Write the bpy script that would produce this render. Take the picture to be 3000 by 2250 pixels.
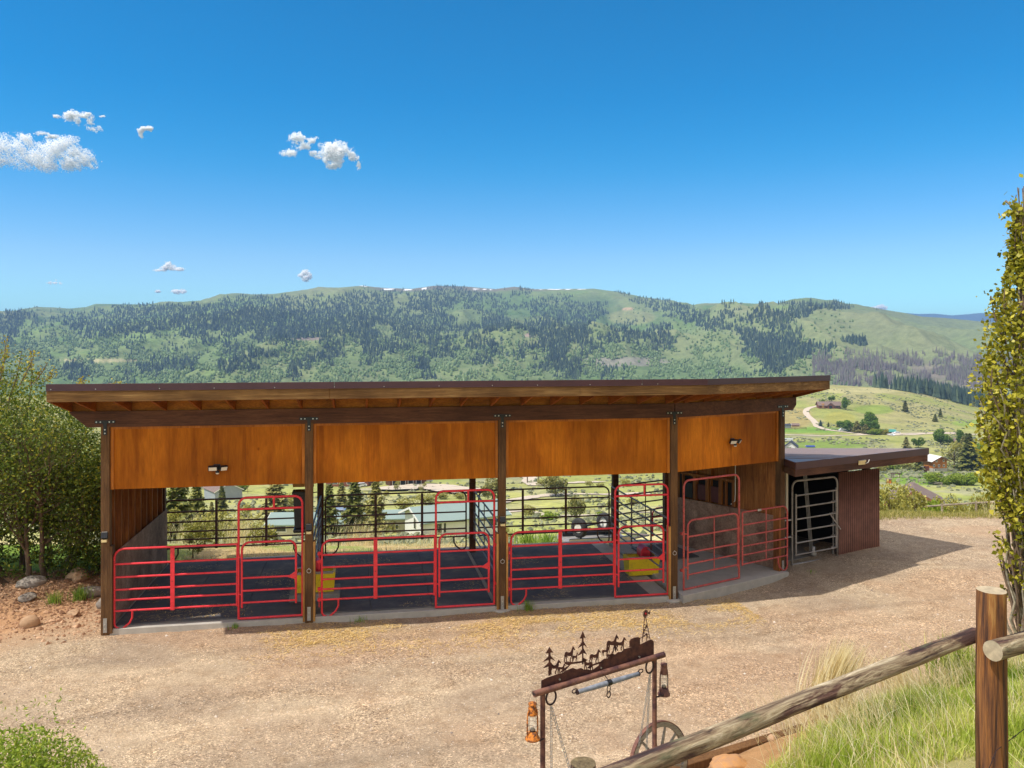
import bpy, math, random
import numpy as np
from mathutils import Matrix, Vector
random.seed(7); RNG = np.random.default_rng(7)
S = bpy.context.scene
for o in list(bpy.data.objects): bpy.data.objects.remove(o)
COL = S.collection
R = math.radians
# ------------------------------------------------------------------ camera
CH = 5.3; F = 2400.0; HY = 1011.0          # camera height, focal length and horizon in photo pixels
cam = bpy.data.objects.new('camera', bpy.data.cameras.new('camera')); COL.objects.link(cam)
cam.location = (0, 0, CH); cam.rotation_euler = (R(90), 0, 0)
cam.data.sensor_width = 36; cam.data.lens = F/3000*36
cam.data.shift_y = -(1125-HY)/3000
cam.data.clip_start = .1; cam.data.clip_end = 80000
S.camera = cam
# ------------------------------------------------------------------ sky, sun, exposure
SUNV = Vector((-.59, -.28, 1)).normalized()
w = bpy.data.worlds.new('World'); S.world = w; w.use_nodes = True
nt = w.node_tree; nt.nodes.clear()
sk = nt.nodes.new('ShaderNodeTexSky'); sk.sky_type = 'NISHITA'; sk.sun_disc = False
sk.sun_elevation = math.asin(SUNV.z); sk.sun_rotation = math.atan2(SUNV.x, SUNV.y) % (2*math.pi)
sk.altitude = 2000; sk.air_density = 1.0; sk.dust_density = .15; sk.ozone_density = 2.2
hs = nt.nodes.new('ShaderNodeHueSaturation'); hs.inputs['Saturation'].default_value = 1.5; hs.inputs['Hue'].default_value = .494
bg = nt.nodes.new('ShaderNodeBackground'); bg.inputs['Strength'].default_value = .122
# added cloud-like fill light, out of view overhead and behind, to lift the shade
tcw = nt.nodes.new('ShaderNodeTexCoord'); sx = nt.nodes.new('ShaderNodeSeparateXYZ'); nt.links.new(tcw.outputs['Generated'], sx.inputs[0])
def mrange(src, a, b_):
    k = nt.nodes.new('ShaderNodeMapRange'); k.inputs['From Min'].default_value = a; k.inputs['From Max'].default_value = b_; nt.links.new(src, k.inputs['Value']); return k.outputs[0]
mx_ = nt.nodes.new('ShaderNodeMath'); mx_.operation = 'MAXIMUM'; nt.links.new(mrange(sx.outputs['Z'], .52, .68), mx_.inputs[0]); nt.links.new(mrange(sx.outputs['Y'], -.15, -.4), mx_.inputs[1])
up_ = nt.nodes.new('ShaderNodeMath'); up_.operation = 'MULTIPLY'; nt.links.new(mx_.outputs[0], up_.inputs[0]); nt.links.new(mrange(sx.outputs['Z'], .02, .12), up_.inputs[1])
cn = nt.nodes.new('ShaderNodeTexNoise'); cn.inputs['Scale'].default_value = 3.2; cn.inputs['Detail'].default_value = 6; nt.links.new(tcw.outputs['Generated'], cn.inputs['Vector'])
cm = nt.nodes.new('ShaderNodeMath'); cm.operation = 'MULTIPLY'; nt.links.new(mrange(cn.outputs[0], .36, .56), cm.inputs[0]); nt.links.new(up_.outputs[0], cm.inputs[1])
cmx = nt.nodes.new('ShaderNodeMix'); cmx.data_type = 'RGBA'; cmx.inputs[7].default_value = (8.8, 7.7, 6.8, 1); nt.links.new(cm.outputs[0], cmx.inputs[0])
wo = nt.nodes.new('ShaderNodeOutputWorld')
nt.links.new(sk.outputs[0], hs.inputs['Color']); spc = nt.nodes.new('ShaderNodeSeparateColor'); nt.links.new(hs.outputs[0], spc.inputs[0])
r3 = nt.nodes.new('ShaderNodeMath'); r3.operation = 'DIVIDE'; r3.inputs[1].default_value = 3.0; nt.links.new(spc.outputs[0], r3.inputs[0])
fc_ = nt.nodes.new('ShaderNodeFloatCurve'); cv = fc_.mapping.curves[0]; cv.points[0].location = (0, .0); cv.points[1].location = (1, .92)
for p_ in ((.06,.045),(.137,.155),(.323,.41),(.54,.66)): cv.points.new(*p_)
fc_.mapping.update(); nt.links.new(r3.outputs[0], fc_.inputs['Value'])
rx = nt.nodes.new('ShaderNodeMath'); rx.operation = 'MULTIPLY'; rx.inputs[1].default_value = 3.0; nt.links.new(fc_.outputs[0], rx.inputs[0])
gm_ = nt.nodes.new('ShaderNodeMath'); gm_.operation = 'MULTIPLY'; gm_.inputs[1].default_value = 1.03; nt.links.new(spc.outputs[1], gm_.inputs[0])
cbc = nt.nodes.new('ShaderNodeCombineColor'); nt.links.new(rx.outputs[0], cbc.inputs[0]); nt.links.new(gm_.outputs[0], cbc.inputs[1]); nt.links.new(spc.outputs[2], cbc.inputs[2]); nt.links.new(cbc.outputs[0], cmx.inputs[6]); nt.links.new(cmx.outputs[2], bg.inputs[0]); nt.links.new(bg.outputs[0], wo.inputs[0])
sd = bpy.data.lights.new('sun', 'SUN'); sd.energy = 3.5; sd.angle = R(.5); sd.color = (1, .955, .88)
sun = bpy.data.objects.new('sun', sd); COL.objects.link(sun)
sun.rotation_euler = SUNV.to_track_quat('Z', 'Y').to_euler()
S.view_settings.view_transform = 'Standard'; S.view_settings.look = 'None'
S.view_settings.exposure = .48; S.view_settings.gamma = 1
# ------------------------------------------------------------------ materials
def _nodes(name):
    m = bpy.data.materials.new(name); m.use_nodes = True
    n = m.node_tree.nodes; b = n['Principled BSDF']; return m, n, m.node_tree.links, b
def mapped(n, l, scale, coord='Object', rot=(0,0,0)):
    tc = n.new('ShaderNodeTexCoord'); mp = n.new('ShaderNodeMapping')
    mp.inputs['Scale'].default_value = scale; mp.inputs['Rotation'].default_value = rot
    l.new(tc.outputs[coord], mp.inputs[0]); return mp
def noise(n, l, vec, scale, detail=5, rough=.6, dist=0):
    t = n.new('ShaderNodeTexNoise'); t.inputs['Scale'].default_value = scale; t.inputs['Detail'].default_value = detail
    t.inputs['Roughness'].default_value = rough; t.inputs['Distortion'].default_value = dist
    if vec is not None: l.new(vec.outputs[0], t.inputs['Vector'])
    return t
def ramp(n, l, src, stops):
    r = n.new('ShaderNodeValToRGB'); l.new(src, r.inputs[0]); e = r.color_ramp.elements
    while len(e) < len(stops): e.new(.5)
    for i, (p, c) in enumerate(stops):
        e[i].position = p; e[i].color = (*c, 1) if len(c) == 3 else c
    return r
def mix(n, l, fac, a, b, mode='MIX'):
    m = n.new('ShaderNodeMix'); m.data_type = 'RGBA'; m.blend_type = mode
    for key, v in ((0, fac), (6, a), (7, b)):
        if isinstance(v, (int, float)): m.inputs[key].default_value = v
        elif isinstance(v, tuple): m.inputs[key].default_value = (*v, 1)
        else: l.new(v, m.inputs[key])
    return m.outputs[2]
def bump(n, l, b, h, strength=.3, dist=.01):
    bp = n.new('ShaderNodeBump'); bp.inputs['Strength'].default_value = strength; bp.inputs['Distance'].default_value = dist
    l.new(h, bp.inputs['Height']); l.new(bp.outputs[0], b.inputs['Normal'])
def plain(name, c, rough=.6, metal=0, var=.25, scale=6, c2=None, bs=.15, bd=.004, spec=.5, thr=(.35,.7)):
    m, n, l, b = _nodes(name); mp = mapped(n, l, (1,1,1)); t = noise(n, l, mp, scale, 8, .65)
    c2 = c2 or tuple(x*(1-var) for x in c)
    r = ramp(n, l, t.outputs[0], [(thr[0], c2), (thr[1], c)]); l.new(r.outputs[0], b.inputs['Base Color'])
    b.inputs['Roughness'].default_value = rough; b.inputs['Metallic'].default_value = metal; b.inputs['Specular IOR Level'].default_value = spec
    if bs: bump(n, l, b, noise(n, l, mp, scale*6, 4).outputs[0], bs, bd)
    return m
def wood(name, c1, c2, c3, gs=(14,14,1.2), rough=.7, blotch=1.1, bs=.35, fine=1., spec=.3, perobj=False):
    """stained timber: grain stretched along one axis, blotches of stain, fine saw marks"""
    m, n, l, b = _nodes(name); mp = mapped(n, l, gs); g = noise(n, l, mp, 1.0, 8, .68, .8)
    mp2 = mapped(n, l, (1,1,.8)); bl = noise(n, l, mp2, blotch, 3, .5)
    mp3 = mapped(n, l, tuple(x*7 for x in gs)); fg = noise(n, l, mp3, 1.0, 3, .6)
    r = ramp(n, l, g.outputs[0], [(.3, c1), (.52, c2), (.74, c3)])
    rb = ramp(n, l, bl.outputs[0], [(.35, (.66,.62,.6)), (.65, (1.18,1.18,1.15))])
    rf = ramp(n, l, fg.outputs[0], [(.35, (1-.28*fine,)*3), (.6, (1.05,)*3)])
    a = mix(n, l, 1.0, r.outputs[0], rb.outputs[0], 'MULTIPLY'); a = mix(n, l, 1.0, a, rf.outputs[0], 'MULTIPLY')
    if perobj:   # each sheet took the stain differently; a few knots and darker water marks
        oi = n.new('ShaderNodeObjectInfo'); ro = ramp(n, l, oi.outputs['Random'], [(0,(.82,.80,.8)),(1,(1.14,1.16,1.1))]); a = mix(n, l, 1.0, a, ro.outputs[0], 'MULTIPLY')
        vk = n.new('ShaderNodeTexVoronoi'); vk.inputs['Scale'].default_value = 2.6; l.new(mapped(n, l, (1,1,.75)).outputs[0], vk.inputs['Vector']); rk = ramp(n, l, vk.outputs['Distance'], [(.03,(.55,.45,.4)),(.085,(1,1,1))]); a = mix(n, l, 1.0, a, rk.outputs[0], 'MULTIPLY')
        wm_ = noise(n, l, mapped(n, l, (5,5,.35)), 1.0, 4, .6); rw = ramp(n, l, wm_.outputs[0], [(.36,(.70,.64,.6)),(.5,(1,1,1))]); a = mix(n, l, 1.0, a, rw.outputs[0], 'MULTIPLY')
    l.new(a, b.inputs['Base Color']); b.inputs['Roughness'].default_value = rough; b.inputs['Specular IOR Level'].default_value = spec
    bump(n, l, b, fg.outputs[0], bs, .004); return m
def leafmat(name, ca, cb, cc, trans=.35, rough=.55):
    """leaves: the face attribute «tint» picks between three leaf colours"""
    m = bpy.data.materials.new(name); m.use_nodes = True; n = m.node_tree.nodes; l = m.node_tree.links; n.clear()
    at = n.new('ShaderNodeAttribute'); at.attribute_name = 'tint'
    r = ramp(n, l, at.outputs['Fac'], [(0, ca), (.55, cb), (1, cc)])
    d = n.new('ShaderNodeBsdfPrincipled'); d.inputs['Roughness'].default_value = rough; d.inputs['Specular IOR Level'].default_value = .3
    t = n.new('ShaderNodeBsdfTranslucent'); mx = n.new('ShaderNodeMixShader'); mx.inputs[0].default_value = trans
    o = n.new('ShaderNodeOutputMaterial')
    l.new(r.outputs[0], d.inputs['Base Color']); l.new(r.outputs[0], t.inputs[0])
    l.new(d.outputs[0], mx.inputs[1]); l.new(t.outputs[0], mx.inputs[2]); l.new(mx.outputs[0], o.inputs[0])
    return m
M = {}
M['ply'] = wood('stained_plywood', (.44,.118,.008), (.56,.168,.010), (.66,.215,.014), (6,6,.8), .62, .7, .15, .45, .12, True)
M['trim'] = wood('orange_trim', (.36,.10,.010), (.52,.165,.016), (.62,.22,.03), (30,30,2), .6, 1.5, .1, .5)
M['beam'] = wood('dark_beam', (.06,.022,.012), (.12,.048,.024), (.18,.078,.038), (1.5,22,22), .7, .8, .3)
M['post'] = wood('dark_post', (.075,.034,.013), (.15,.072,.026), (.215,.115,.045), (26,26,1.4), .75, 1.3, .4)
M['fascia'] = wood('fascia_wood', (.12,.055,.018), (.26,.135,.045), (.46,.28,.11), (.9,16,24), .75, 1.4, .4)
M['rafter'] = wood('rafter_wood', (.16,.045,.008), (.30,.09,.012), (.42,.14,.02), (14,1.4,14), .7, 1.2, .2)
M['deck'] = wood('deck_plywood', (.20,.075,.014), (.36,.14,.02), (.48,.20,.03), (3,9,9), .75, .8, .2)
M['stud'] = wood('stud_wood', (.16,.05,.014), (.33,.115,.025), (.50,.22,.065), (20,20,1.2), .7, 1.0, .3)
M['kick'] = wood('kick_panel_wood', (.22,.12,.08), (.38,.225,.155), (.50,.32,.23), (4,4,4), .8, 1.5, .3)
M['guard'] = wood('guard_board_wood', (.34,.14,.03), (.52,.26,.07), (.68,.40,.15), (26,26,1.5), .7, 1.5, .3)
M['silver_wood'] = wood('weathered_wood', (.16,.13,.10), (.32,.27,.21), (.46,.41,.34), (3,30,30), .85, 3, .6)
M['flash'] = plain('brown_metal_flashing', (.085,.036,.046), .36, .25, .2, 3, bs=.03)
M['leanroof'] = plain('brown_metal_roofing', (.26,.19,.17), .42, .2, .12, 1.5, bs=.03)
M['black'] = plain('black_plastic', (.012,.012,.016), .4, 0, .3, 8)
M['bolt'] = plain('galvanised_bolt', (.62,.6,.56), .35, .6, .2, 30)
M['galv'] = plain('galvanised_steel', (.50,.48,.45), .5, .5, .35, 9)
M['red'] = plain('red_tube_enamel', (.80,.028,.045), .4, 0, .3, 14, c2=(.58,.02,.025), thr=(.2,.55))
M['redold'] = plain('faded_red_tube_enamel', (.56,.085,.07), .45, 0, .3, 14, c2=(.38,.04,.03), thr=(.25,.6))
M['brown'] = plain('dark_brown_tube_enamel', (.038,.013,.013), .38, 0, .3, 10)
M['maroon'] = plain('maroon_enamel', (.13,.022,.020), .5, 0, .35, 10)
M['graytube'] = plain('grey_tube_enamel', (.36,.33,.30), .5, 0, .35, 12, c2=(.17,.14,.12))
M['steel'] = plain('scuffed_steel_tube', (.26,.21,.21), .5, .15, .35, 12)
M['conc'] = plain('concrete', (.47,.43,.37), .85, 0, .22, 5, bs=.3, thr=(.3,.65))
M['conc_dark'] = plain('stained_concrete', (.30,.28,.255), .85, 0, .4, 2.2, bs=.2)
M['mat'] = plain('rubber_mat', (.115,.108,.112), .72, 0, .45, 3.2, bs=.25)
m, n, l, b = _nodes('dusty_rubber_mat'); mp = mapped(n, l, (1,1,1)); t1 = noise(n, l, mp, 1.4, 8, .7); t2 = noise(n, l, mapped(n, l, (1,3,1)), 7, 6, .75)
r1 = ramp(n, l, t1.outputs[0], [(.38,(.085,.082,.088)),(.55,(.125,.118,.118)),(.72,(.24,.20,.165))]); r2 = ramp(n, l, t2.outputs[0], [(.56,(0,0,0)),(.70,(.7,.7,.7))]); l.new(mix(n, l, r2.outputs[0], r1.outputs[0], (.27,.215,.15)), b.inputs['Base Color']); b.inputs['Roughness'].default_value = .8; b.inputs['Specular IOR Level'].default_value = .25; bump(n, l, b, t2.outputs[0], .3, .01); M['mat'] = m
M['yellow'] = plain('yellow_plastic', (.80,.57,.015), .5, 0, .3, 9, c2=(.55,.37,.03), bs=.1, thr=(.3,.45))
M['redplastic'] = plain('red_plastic', (.62,.02,.04), .4, 0, .15, 4, bs=.04)
M['whitepl'] = plain('lamp_lens', (.80,.74,.62), .3, 0, .1, 20, bs=0)
M['lens'] = plain('yellow_lens', (.8,.62,.3), .35, 0, .15, 20, bs=0)
M['rust'] = plain('brown_rust', (.15,.055,.034), .8, .2, .3, 16, c2=(.05,.017,.017), bs=.5)
M['rustpipe'] = plain('rusty_pipe', (.25,.115,.075), .7, .3, .3, 8, c2=(.065,.026,.030), bs=.35, thr=(.38,.62))
M['rustorange'] = plain('orange_rust', (.60,.19,.02), .8, 0, .3, 38, c2=(.09,.03,.015), bs=.6, thr=(.43,.55))
M['dkiron'] = plain('dark_iron', (.065,.037,.038), .6, .5, .4, 20, bs=.4)
M['stone'] = plain('tan_fieldstone', (.48,.30,.17), .85, 0, .3, 4, bs=.5, bd=.01)
M['stonegrey'] = plain('grey_fieldstone', (.34,.29,.24), .9, 0, .4, 5, bs=.6, bd=.01)
M['stoneor'] = plain('orange_sandstone', (.54,.26,.07), .85, 0, .4, 7, c2=(.36,.20,.11), bs=.7, bd=.012)
M['snow'] = plain('snow', (.85,.86,.88), .6, 0, .05, 2)
M['white'] = plain('white_paint', (.74,.72,.66), .6, 0, .08, 1.2, bs=0)
M['cream'] = plain('cream_siding', (.58,.53,.42), .7, 0, .12, 1.5, bs=0)
M['greenroof'] = plain('pale_green_metal_roof', (.26,.35,.32), .45, .15, .08, .5, bs=0)
M['darkroof'] = plain('dark_shingles', (.045,.05,.075), .8, 0, .3, 2)
M['brownroof'] = plain('brown_shingles', (.22,.155,.13), .85, 0, .3, 1.5)
M['tealroof'] = plain('teal_metal_roof', (.05,.27,.23), .5, 0, .15, .5, bs=0)
M['greywall'] = plain('grey_siding', (.30,.33,.36), .7, 0, .15, 1, bs=0)
M['log'] = wood('log_wall_wood', (.30,.085,.012), (.52,.19,.03), (.62,.27,.05), (.8,.8,5), .7, .3, .3)
M['redbrown'] = plain('red_brown_wall', (.24,.085,.05), .8, 0, .35, 1)
M['glass'] = plain('window_glass', (.03,.035,.045), .1, 0, .2, 1, bs=0, spec=.8)
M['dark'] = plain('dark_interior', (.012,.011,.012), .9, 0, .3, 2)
M['tyre'] = plain('tyre_rubber', (.03,.03,.032), .8, 0, .3, 20)
M['carpaint'] = plain('silver_car_paint', (.45,.47,.5), .3, .5, .1, 1, bs=0)
M['whitecar'] = plain('white_car_paint', (.72,.73,.75), .3, 0, .05, 1, bs=0)
M['bluetarp'] = plain('blue_tarp', (.02,.06,.30), .6, 0, .3, 1, bs=0)
M['bark'] = wood('brown_bark', (.06,.04,.028), (.16,.11,.075), (.30,.22,.15), (9,9,1.6), .9, 1.5, .6)
M['barkpale'] = wood('pale_aspen_bark', (.22,.17,.12), (.42,.36,.27), (.58,.52,.41), (4,4,9), .85, 2, .4)
M['twig'] = plain('twig_bark', (.26,.17,.11), .85, 0, .5, 5)
M['leaf_left'] = leafmat('shrub_leaves', (.025,.06,.008), (.15,.20,.02), (.62,.50,.05), .4)
M['leaf_red'] = leafmat('russet_leaves', (.20,.13,.02), (.42,.33,.03), (.60,.52,.06), .4)
M['leaf_pop'] = leafmat('poplar_leaves', (.08,.095,.010), (.36,.33,.022), (.74,.64,.09), .35, .4)
M['leaf_dec'] = leafmat('cottonwood_leaves', (.07,.13,.015), (.15,.25,.025), (.27,.38,.045), .3)
M['leaf_olive'] = leafmat('willow_leaves', (.13,.135,.025), (.34,.32,.065), (.60,.53,.15), .3)
M['leaf_bush'] = leafmat('low_bush_leaves', (.12,.19,.015), (.26,.35,.03), (.44,.47,.06), .35)
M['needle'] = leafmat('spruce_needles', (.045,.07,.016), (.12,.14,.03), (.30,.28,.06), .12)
M['needle_sun'] = leafmat('pine_needles', (.10,.115,.03), (.24,.23,.06), (.44,.39,.13), .15)
M['needle_blue'] = leafmat('blue_spruce_needles', (.03,.06,.05), (.07,.12,.10), (.13,.19,.16), .1)
M['farneedle'] = leafmat('far_conifer_needles', (.014,.030,.024), (.032,.056,.038), (.10,.135,.065), 0)
M['faraspen'] = leafmat('far_aspen_leaves', (.085,.14,.045), (.13,.195,.06), (.19,.25,.09), 0)
M['farbare'] = leafmat('bare_aspen_twigs', (.15,.12,.12), (.20,.165,.16), (.20,.22,.12), 0)
M['sage'] = leafmat('sagebrush_leaves', (.10,.115,.055), (.185,.195,.105), (.30,.30,.17), .1)
M['grass'] = leafmat('grass_blades', (.12,.20,.012), (.34,.43,.04), (.70,.70,.20), .4)
M['straw'] = leafmat('straw_blades', (.58,.44,.18), (.80,.68,.38), (.92,.86,.62), .35)
M['strawfloor'] = leafmat('fallen_straw', (.40,.24,.06), (.70,.46,.14), (.90,.70,.32), 0)
M['greenblade'] = leafmat('iris_blades', (.10,.20,.02), (.24,.38,.05), (.42,.50,.10), .35)
M['weedblade'] = leafmat('weed_blades', (.16,.17,.03), (.36,.34,.07), (.66,.55,.22), .35)
def enamel(name, c, c2, rustc=(.10,.035,.02), amt=.60):
    m, n, l, b = _nodes(name); mp = mapped(n, l, (1,1,1)); t = noise(n, l, mp, 5, 5, .6); r = ramp(n, l, t.outputs[0], [(.3,c2),(.62,c)])
    t2 = noise(n, l, mp, 22, 6, .75); k = ramp(n, l, t2.outputs[0], [(amt,(0,0,0)),(amt+.05,(.85,)*3)]); l.new(mix(n, l, k.outputs[0], r.outputs[0], rustc), b.inputs['Base Color'])
    rr = ramp(n, l, k.outputs[0], [(0,(.38,)*3),(1,(.85,)*3)]); l.new(rr.outputs[0], b.inputs['Roughness']); return m
M['red'] = enamel('red_tube_enamel', (.82,.035,.055), (.58,.022,.028)); M['redold'] = enamel('faded_red_tube_enamel', (.60,.11,.09), (.40,.05,.04), amt=.57)
M['brown'] = enamel('dark_brown_tube_enamel', (.13,.043,.036), (.07,.024,.021), amt=.58); M['graytube'] = enamel('grey_tube_enamel', (.38,.345,.31), (.22,.19,.165), amt=.57)
# glass of the lanterns
m, n, l, b = _nodes('clear_lantern_glass'); b.inputs['Base Color'].default_value = (.93,.88,.74,1); b.inputs['Roughness'].default_value = .08
b.inputs['Alpha'].default_value = .28; b.inputs['Specular IOR Level'].default_value = .7; M['lglass'] = m
# weathered rail: bleached bark patches, lichen, cracks
m, n, l, b = _nodes('weathered_log')
mp = mapped(n, l, (2.2,24,24)); g = noise(n, l, mp, 1, 8, .7, 1.2); r1 = ramp(n, l, g.outputs[0], [(.36,(.035,.02,.014)),(.43,(.20,.13,.075)),(.56,(.42,.33,.20)),(.68,(.70,.60,.42))])
p2 = noise(n, l, mapped(n, l, (1.2,6,6)), 1.3, 5, .6); k = ramp(n, l, p2.outputs[0], [(.46,(0,0,0)),(.52,(1,1,1))])
dk = ramp(n, l, g.outputs[0], [(.35,(.03,.014,.012)),(.55,(.11,.05,.035)),(.7,(.28,.17,.11))])
c = mix(n, l, k.outputs[0], dk.outputs[0], r1.outputs[0])
p3 = noise(n, l, mapped(n, l, (1.6,5,5)), 2.1, 4, .6); k3 = ramp(n, l, p3.outputs[0], [(.60,(0,0,0)),(.70,(.8,.8,.8))])
c = mix(n, l, k3.outputs[0], c, (.12,.125,.06)); l.new(c, b.inputs['Base Color']); b.inputs['Roughness'].default_value = .85
bump(n, l, b, g.outputs[0], 1.0, .03); M['log_rail'] = m
m, n, l, b = _nodes('weathered_post_log')
mp = mapped(n, l, (1.3,22,22)); g = noise(n, l, mp, 1, 9, .7, .6); r1 = ramp(n, l, g.outputs[0], [(.34,(.012,.005,.004)),(.42,(.10,.036,.014)),(.56,(.30,.115,.026)),(.74,(.60,.34,.10))])
l.new(r1.outputs[0], b.inputs['Base Color']); b.inputs['Roughness'].default_value = .7; bump(n, l, b, g.outputs[0], 1.0, .03); M['log_post'] = m
M['endgrain'] = plain('end_grain', (.52,.42,.27), .85, 0, .4, 22, bs=.4)
# corrugated sheet: brown, shade between the crests painted in as darker stripes
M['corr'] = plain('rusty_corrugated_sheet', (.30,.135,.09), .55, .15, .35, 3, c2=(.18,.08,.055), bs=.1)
m = M['corr']; n = m.node_tree.nodes; l = m.node_tree.links; b = n['Principled BSDF']; src = b.inputs['Base Color'].links[0].from_socket; uv = n.new('ShaderNodeAttribute'); uv.attribute_name = 'trough_shade'
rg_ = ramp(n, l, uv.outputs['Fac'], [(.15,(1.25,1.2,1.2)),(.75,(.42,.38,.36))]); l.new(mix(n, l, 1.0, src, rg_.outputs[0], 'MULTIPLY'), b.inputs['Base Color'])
# ground: albedo from the vertex colours, grain from noise; «gravel» attribute brings in pebbles
def ground_material():
    m, n, l, b = _nodes('ground'); at = n.new('ShaderNodeAttribute'); at.attribute_name = 'Col'
    ag = n.new('ShaderNodeAttribute'); ag.attribute_name = 'gravel'
    mp = mapped(n, l, (1,1,1))
    vo = n.new('ShaderNodeTexVoronoi'); vo.inputs['Scale'].default_value = 58; l.new(mp.outputs[0], vo.inputs['Vector'])
    v2 = n.new('ShaderNodeTexVoronoi'); v2.inputs['Scale'].default_value = 24; l.new(mp.outputs[0], v2.inputs['Vector'])
    n1 = noise(n, l, mp, 3.5, 9, .75); n2 = noise(n, l, mp, 60, 4, .7); n3 = noise(n, l, mp, .7, 5, .6)
    sep = n.new('ShaderNodeSeparateColor'); l.new(vo.outputs['Color'], sep.inputs[0])
    pb = ramp(n, l, sep.outputs[0], [(0,(.34,.29,.27)),(.22,(.74,.70,.66)),(.6,(1.06,1.04,1.0)),(.85,(1.34,1.32,1.30)),(1,(2.1,2.05,2.0))])
    sep2 = n.new('ShaderNodeSeparateColor'); l.new(v2.outputs['Color'], sep2.inputs[0])
    pb2 = ramp(n, l, sep2.outputs[1], [(0,(.66,.64,.66)),(.12,(1,1,1)),(.93,(1,1,1)),(1,(1.5,1.45,1.4))])
    dirt = ramp(n, l, n1.outputs[0], [(.33,(.80,.74,.68)),(.52,(1,1,1)),(.7,(1.14,1.13,1.12))])
    gm = ramp(n, l, n3.outputs[0], [(.40,(.35,)*3),(.60,(.85,)*3)])
    peb = mix(n, l, 1., pb.outputs[0], pb2.outputs[0], 'MULTIPLY')
    fac = n.new('ShaderNodeMath'); fac.operation = 'MULTIPLY'; l.new(gm.outputs[0], fac.inputs[0]); l.new(ag.outputs['Fac'], fac.inputs[1])
    c = mix(n, l, 1., at.outputs['Color'], dirt.outputs[0], 'MULTIPLY')
    c2 = mix(n, l, 1., c, peb, 'MULTIPLY'); c = mix(n, l, fac.outputs[0], c, c2)
    nf = ramp(n, l, n2.outputs[0], [(.3,(.78,.77,.75)),(.65,(1.14,1.14,1.14))]); c = mix(n, l, 1., c, nf.outputs[0], 'MULTIPLY')
    l.new(c, b.inputs['Base Color']); b.inputs['Roughness'].default_value = .92; b.inputs['Specular IOR Level'].default_value = .15
    ad = n.new('ShaderNodeMath'); ad.operation = 'ADD'; l.new(n2.outputs[0], ad.inputs[0]); l.new(vo.outputs['Distance'], ad.inputs[1])
    bump(n, l, b, ad.outputs[0], .7, .02); return m
M['ground'] = ground_material()
def farground_material():
    m, n, l, b = _nodes('hillside'); at = n.new('ShaderNodeAttribute'); at.attribute_name = 'Col'
    mp = mapped(n, l, (1,1,1)); n1 = noise(n, l, mp, .05, 10, .72); n2 = noise(n, l, mapped(n, l, (1,2.5,1)), .35, 6, .7)
    a = ramp(n, l, n1.outputs[0], [(.36,(.74,.76,.74)),(.52,(1,1,1)),(.68,(1.2,1.18,1.1))])
    c2 = ramp(n, l, n2.outputs[0], [(.36,(.66,.68,.66)),(.5,(1,1,1)),(.7,(1.16,1.16,1.1))])
    c = mix(n, l, 1., at.outputs['Color'], a.outputs[0], 'MULTIPLY'); c = mix(n, l, 1., c, c2.outputs[0], 'MULTIPLY')
    l.new(c, b.inputs['Base Color']); b.inputs['Roughness'].default_value = .95; b.inputs['Specular IOR Level'].default_value = .1
    bump(n, l, b, n2.outputs[0], .6, .6); return m
M['hill'] = farground_material()
# ------------------------------------------------------------------ object helpers
def tag(o, label=None, cat=None, group=None, kind=None):
    if label: o['label'] = label
    if cat: o['category'] = cat
    if group: o['group'] = group
    if kind: o['kind'] = kind
    return o
def thing(name, label, cat, loc=(0,0,0), rz=0, group=None, rot=None):
    o = bpy.data.objects.new(name, None); COL.objects.link(o); o.location = loc; o.empty_display_size = .1
    o.rotation_euler = rot if rot else (0, 0, rz)
    return tag(o, label, cat, group)
def npmesh(name, V, Fq, mat, parent=None, smooth=False, attrs=None, tris=None):
    """mesh from numpy arrays; Fq is (n,k)"""
    me = bpy.data.meshes.new(name); V = np.asarray(V, dtype=np.float32); Fq = np.asarray(Fq, dtype=np.int32); k = Fq.shape[1]
    me.vertices.add(len(V)); me.vertices.foreach_set('co', V.ravel())
    me.loops.add(Fq.size); me.loops.foreach_set('vertex_index', Fq.ravel())
    me.polygons.add(len(Fq)); me.polygons.foreach_set('loop_start', np.arange(0, Fq.size, k, dtype=np.int32))
    me.polygons.foreach_set('loop_total', np.full(len(Fq), k, dtype=np.int32))
    me.polygons.foreach_set('use_smooth', np.full(len(Fq), smooth, dtype=bool))
    me.update(calc_edges=True)
    for an, (dom, typ, data) in (attrs or {}).items():
        a = me.attributes.new(an, typ, dom); key = 'color' if 'COLOR' in typ else 'value'
        a.data.foreach_set(key, np.asarray(data, dtype=np.float32).ravel())
    me.materials.append(mat); o = bpy.data.objects.new(name, me); COL.objects.link(o); o.parent = parent
    return o
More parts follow.
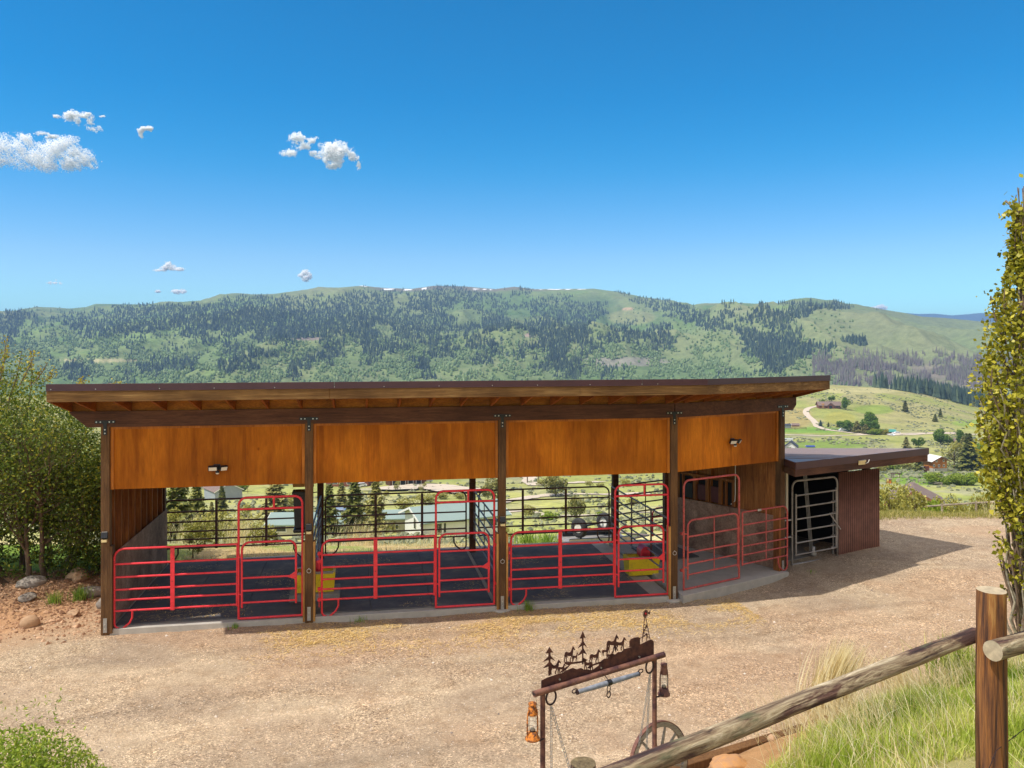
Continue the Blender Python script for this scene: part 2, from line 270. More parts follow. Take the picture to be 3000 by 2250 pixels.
class MB:
    def __init__(s, T=None): s.v = []; s.f = []; s.T = T or Matrix.Identity(4); s.sm = []
    def add(s, vs, fs, smooth=False):
        k = len(s.v); s.v += [s.T @ Vector(p) for p in vs]; s.f += [[i+k for i in f] for f in fs]; s.sm += [smooth]*len(fs); return s
    def box(s, a, b):
        (x0,y0,z0),(x1,y1,z1) = a, b
        return s.add([(x0,y0,z0),(x1,y0,z0),(x1,y1,z0),(x0,y1,z0),(x0,y0,z1),(x1,y0,z1),(x1,y1,z1),(x0,y1,z1)],
                     [(3,2,1,0),(4,5,6,7),(0,1,5,4),(1,2,6,5),(2,3,7,6),(3,0,4,7)])
    def bar(s, p0, p1, w, h, up=(0,0,1)):
        p0 = Vector(p0); p1 = Vector(p1); d = (p1-p0).normalized(); up = Vector(up)
        if abs(d.dot(up)) > .98: up = Vector((0,1,0))
        x = d.cross(up).normalized()*w/2; y = x.cross(d).normalized()*h/2
        q = [p0-x-y, p0+x-y, p0+x+y, p0-x+y, p1-x-y, p1+x-y, p1+x+y, p1-x+y]
        return s.add(q, [(3,2,1,0),(4,5,6,7),(0,1,5,4),(1,2,6,5),(2,3,7,6),(3,0,4,7)])
    def tube(s, pts, r, n=10, cap=True, closed=False):
        pts = [Vector(p) for p in pts]; m_ = len(pts); rs = r if isinstance(r, (list, tuple)) else [r]*m_
        vs = []; fs = []; prev = None
        for i, p in enumerate(pts):
            if closed: d = pts[(i+1) % m_]-pts[i-1]
            else: d = pts[min(i+1, m_-1)]-pts[max(i-1, 0)]
            d.normalize()
            if prev is None:
                a = d.orthogonal().normalized()
            else:
                a = prev-d*prev.dot(d)
                a = a.normalized() if a.length > 1e-5 else d.orthogonal().normalized()
            prev = a; b_ = d.cross(a)
            for k in range(n):
                t = 2*math.pi*k/n; vs.append(p+(a*math.cos(t)+b_*math.sin(t))*rs[i])
        for i in range(m_ if closed else m_-1):
            j = (i+1) % m_
            for k in range(n): fs.append((i*n+k, i*n+(k+1) % n, j*n+(k+1) % n, j*n+k))
        s.add(vs, fs, True)
        if cap and not closed:
            s.add(vs[:n], [tuple(range(n-1, -1, -1))]); s.add(vs[-n:], [tuple(range(n))])
        return s
    def lathe(s, prof, n=20, c=(0,0,0)):
        vs = []; fs = []
        for (r, z) in prof:
            for k in range(n):
                t = 2*math.pi*k/n; vs.append((c[0]+r*math.cos(t), c[1]+r*math.sin(t), c[2]+z))
        for i in range(len(prof)-1):
            for k in range(n): fs.append((i*n+k, i*n+(k+1) % n, (i+1)*n+(k+1) % n, (i+1)*n+k))
        return s.add(vs, fs, True)
    def prism(s, poly, t0, t1, plane='XZ'):
        """extrude a polygon; XZ: thickness along y, XY: thickness along z"""
        k = len(poly); f = (lambda p, t: (p[0], t, p[1])) if plane == 'XZ' else (lambda p, t: (p[0], p[1], t))
        vs = [f(p, t0) for p in poly]+[f(p, t1) for p in poly]
        ar = sum(poly[i][0]*poly[(i+1) % k][1]-poly[(i+1) % k][0]*poly[i][1] for i in range(k))
        flip = (ar > 0) if plane == 'XZ' else (ar < 0)
        fs = [tuple(range(k))[::-1], tuple(range(k, 2*k))]+[(i, (i+1) % k, k+(i+1) % k, k+i) for i in range(k)]
        if flip: fs = [f_[::-1] for f_ in fs]
        return s.add(vs, fs)
    def build(s, name, mat, parent=None, bevel=0, world=False):
        me = bpy.data.meshes.new(name); V = s.v
        if world and parent:
            inv = (Matrix.Translation(parent.location) @ parent.rotation_euler.to_matrix().to_4x4()).inverted(); V = [inv @ p for p in V]
        me.from_pydata([tuple(p) for p in V], [], s.f); me.polygons.foreach_set('use_smooth', s.sm)
        if mat: me.materials.append(mat)
        me.update(); o = bpy.data.objects.new(name, me); COL.objects.link(o); o.parent = parent
        if bevel:
            bm = o.modifiers.new('bevel', 'BEVEL'); bm.width = bevel; bm.segments = 2; bm.limit_method = 'ANGLE'; bm.angle_limit = R(40)
        return o
def copy_tree(o, parent=None):
    c = o.copy(); COL.objects.link(c); c.parent = parent
    for ch in list(o.children): copy_tree(ch, c)
    return c
# ------------------------------------------------------------------ value noise
def _h(ix, iy, seed):
    h = (ix.astype(np.int64)*374761393+iy.astype(np.int64)*668265263+seed*1442695041) & 0xffffffff
    h = ((h ^ (h >> 13))*1274126177) & 0xffffffff
    return ((h ^ (h >> 16)) & 0xffff)/65535.
def vnoise(x, y, seed=0):
    ix = np.floor(x); iy = np.floor(y); fx = x-ix; fy = y-iy; fx = fx*fx*(3-2*fx); fy = fy*fy*(3-2*fy)
    a = _h(ix, iy, seed); b = _h(ix+1, iy, seed); c = _h(ix, iy+1, seed); d = _h(ix+1, iy+1, seed)
    return a+(b-a)*fx+(c-a)*fy+(a-b-c+d)*fx*fy
def fbm(x, y, o=5, seed=0, ridged=False):
    s = 0; a = 1; t = 0
    for i in range(o):
        v = vnoise(x*2**i+i*17.3, y*2**i-i*9.1, seed+i)
        if ridged: v = 1-np.abs(2*v-1)
        s = s+a*v; t += a; a *= .5
    return s/t
def sst(a, b, x): t = np.clip((x-a)/(b-a), 0, 1); return t*t*(3-2*t)
# ------------------------------------------------------------------ terrain
SKYL = np.array([(-600,960),(-200,945),(0,931),(45,917),(104,901),(158,901),(203,904),(253,899),(280,890),(353,891),(430,892),(529,886),(610,881),(678,867),(791,863),(859,858),(904,853),(1000,844),(1059,838),(1136,844),(1208,846),(1271,837),(1362,839),(1452,847),(1506,840),(1565,847),(1655,847),(1741,846),(1769,850),(1814,856),(1881,870),(1927,881),(2000,888),(2027,895),(2090,896),(2136,893),(2226,891),(2280,890),(2316,881),(2362,873),(2380,873),(2416,879),(2443,879),(2479,890),(2542,897),(2588,906),(2655,917),(2701,927),(2768,931),(2881,942),(3000,951),(3400,962),(3900,975)], float)
ZT = np.array([(-100,0),(20.9,0),(22.5,-.22),(25.5,-.95),(35,-3.35),(50,-6.9),(80,-13.7),(108,-19.8),(150,-28.3),(200,-36),(300,-47),(400,-56.5),(500,-61),(620,-63.5),(700,-64)], float)
CRX = np.array([(-1200,-60),(0,-62),(200,-58),(333,-49),(392,-45),(452,-49.5),(500,-56.8),(549,-69),(600,-82),(900,-90)], float)
def crestY(px): return 4300-1100*sst(1850, 2400, px)
def hterr(X, Y):
    X = np.asarray(X, float); Y = np.asarray(Y, float)
    sh = 3.0*sst(7.2, 10.5, X)
    z = np.interp(Y-sh, ZT[:,0], ZT[:,1])+.035*np.clip(X-4, 0, 8)*sst(40, 26, Y)
    # roughness of the slope
    am = sst(24, 60, Y)*(1-sst(500, 700, Y)*.4)
    z = z+am*((fbm(X/14, Y/14, 4, 3)-.5)*1.3+(fbm(X/70, Y/70, 3, 5)-.5)*3.0*sst(60,200,Y))
    # foothill, then the dip behind it
    cz = np.interp(X*1000/np.maximum(Y, 1), CRX[:,0], CRX[:,1])
    t = sst(620, 1010, Y); z = np.where(Y > 620, z*(1-t)+cz*t, z)
    z = z+np.where(Y > 600, (fbm(X/110, Y/150, 4, 9)-.5)*9*sst(620, 720, Y)*(1-sst(930, 1000, Y)), 0)
    dip = sst(1020, 1500, Y); z = z*(1-dip)+(-98)*dip
    # mountains
    px = 1500+F*X/np.maximum(Y, 1); Yc = crestY(px); sky = np.interp(px, SKYL[:,0], SKYL[:,1])
    zc = CH+(HY-sky)/F*Yc; tt = np.clip((Y-1550)/(Yc-1550), 0, 1)
    mz = -98+(zc+98)*(tt**1.12)
    rg = fbm(X/620+fbm(X/900, Y/900, 2, 31)*1.2, Y/1500, 4, 21, True)-.55
    rg2 = fbm(X/210, Y/420, 4, 41, True)-.55
    wgt = np.sin(np.pi*np.clip(tt, 0, 1))**.7*(1-tt*.35)
    mz = mz+wgt*(rg*270+rg2*120)
    over = Y > Yc; mz = np.where(over, zc-.16*(Y-Yc), mz)
    z = np.where(Y > 1550, np.where(over, mz, np.maximum(mz, -100)), z)
    return z
# line of the landscape timbers and the grassy bank on the camera's side
TD = Vector((.887, .462)); TO = Vector((2.0, 10.1))
def hnear(X, Y):
    X = np.asarray(X, float); Y = np.asarray(Y, float)
    z = hterr(X, Y)
    d = (X-TO.x)*.462-(Y-TO.y)*.887
    z = z+np.clip(d, 0, 20)*.42*sst(1.7, 3.6, X)*(1-.0*d)+.12*sst(-.02, .25, d)*sst(1.7, 3.0, X)
    # dirt bank left of the shed
    bank = sst(-7.9, -9.2, X)*sst(14.6, 16.6, Y)*sst(24, 18, Y)
    z = z+bank*(.16+.35*(fbm(X*1.1, Y*1.1, 4, 61)-.4))
    z = z+(fbm(X*.5, Y*.5, 3, 71)-.5)*.07*sst(21, 17, Y)+(fbm(X*2.5, Y*2.5, 3, 73)-.5)*.03
    # keep it under the slab
    s_ = X*.9834+Y*.1815+4.59; d_ = -X*.1815+Y*.9834-16.1
    ins = sst(-.3, .1, s_)*sst(14.5, 13.6, s_)*sst(-.05, .12, d_)*sst(5.0, 4.5, d_)
    return z-.06*ins
def pal(*c): return np.array(c, float)
def terrain_colour(X, Y, Z):
    n1 = fbm(X/38, Y/60, 5, 11); n2 = fbm(X/9, Y/13, 4, 12); n3 = fbm(X/160, Y/240, 4, 13)
    green = pal(.21,.27,.06); dry = pal(.42,.37,.17); sage = pal(.29,.285,.165); lush = pal(.15,.26,.04); mead = pal(.33,.34,.10)
    k = sst(.42, .58, n1)[...,None]; k2 = sst(.4, .62, n2)[...,None]; k3 = sst(.42,.6,n3)[...,None]
    c = (sage*(1-k2)+mead*k2)*(1-k)+(green*.5+mead*.5)*k
    c = c*(1-.45*k3)+(dry*.45+mead*.55)*.45*k3
    # near slope: straw and bright grass
    near = sst(120, 26, Y)[...,None]; st = pal(.62,.53,.27); c = c*(1+.28*sst(420,120,Y))[...,None]*(1-near)+near*(st*(1-k2*.7)+mead*k2*.7)
    # foothill: dry olive top, green pastures low
    f = (sst(640, 760, Y)*sst(1500, 1050, Y))[...,None]; top = pal(.33,.295,.125)
    c = c*(1-.65*f)+.65*f*(top*(1-k)+pal(.27,.29,.085)*k)
    px = 1500+F*X/np.maximum(Y, 1); py = HY+F*(CH-Z)/np.maximum(Y, 1)
    def blob(cx, cy, rx, ry, col, c, soft=.35):
        q = ((px-cx)/rx)**2+((py-cy)/ry)**2; w_ = sst(1+soft, 1-soft, q)*(Y > 150)*(Y < 1500)
        w_ = w_[...,None]; return c*(1-w_)+w_*np.array(col)
    for a in ((2380,1260,110,9,(.17,.28,.05)),(2460,1228,45,22,(.31,.30,.075)),(2330,1225,50,30,(.34,.28,.11)),(2850,1240,60,10,(.25,.33,.07)),
              (2700,1400,110,22,(.18,.29,.04)),(2430,1303,120,14,(.20,.27,.06)),(2520,1145,110,9,(.42,.38,.18)),(2560,1200,60,14,(.22,.28,.06))):
        c = blob(*a, c)
    # mountain
    mt = sst(1500, 1600, Y)[...,None]; m1 = fbm(X/180, Y/300, 5, 14); m2 = fbm(X/45, Y/80, 4, 15); m3 = fbm(X/420, Y/600, 4, 16)
    q1 = sst(.4,.6,m1)[...,None]; q2 = sst(.38,.62,m2)[...,None]; q3 = sst(.42,.58,m3)[...,None]
    mg = pal(.115,.185,.055)*(1-q1)+pal(.165,.235,.075)*q1; mg = mg*(1-.45*q2)+.45*q2*pal(.19,.215,.105); mg = mg*(1-.35*q3)+.35*q3*pal(.22,.215,.12)
    gq = fbm(X/620+fbm(X/900, Y/900, 2, 31)*1.2, Y/1500, 4, 21, True)*.65+fbm(X/210, Y/420, 4, 41, True)*.35; gl = sst(.66,.50,gq)[...,None]; mg = mg*(1-.55*gl)+.55*gl*pal(.075,.135,.045); rl = sst(.72,.84,gq)[...,None]; mg = mg*(1-.4*rl)+.4*rl*pal(.25,.25,.135)  # fold shading painted into the colour: gullies darker green, ridges paler
    rt = sst(2250, 2550, px)[...,None]; mg = mg*(1-.55*rt)+.55*rt*pal(.185,.20,.105)
    pk = (sst(2440,2620,px)*sst(1045,1085,py)*sst(.40,.55,m2))[...,None]; mg = mg*(1-.7*pk)+.7*pk*pal(.20,.155,.155)
    def mb(cx, cy, rx, ry, col, c_):
        q = ((px-cx)/rx)**2+((py-cy)/ry)**2; w_ = sst(1.3, .7, q)[...,None]; return c_*(1-w_)+w_*np.array(col)
    mg = mb(300,1056,130,5,(.40,.37,.20), mg); mg = mb(1840,906,17,5,(.42,.30,.19), mg); mg = mb(1850,930,70,22,(.21,.23,.10), mg)
    mg = mb(1820,1060,140,14,(.24,.23,.18), mg); mg = mb(1550,982,18,4,(.34,.26,.22), mg); mg = mb(900,992,45,5,(.26,.21,.19), mg); mg = mb(2120,1080,20,8,(.28,.26,.21), mg)
    Yc = crestY(px); tt = (Y-1550)/(Yc-1550); top = (sst(.9,.985,tt)*sst(1900,1500,px)*sst(1000,1150,px))[...,None]; mg = mg*(1-.7*top)+.7*top*pal(.19,.135,.12)
    c = c*(1-mt)+mt*mg
    snow = np.zeros_like(Y)
    for a, b_ in ((1052,1073),(1122,1206),(1236,1252),(1388,1440),(1568,1646),(1656,1676),(1682,1716),(1744,1757)):
        snow = np.maximum(snow, sst(a-3, a+3, px)*sst(b_+3, b_-3, px))
    snow = snow*sst(.966,.974,tt+.03*(m2-.5))*sst(.992,.984,tt)*sst(.36,.44,m2)*(Y > 2500)
    c = c*(1-snow[...,None])+snow[...,None]*pal(.85,.86,.9)
    return c
def grid_faces(nr, nc):
    i = np.arange(nr-1)[:,None]*nc+np.arange(nc-1)[None]; i = i.ravel()
    return np.stack([i, i+1, i+1+nc, i+nc], 1)
AC = np.linspace(-.95, .95, 941)
YR = np.concatenate([np.geomspace(20.0, 700, 300)[:-1], np.linspace(700, 1560, 110)[:-1], np.linspace(1560, 5000, 300)])
GY, GA = np.meshgrid(YR, AC, indexing='ij'); GX = GA*GY; GZ = hterr(GX, GY)
GC = terrain_colour(GX, GY, GZ)
GZr = GZ-np.where(GY < 30, .05, 0)-np.where(GY < 27, .25, 0)
col4 = np.concatenate([np.clip(GC, 0, 1), np.ones(GC.shape[:2]+(1,))], 2)
terr = npmesh('hills', np.stack([GX, GY, GZr], 2).reshape(-1, 3), grid_faces(len(YR), len(AC)), M['hill'], smooth=True,
              attrs={'Col': ('POINT', 'FLOAT_COLOR', col4)})
tag(terr, 'green valley floor, foothill and mountain range behind the shelter', 'terrain', kind='structure')
PY = HY+F*(CH-GZ)/GY; RM = np.minimum.accumulate(PY, axis=0)
def hit(px, py):
    """where the line of sight through photo point (px,py) meets the terrain"""
    px = np.atleast_1d(np.asarray(px, float)); py = np.atleast_1d(np.asarray(py, float)); a = (px-1500)/F
    j = np.clip(np.round((a-AC[0])/(AC[1]-AC[0])).astype(int), 0, len(AC)-1); Y = np.empty(len(px))
    for q in range(len(px)):
        c = RM[:, j[q]]; k = int(np.searchsorted(-c, -py[q])); k = min(max(k, 1), len(YR)-1)
        y0, y1 = c[k-1], c[k]; t = 0 if y0 == y1 else min(max((y0-py[q])/(y0-y1), 0), 1); Y[q] = YR[k-1]+(YR[k]-YR[k-1])*t
    X = a*Y; return X, Y, hterr(X, Y)
# far blue range
fx = np.linspace(-1300, 7500, 160); rows = []
pxs = 1500+F*fx/9500; topy = np.interp(pxs, [1200,2500,2655,2690,2740,2790,2830,2870,2900,3000,3300], [950,925,917,920,919,924,921,917,918,915,925])
for k, (dy, fr) in enumerate(((-2000,0),(-1100,.45),(-400,.85),(0,1),(700,.8),(2000,0))):
    nz = (fbm(fx/500, fx*0+k*3.1, 4, 90)-.5)*90*(fr > 0)*(fr < 1)
    rows.append(np.stack([fx, fx*0+9500+dy, (CH+(HY-topy)/F*9500)*fr-60*(1-fr)+nz*.6], 1))
V = np.concatenate(rows)
fc = np.tile(np.array([.035,.06,.085,1.]), (len(V), 1))
sp = (fbm(V[:,0]/260, V[:,2]/90, 3, 95) > .60)&(V[:,2] > 300); fc[sp] = (.8,.82,.86,1)
tag(npmesh('far_mountains', V, grid_faces(6, 160), M['hill'], smooth=True, attrs={'Col': ('POINT','FLOAT_COLOR',fc)}), 'distant blue mountain range with streaks of snow', 'mountains', kind='structure')
# near ground: gravel yard, bank and the strip behind the shed
gx = np.arange(-22, 24.01, .11); gy = np.arange(-3, 27.01, .11); GYn, GXn = np.meshgrid(gy, gx, indexing='ij'); GZn = hnear(GXn, GYn)
n1 = fbm(GXn/1.6, GYn/1.1, 5, 101); n2 = fbm(GXn*1.3, GYn*1.3, 4, 102); n3 = fbm(GXn/3.3, GYn/2.2, 4, 103)
cg = pal(.455,.358,.248)*(1-sst(.40,.6,n1)[...,None])+pal(.385,.298,.21)*sst(.40,.6,n1)[...,None]
pk = (sst(.46,.62,n3)*.55)[...,None]; cg = cg*(1-pk)+pk*pal(.43,.29,.185)
# tyre-worn lanes of paler fines running past the shed
sA_ = GXn*.9834+GYn*.1815; dA_ = -GXn*.1815+GYn*.9834
lane = (np.exp(-((dA_-11.6+.25*np.sin(sA_*.35))/.55)**2)+np.exp(-((dA_-13.6+.3*np.sin(sA_*.4+1))/.5)**2))*(.35+.65*n2); lane = np.clip(lane,0,1)[...,None]
for o0, am_ in ((9.9,.16),(10.5,-.2),(11.15,.2),(12.4,-.22),(13.0,.2),(14.1,-.18),(14.5,.18)):   # faint wheel tracks swinging past the shed
    tr_ = np.exp(-((dA_-o0-.5*np.sin(sA_*.22+o0)-.06*sA_)/.11)**2)*sst(.35,.6,fbm(sA_*.5+o0, dA_*1.2, 3, 108)); cg = cg*(1-am_*tr_[...,None])
cg = cg*(1-.45*lane)+.45*lane*pal(.52,.39,.26)
red = (sst(-7.6,-9.2,GXn+1.5*(n2-.5))*sst(13.0,15.2,GYn+(n1-.5)*3))[...,None]; cg = cg*(1-.8*red)+.8*red*pal(.46,.245,.12)
strw = (np.exp(-((dA_-15.25)/.42)**2)*sst(-2.2,-1.2,sA_)*sst(7.2,5.5,sA_)*sst(.30,.75,n2*.5+n1*.5))[...,None]; cg = cg*(1-.22*strw)+.22*strw*pal(.66,.42,.14)
d = (GXn-TO.x)*.462-(GYn-TO.y)*.887
hillm = (sst(.0,.3,d)*sst(1.9,2.5,GXn))[...,None]; soil = pal(.42,.24,.11); cg = cg*(1-hillm)+hillm*soil
gr = (sst(.5,1.2,d+.6*(n2-.5)-.5*sst(4,2,GXn))*sst(2.4,3.6,GXn))[...,None]; cg = cg*(1-gr)+gr*(pal(.28,.29,.09)*(1-.7*n2[...,None])+.7*n2[...,None]*pal(.44,.33,.17))
edge = sst(0,.6,dA_-20.75-3.2*sst(8.5,11.5,GXn)+.5*(n2-.5)); gb = (edge)[...,None]
bk = pal(.56,.42,.20)*(1-sst(.4,.6,n2)[...,None])+pal(.32,.36,.10)*sst(.4,.6,n2)[...,None]; cg = cg*(1-gb)+gb*bk
lawn = (sst(-8.6,-9.2,GXn)*sst(18.3,18.6,GYn))[...,None]; cg = cg*(1-lawn)+lawn*pal(.24,.36,.05)
grav = np.clip((1-red[...,0]*.75)*(1-hillm[...,0])*(1-gb[...,0])*(1-lawn[...,0]), 0, 1)
c4 = np.concatenate([np.clip(cg,0,1), np.ones(cg.shape[:2]+(1,))], 2)
near = npmesh('gravel_yard', np.stack([GXn,GYn,GZn],2).reshape(-1,3), grid_faces(len(gy), len(gx)), M['ground'], smooth=True,
              attrs={'Col': ('POINT','FLOAT_COLOR',c4), 'gravel': ('POINT','FLOAT',grav)})
tag(near, 'tan gravel yard in front of the horse shelter with a dirt bank on either side', 'ground', kind='structure')
def hn(x, y): return float(hnear(np.array([x]), np.array([y]))[0])
# ------------------------------------------------------------------ horse shelter
AA = R(10.46); cA, sA = math.cos(AA), math.sin(AA); D0 = 16.13; S0 = -4.59
def WA(x, y): s = S0+x; d = D0+y; return (s*cA-d*sA, s*sA+d*cA)
def xA(px, y=0.):
    """distance along the front of the shed of photo column px at depth y behind the post line"""
    r = (px-1500)/F; Y = (D0+y)/(cA-r*sA); return r*Y*cA+Y*sA-S0
def zA(px, py, y=0.):
    r = (px-1500)/F; Y = (D0+y)/(cA-r*sA); return CH-(py-HY)/F*Y
LB = 10.97; BR = R(21.54); BL = 3.3       # the right bay turns back by 21.5 degrees
shed = thing('horse_shelter', 'long open-fronted wooden horse shelter with orange plywood front and brown shed roof', 'shelter', (*WA(0,0),0), AA)
TB = Matrix.Translation((LB,0,0)) @ Matrix.Rotation(BR, 4, 'Z')   # frame of the right bay
def part(mb, name, mat, parent=None, **k): return mb.build(name, M[mat], parent or shed, **k)
# --- slab and mats
s_ = MB(); s_.prism([(.02,-.06),(LB-.03,-.06),(LB-.03,4.95),(.02,4.75)], -.25, .10, 'XY'); part(s_, 'floor_slab', 'conc', bevel=.008)
B5 = TB @ Vector((BL,0,0)); BK = Vector((12.49,4.27,0)); B5b = BK
q = [(TB @ Vector(p))[:2] for p in ((.02,-.28,0),(BL+.02,-.22,0))]
s_ = MB(); s_.prism([q[0], q[1], (BK.x+.02,BK.y), (LB+.9,4.6), (LB-.0,4.5)], -.2, .155, 'XY'); part(s_, 'right_bay_slab', 'conc', bevel=.01)
for (x0,x1) in ((.12,3.5),(3.58,7.2),(7.28,10.5)):
    m_ = MB()
    nx = 3
    for i in range(nx):
        for k_ in range(3):
            a = x0+(x1-x0)*i/nx; b_ = x0+(x1-x0)*(i+1)/nx; y0 = .12+k_*1.5; y1 = min(y0+1.492, 4.6)
            m_.box((a+.004,y0,.102),(b_-.004,y1,.125+.003*((i+k_) % 2)))
    o = part(m_, 'rubber_mat', 'mat')
m_ = MB(); m_.prism([(LB+.45,2.3),(LB+1.7,2.6),(LB+1.45,4.0),(LB+.35,3.7)], .157, .18, 'XY'); part(m_, 'rubber_mat', 'mat')
# --- posts
def post(px_, T, h=3.82, z0=.0, front=True, guards='lr', lamp=False, brk=True, col='post', ring=False, ft=True, w=.15):
    """6x6 post, front face at local y=-.075"""
    p = MB(T); p.box((-w/2,-.075,z0),(w/2,w-.075,h)); o = part(p, 'post', col, bevel=.006)
    if ft:
        f = MB(T); f.lathe([(.0,.0),(.19,.0),(.19,.05),(.17,.065),(0,.065)], 18, (0,.0,z0-.02)); f.build('concrete_footing', M['conc'], o)
    if 'l' in guards:
        g = MB(T); g.box((-w/2-.040,-.085,z0+.03),(-w/2-.003,.09,z0+1.55)); g.build('guard_board', M['guard'], o, bevel=.003)
    if 'r' in guards:
        g = MB(T); g.box((w/2+.003,-.085,z0+.03),(w/2+.040,.09,z0+1.55)); g.build('guard_board', M['guard'], o, bevel=.003)
    if brk:
        b = MB(T); b.box((-.175,-.084,3.87),(.175,-.0765,3.925)); b.box((-.03,-.083,3.66),(.03,-.0765,3.87)); br = b.build('tee_bracket', M['black'], o)
        for x, z in ((-.145,3.897),(-.075,3.897),(.075,3.897),(.145,3.897),(0,3.755),(0,3.69)):
            b = MB(T); b.tube([(x,-.084,z),(x,-.094,z)], .013, 8); b.build('bolt', M['bolt'], br)
    if front:
        b = MB(T); b.box((-.032,-.083,z0+.05),(.032,-.0765,z0+.31)); bp = b.build('base_strap', M['galv'], o)
        for z in (.12,.20): b = MB(T); b.tube([(0,-.083,z0+z),(0,-.093,z0+z)], .012, 8); b.build('bolt', M['bolt'], bp)
    if ring:
        b = MB(T); b.tube([(.038*math.cos(t), -.095, z0+1.0+.038*math.sin(t)) for t in np.linspace(0, 2*math.pi, 16, endpoint=False)], .006, 6, closed=True)
        b.tube([(0,-.075,z0+1.045),(0,-.1,z0+1.045)], .009, 6); b.build('tie_ring', M['bolt'], o)
    if lamp:
        b = MB(T); z = z0+1.66+lamp_dz
        b.add([(-.055,-.078,z),(.055,-.078,z),(.055,-.078,z+.13),(-.055,-.078,z+.13),(-.055,-.15,z+.03),(.055,-.15,z+.03),(.055,-.12,z+.13),(-.055,-.12,z+.13)],
              [(0,1,2,3)[::-1],(4,5,6,7),(0,1,5,4),(3,2,6,7)[::-1],(0,4,7,3),(1,2,6,5)]); so = b.build('solar_light', M['black'], o, bevel=.004)
        b = MB(T); b.box((-.045,-.15,z-.045),(.045,-.085,z-.002)); b.build('lens', M['lens'], so)
        b = MB(T); b.box((-.045,-.124,z+.132),(.045,-.088,z+.136)); b.build('solar_cell', M['galv'], so)
    return o
lamp_dz = .10
TT = Matrix.Translation
o = post(0, TT((0,0,0)), guards='', lamp=True, brk=True, ft=False)
g = MB(); g.box((.077,-.09,.03),(.125,.09,1.62)); g.build('guard_board', M['post'], o, bevel=.003)
post(0, TT((xA(906),0,0)), lamp=True, ring=True, ft=False)
post(0, TT((xA(1470),0,0)), lamp=True, ring=True)
post(0, TT((LB,0,0)), ring=True, guards='l')
o = post(0, TB @ TT((BL,0,0)), z0=.07, guards='', front=True, brk=True)
g = MB(TB @ TT((BL,0,0))); g.box((-.14,-.09,.1),(-.078,.08,1.62)); g.build('guard_board', M['stud'], o, bevel=.003)
for px, y in ((0,4.3),(939,4.3),(1384,4.3),(1802,4.3)):
    x = xA(px, y) if px else 0.0; hh = 2.98
    p = MB(TT((x,y,0))); p.box((-.075,-.075,.05),(.075,.075,hh)); part(p, 'back_post', 'beam', bevel=.005)
p = MB(TT((BK.x,BK.y,0))); p.box((-.09,-.09,.1),(.09,.09,2.95)); part(p, 'back_post', 'beam', bevel=.005)
# --- beam (with angled left and right ends) and its continuation round the bend
def beamprism(mb, x0, x1, e0, e1, z0, z1, y0, y1):
    """beam in the xz plane; e0/e1 = how much the lower corner is cut back at each end"""
    mb.prism([(x0+e0,z0),(x1-e1,z0),(x1,z1-.06 if e1 else z1),(x1,z1),(x0,z1),(x0,z1-.03 if e0 else z1)][:6] if (e0 or e1) else [(x0,z0),(x1,z0),(x1,z1),(x0,z1)], y0, y1)
b = MB(); kx = math.tan(BR/2)*.07
b.prism([(-.30,3.80),(LB,3.80),(LB,4.09),(-.60,4.09),(-.60,4.06)], -.072, .06); part(b, 'beam', 'beam')
b = MB(TB); b.prism([(0,3.80),(BL+.35,3.80),(BL+.47,3.92),(BL+.47,4.09),(0,4.09)], -.07, .062); part(b, 'beam', 'beam')
# --- plywood front panels with trims
def ply(T, x0, x1, z0=2.65, z1=3.80, joints=(), top=True, trims='lr'):
    xs = [x0]+list(joints)+[x1]
    o = None
    for i in range(len(xs)-1):
        p = MB(T); p.box((xs[i]+(.001 if i else 0), .0, z0),(xs[i+1]-.001,.022,z1)); q_ = part(p, 'plywood_panel', 'ply'); o = o or q_
    t = MB(T)
    if 'l' in trims: t.box((x0,-.028,z0+.0),(x0+.052,-.002,z1))
    if 'r' in trims: t.box((x1-.052,-.028,z0+.0),(x1,-.002,z1))
    if top: t.box((x0+.055,-.022,z1-.045),(x1-.055,-.002,z1))
    t.build('trim', M['trim'], o)
    return o
I4 = Matrix.Identity(4); X2 = xA(906); X3 = xA(1470)
ply(I4, .08, X2-.08, joints=(2.45,)); ply(I4, X2+.08, X3-.08, joints=(X2+1.1,X2+2.35)); ply(I4, X3+.08, LB-.08, joints=(xA(1807),))
ply(TB, .09, BL-.09, joints=(1.95,), trims='r')
b = MB(); b.box((.08,.024,2.66),(LB-.08,.034,3.78)); b.box((.08,.036,2.66),(LB-.08,.07,2.75)); part(b, 'panel_backing', 'stud')
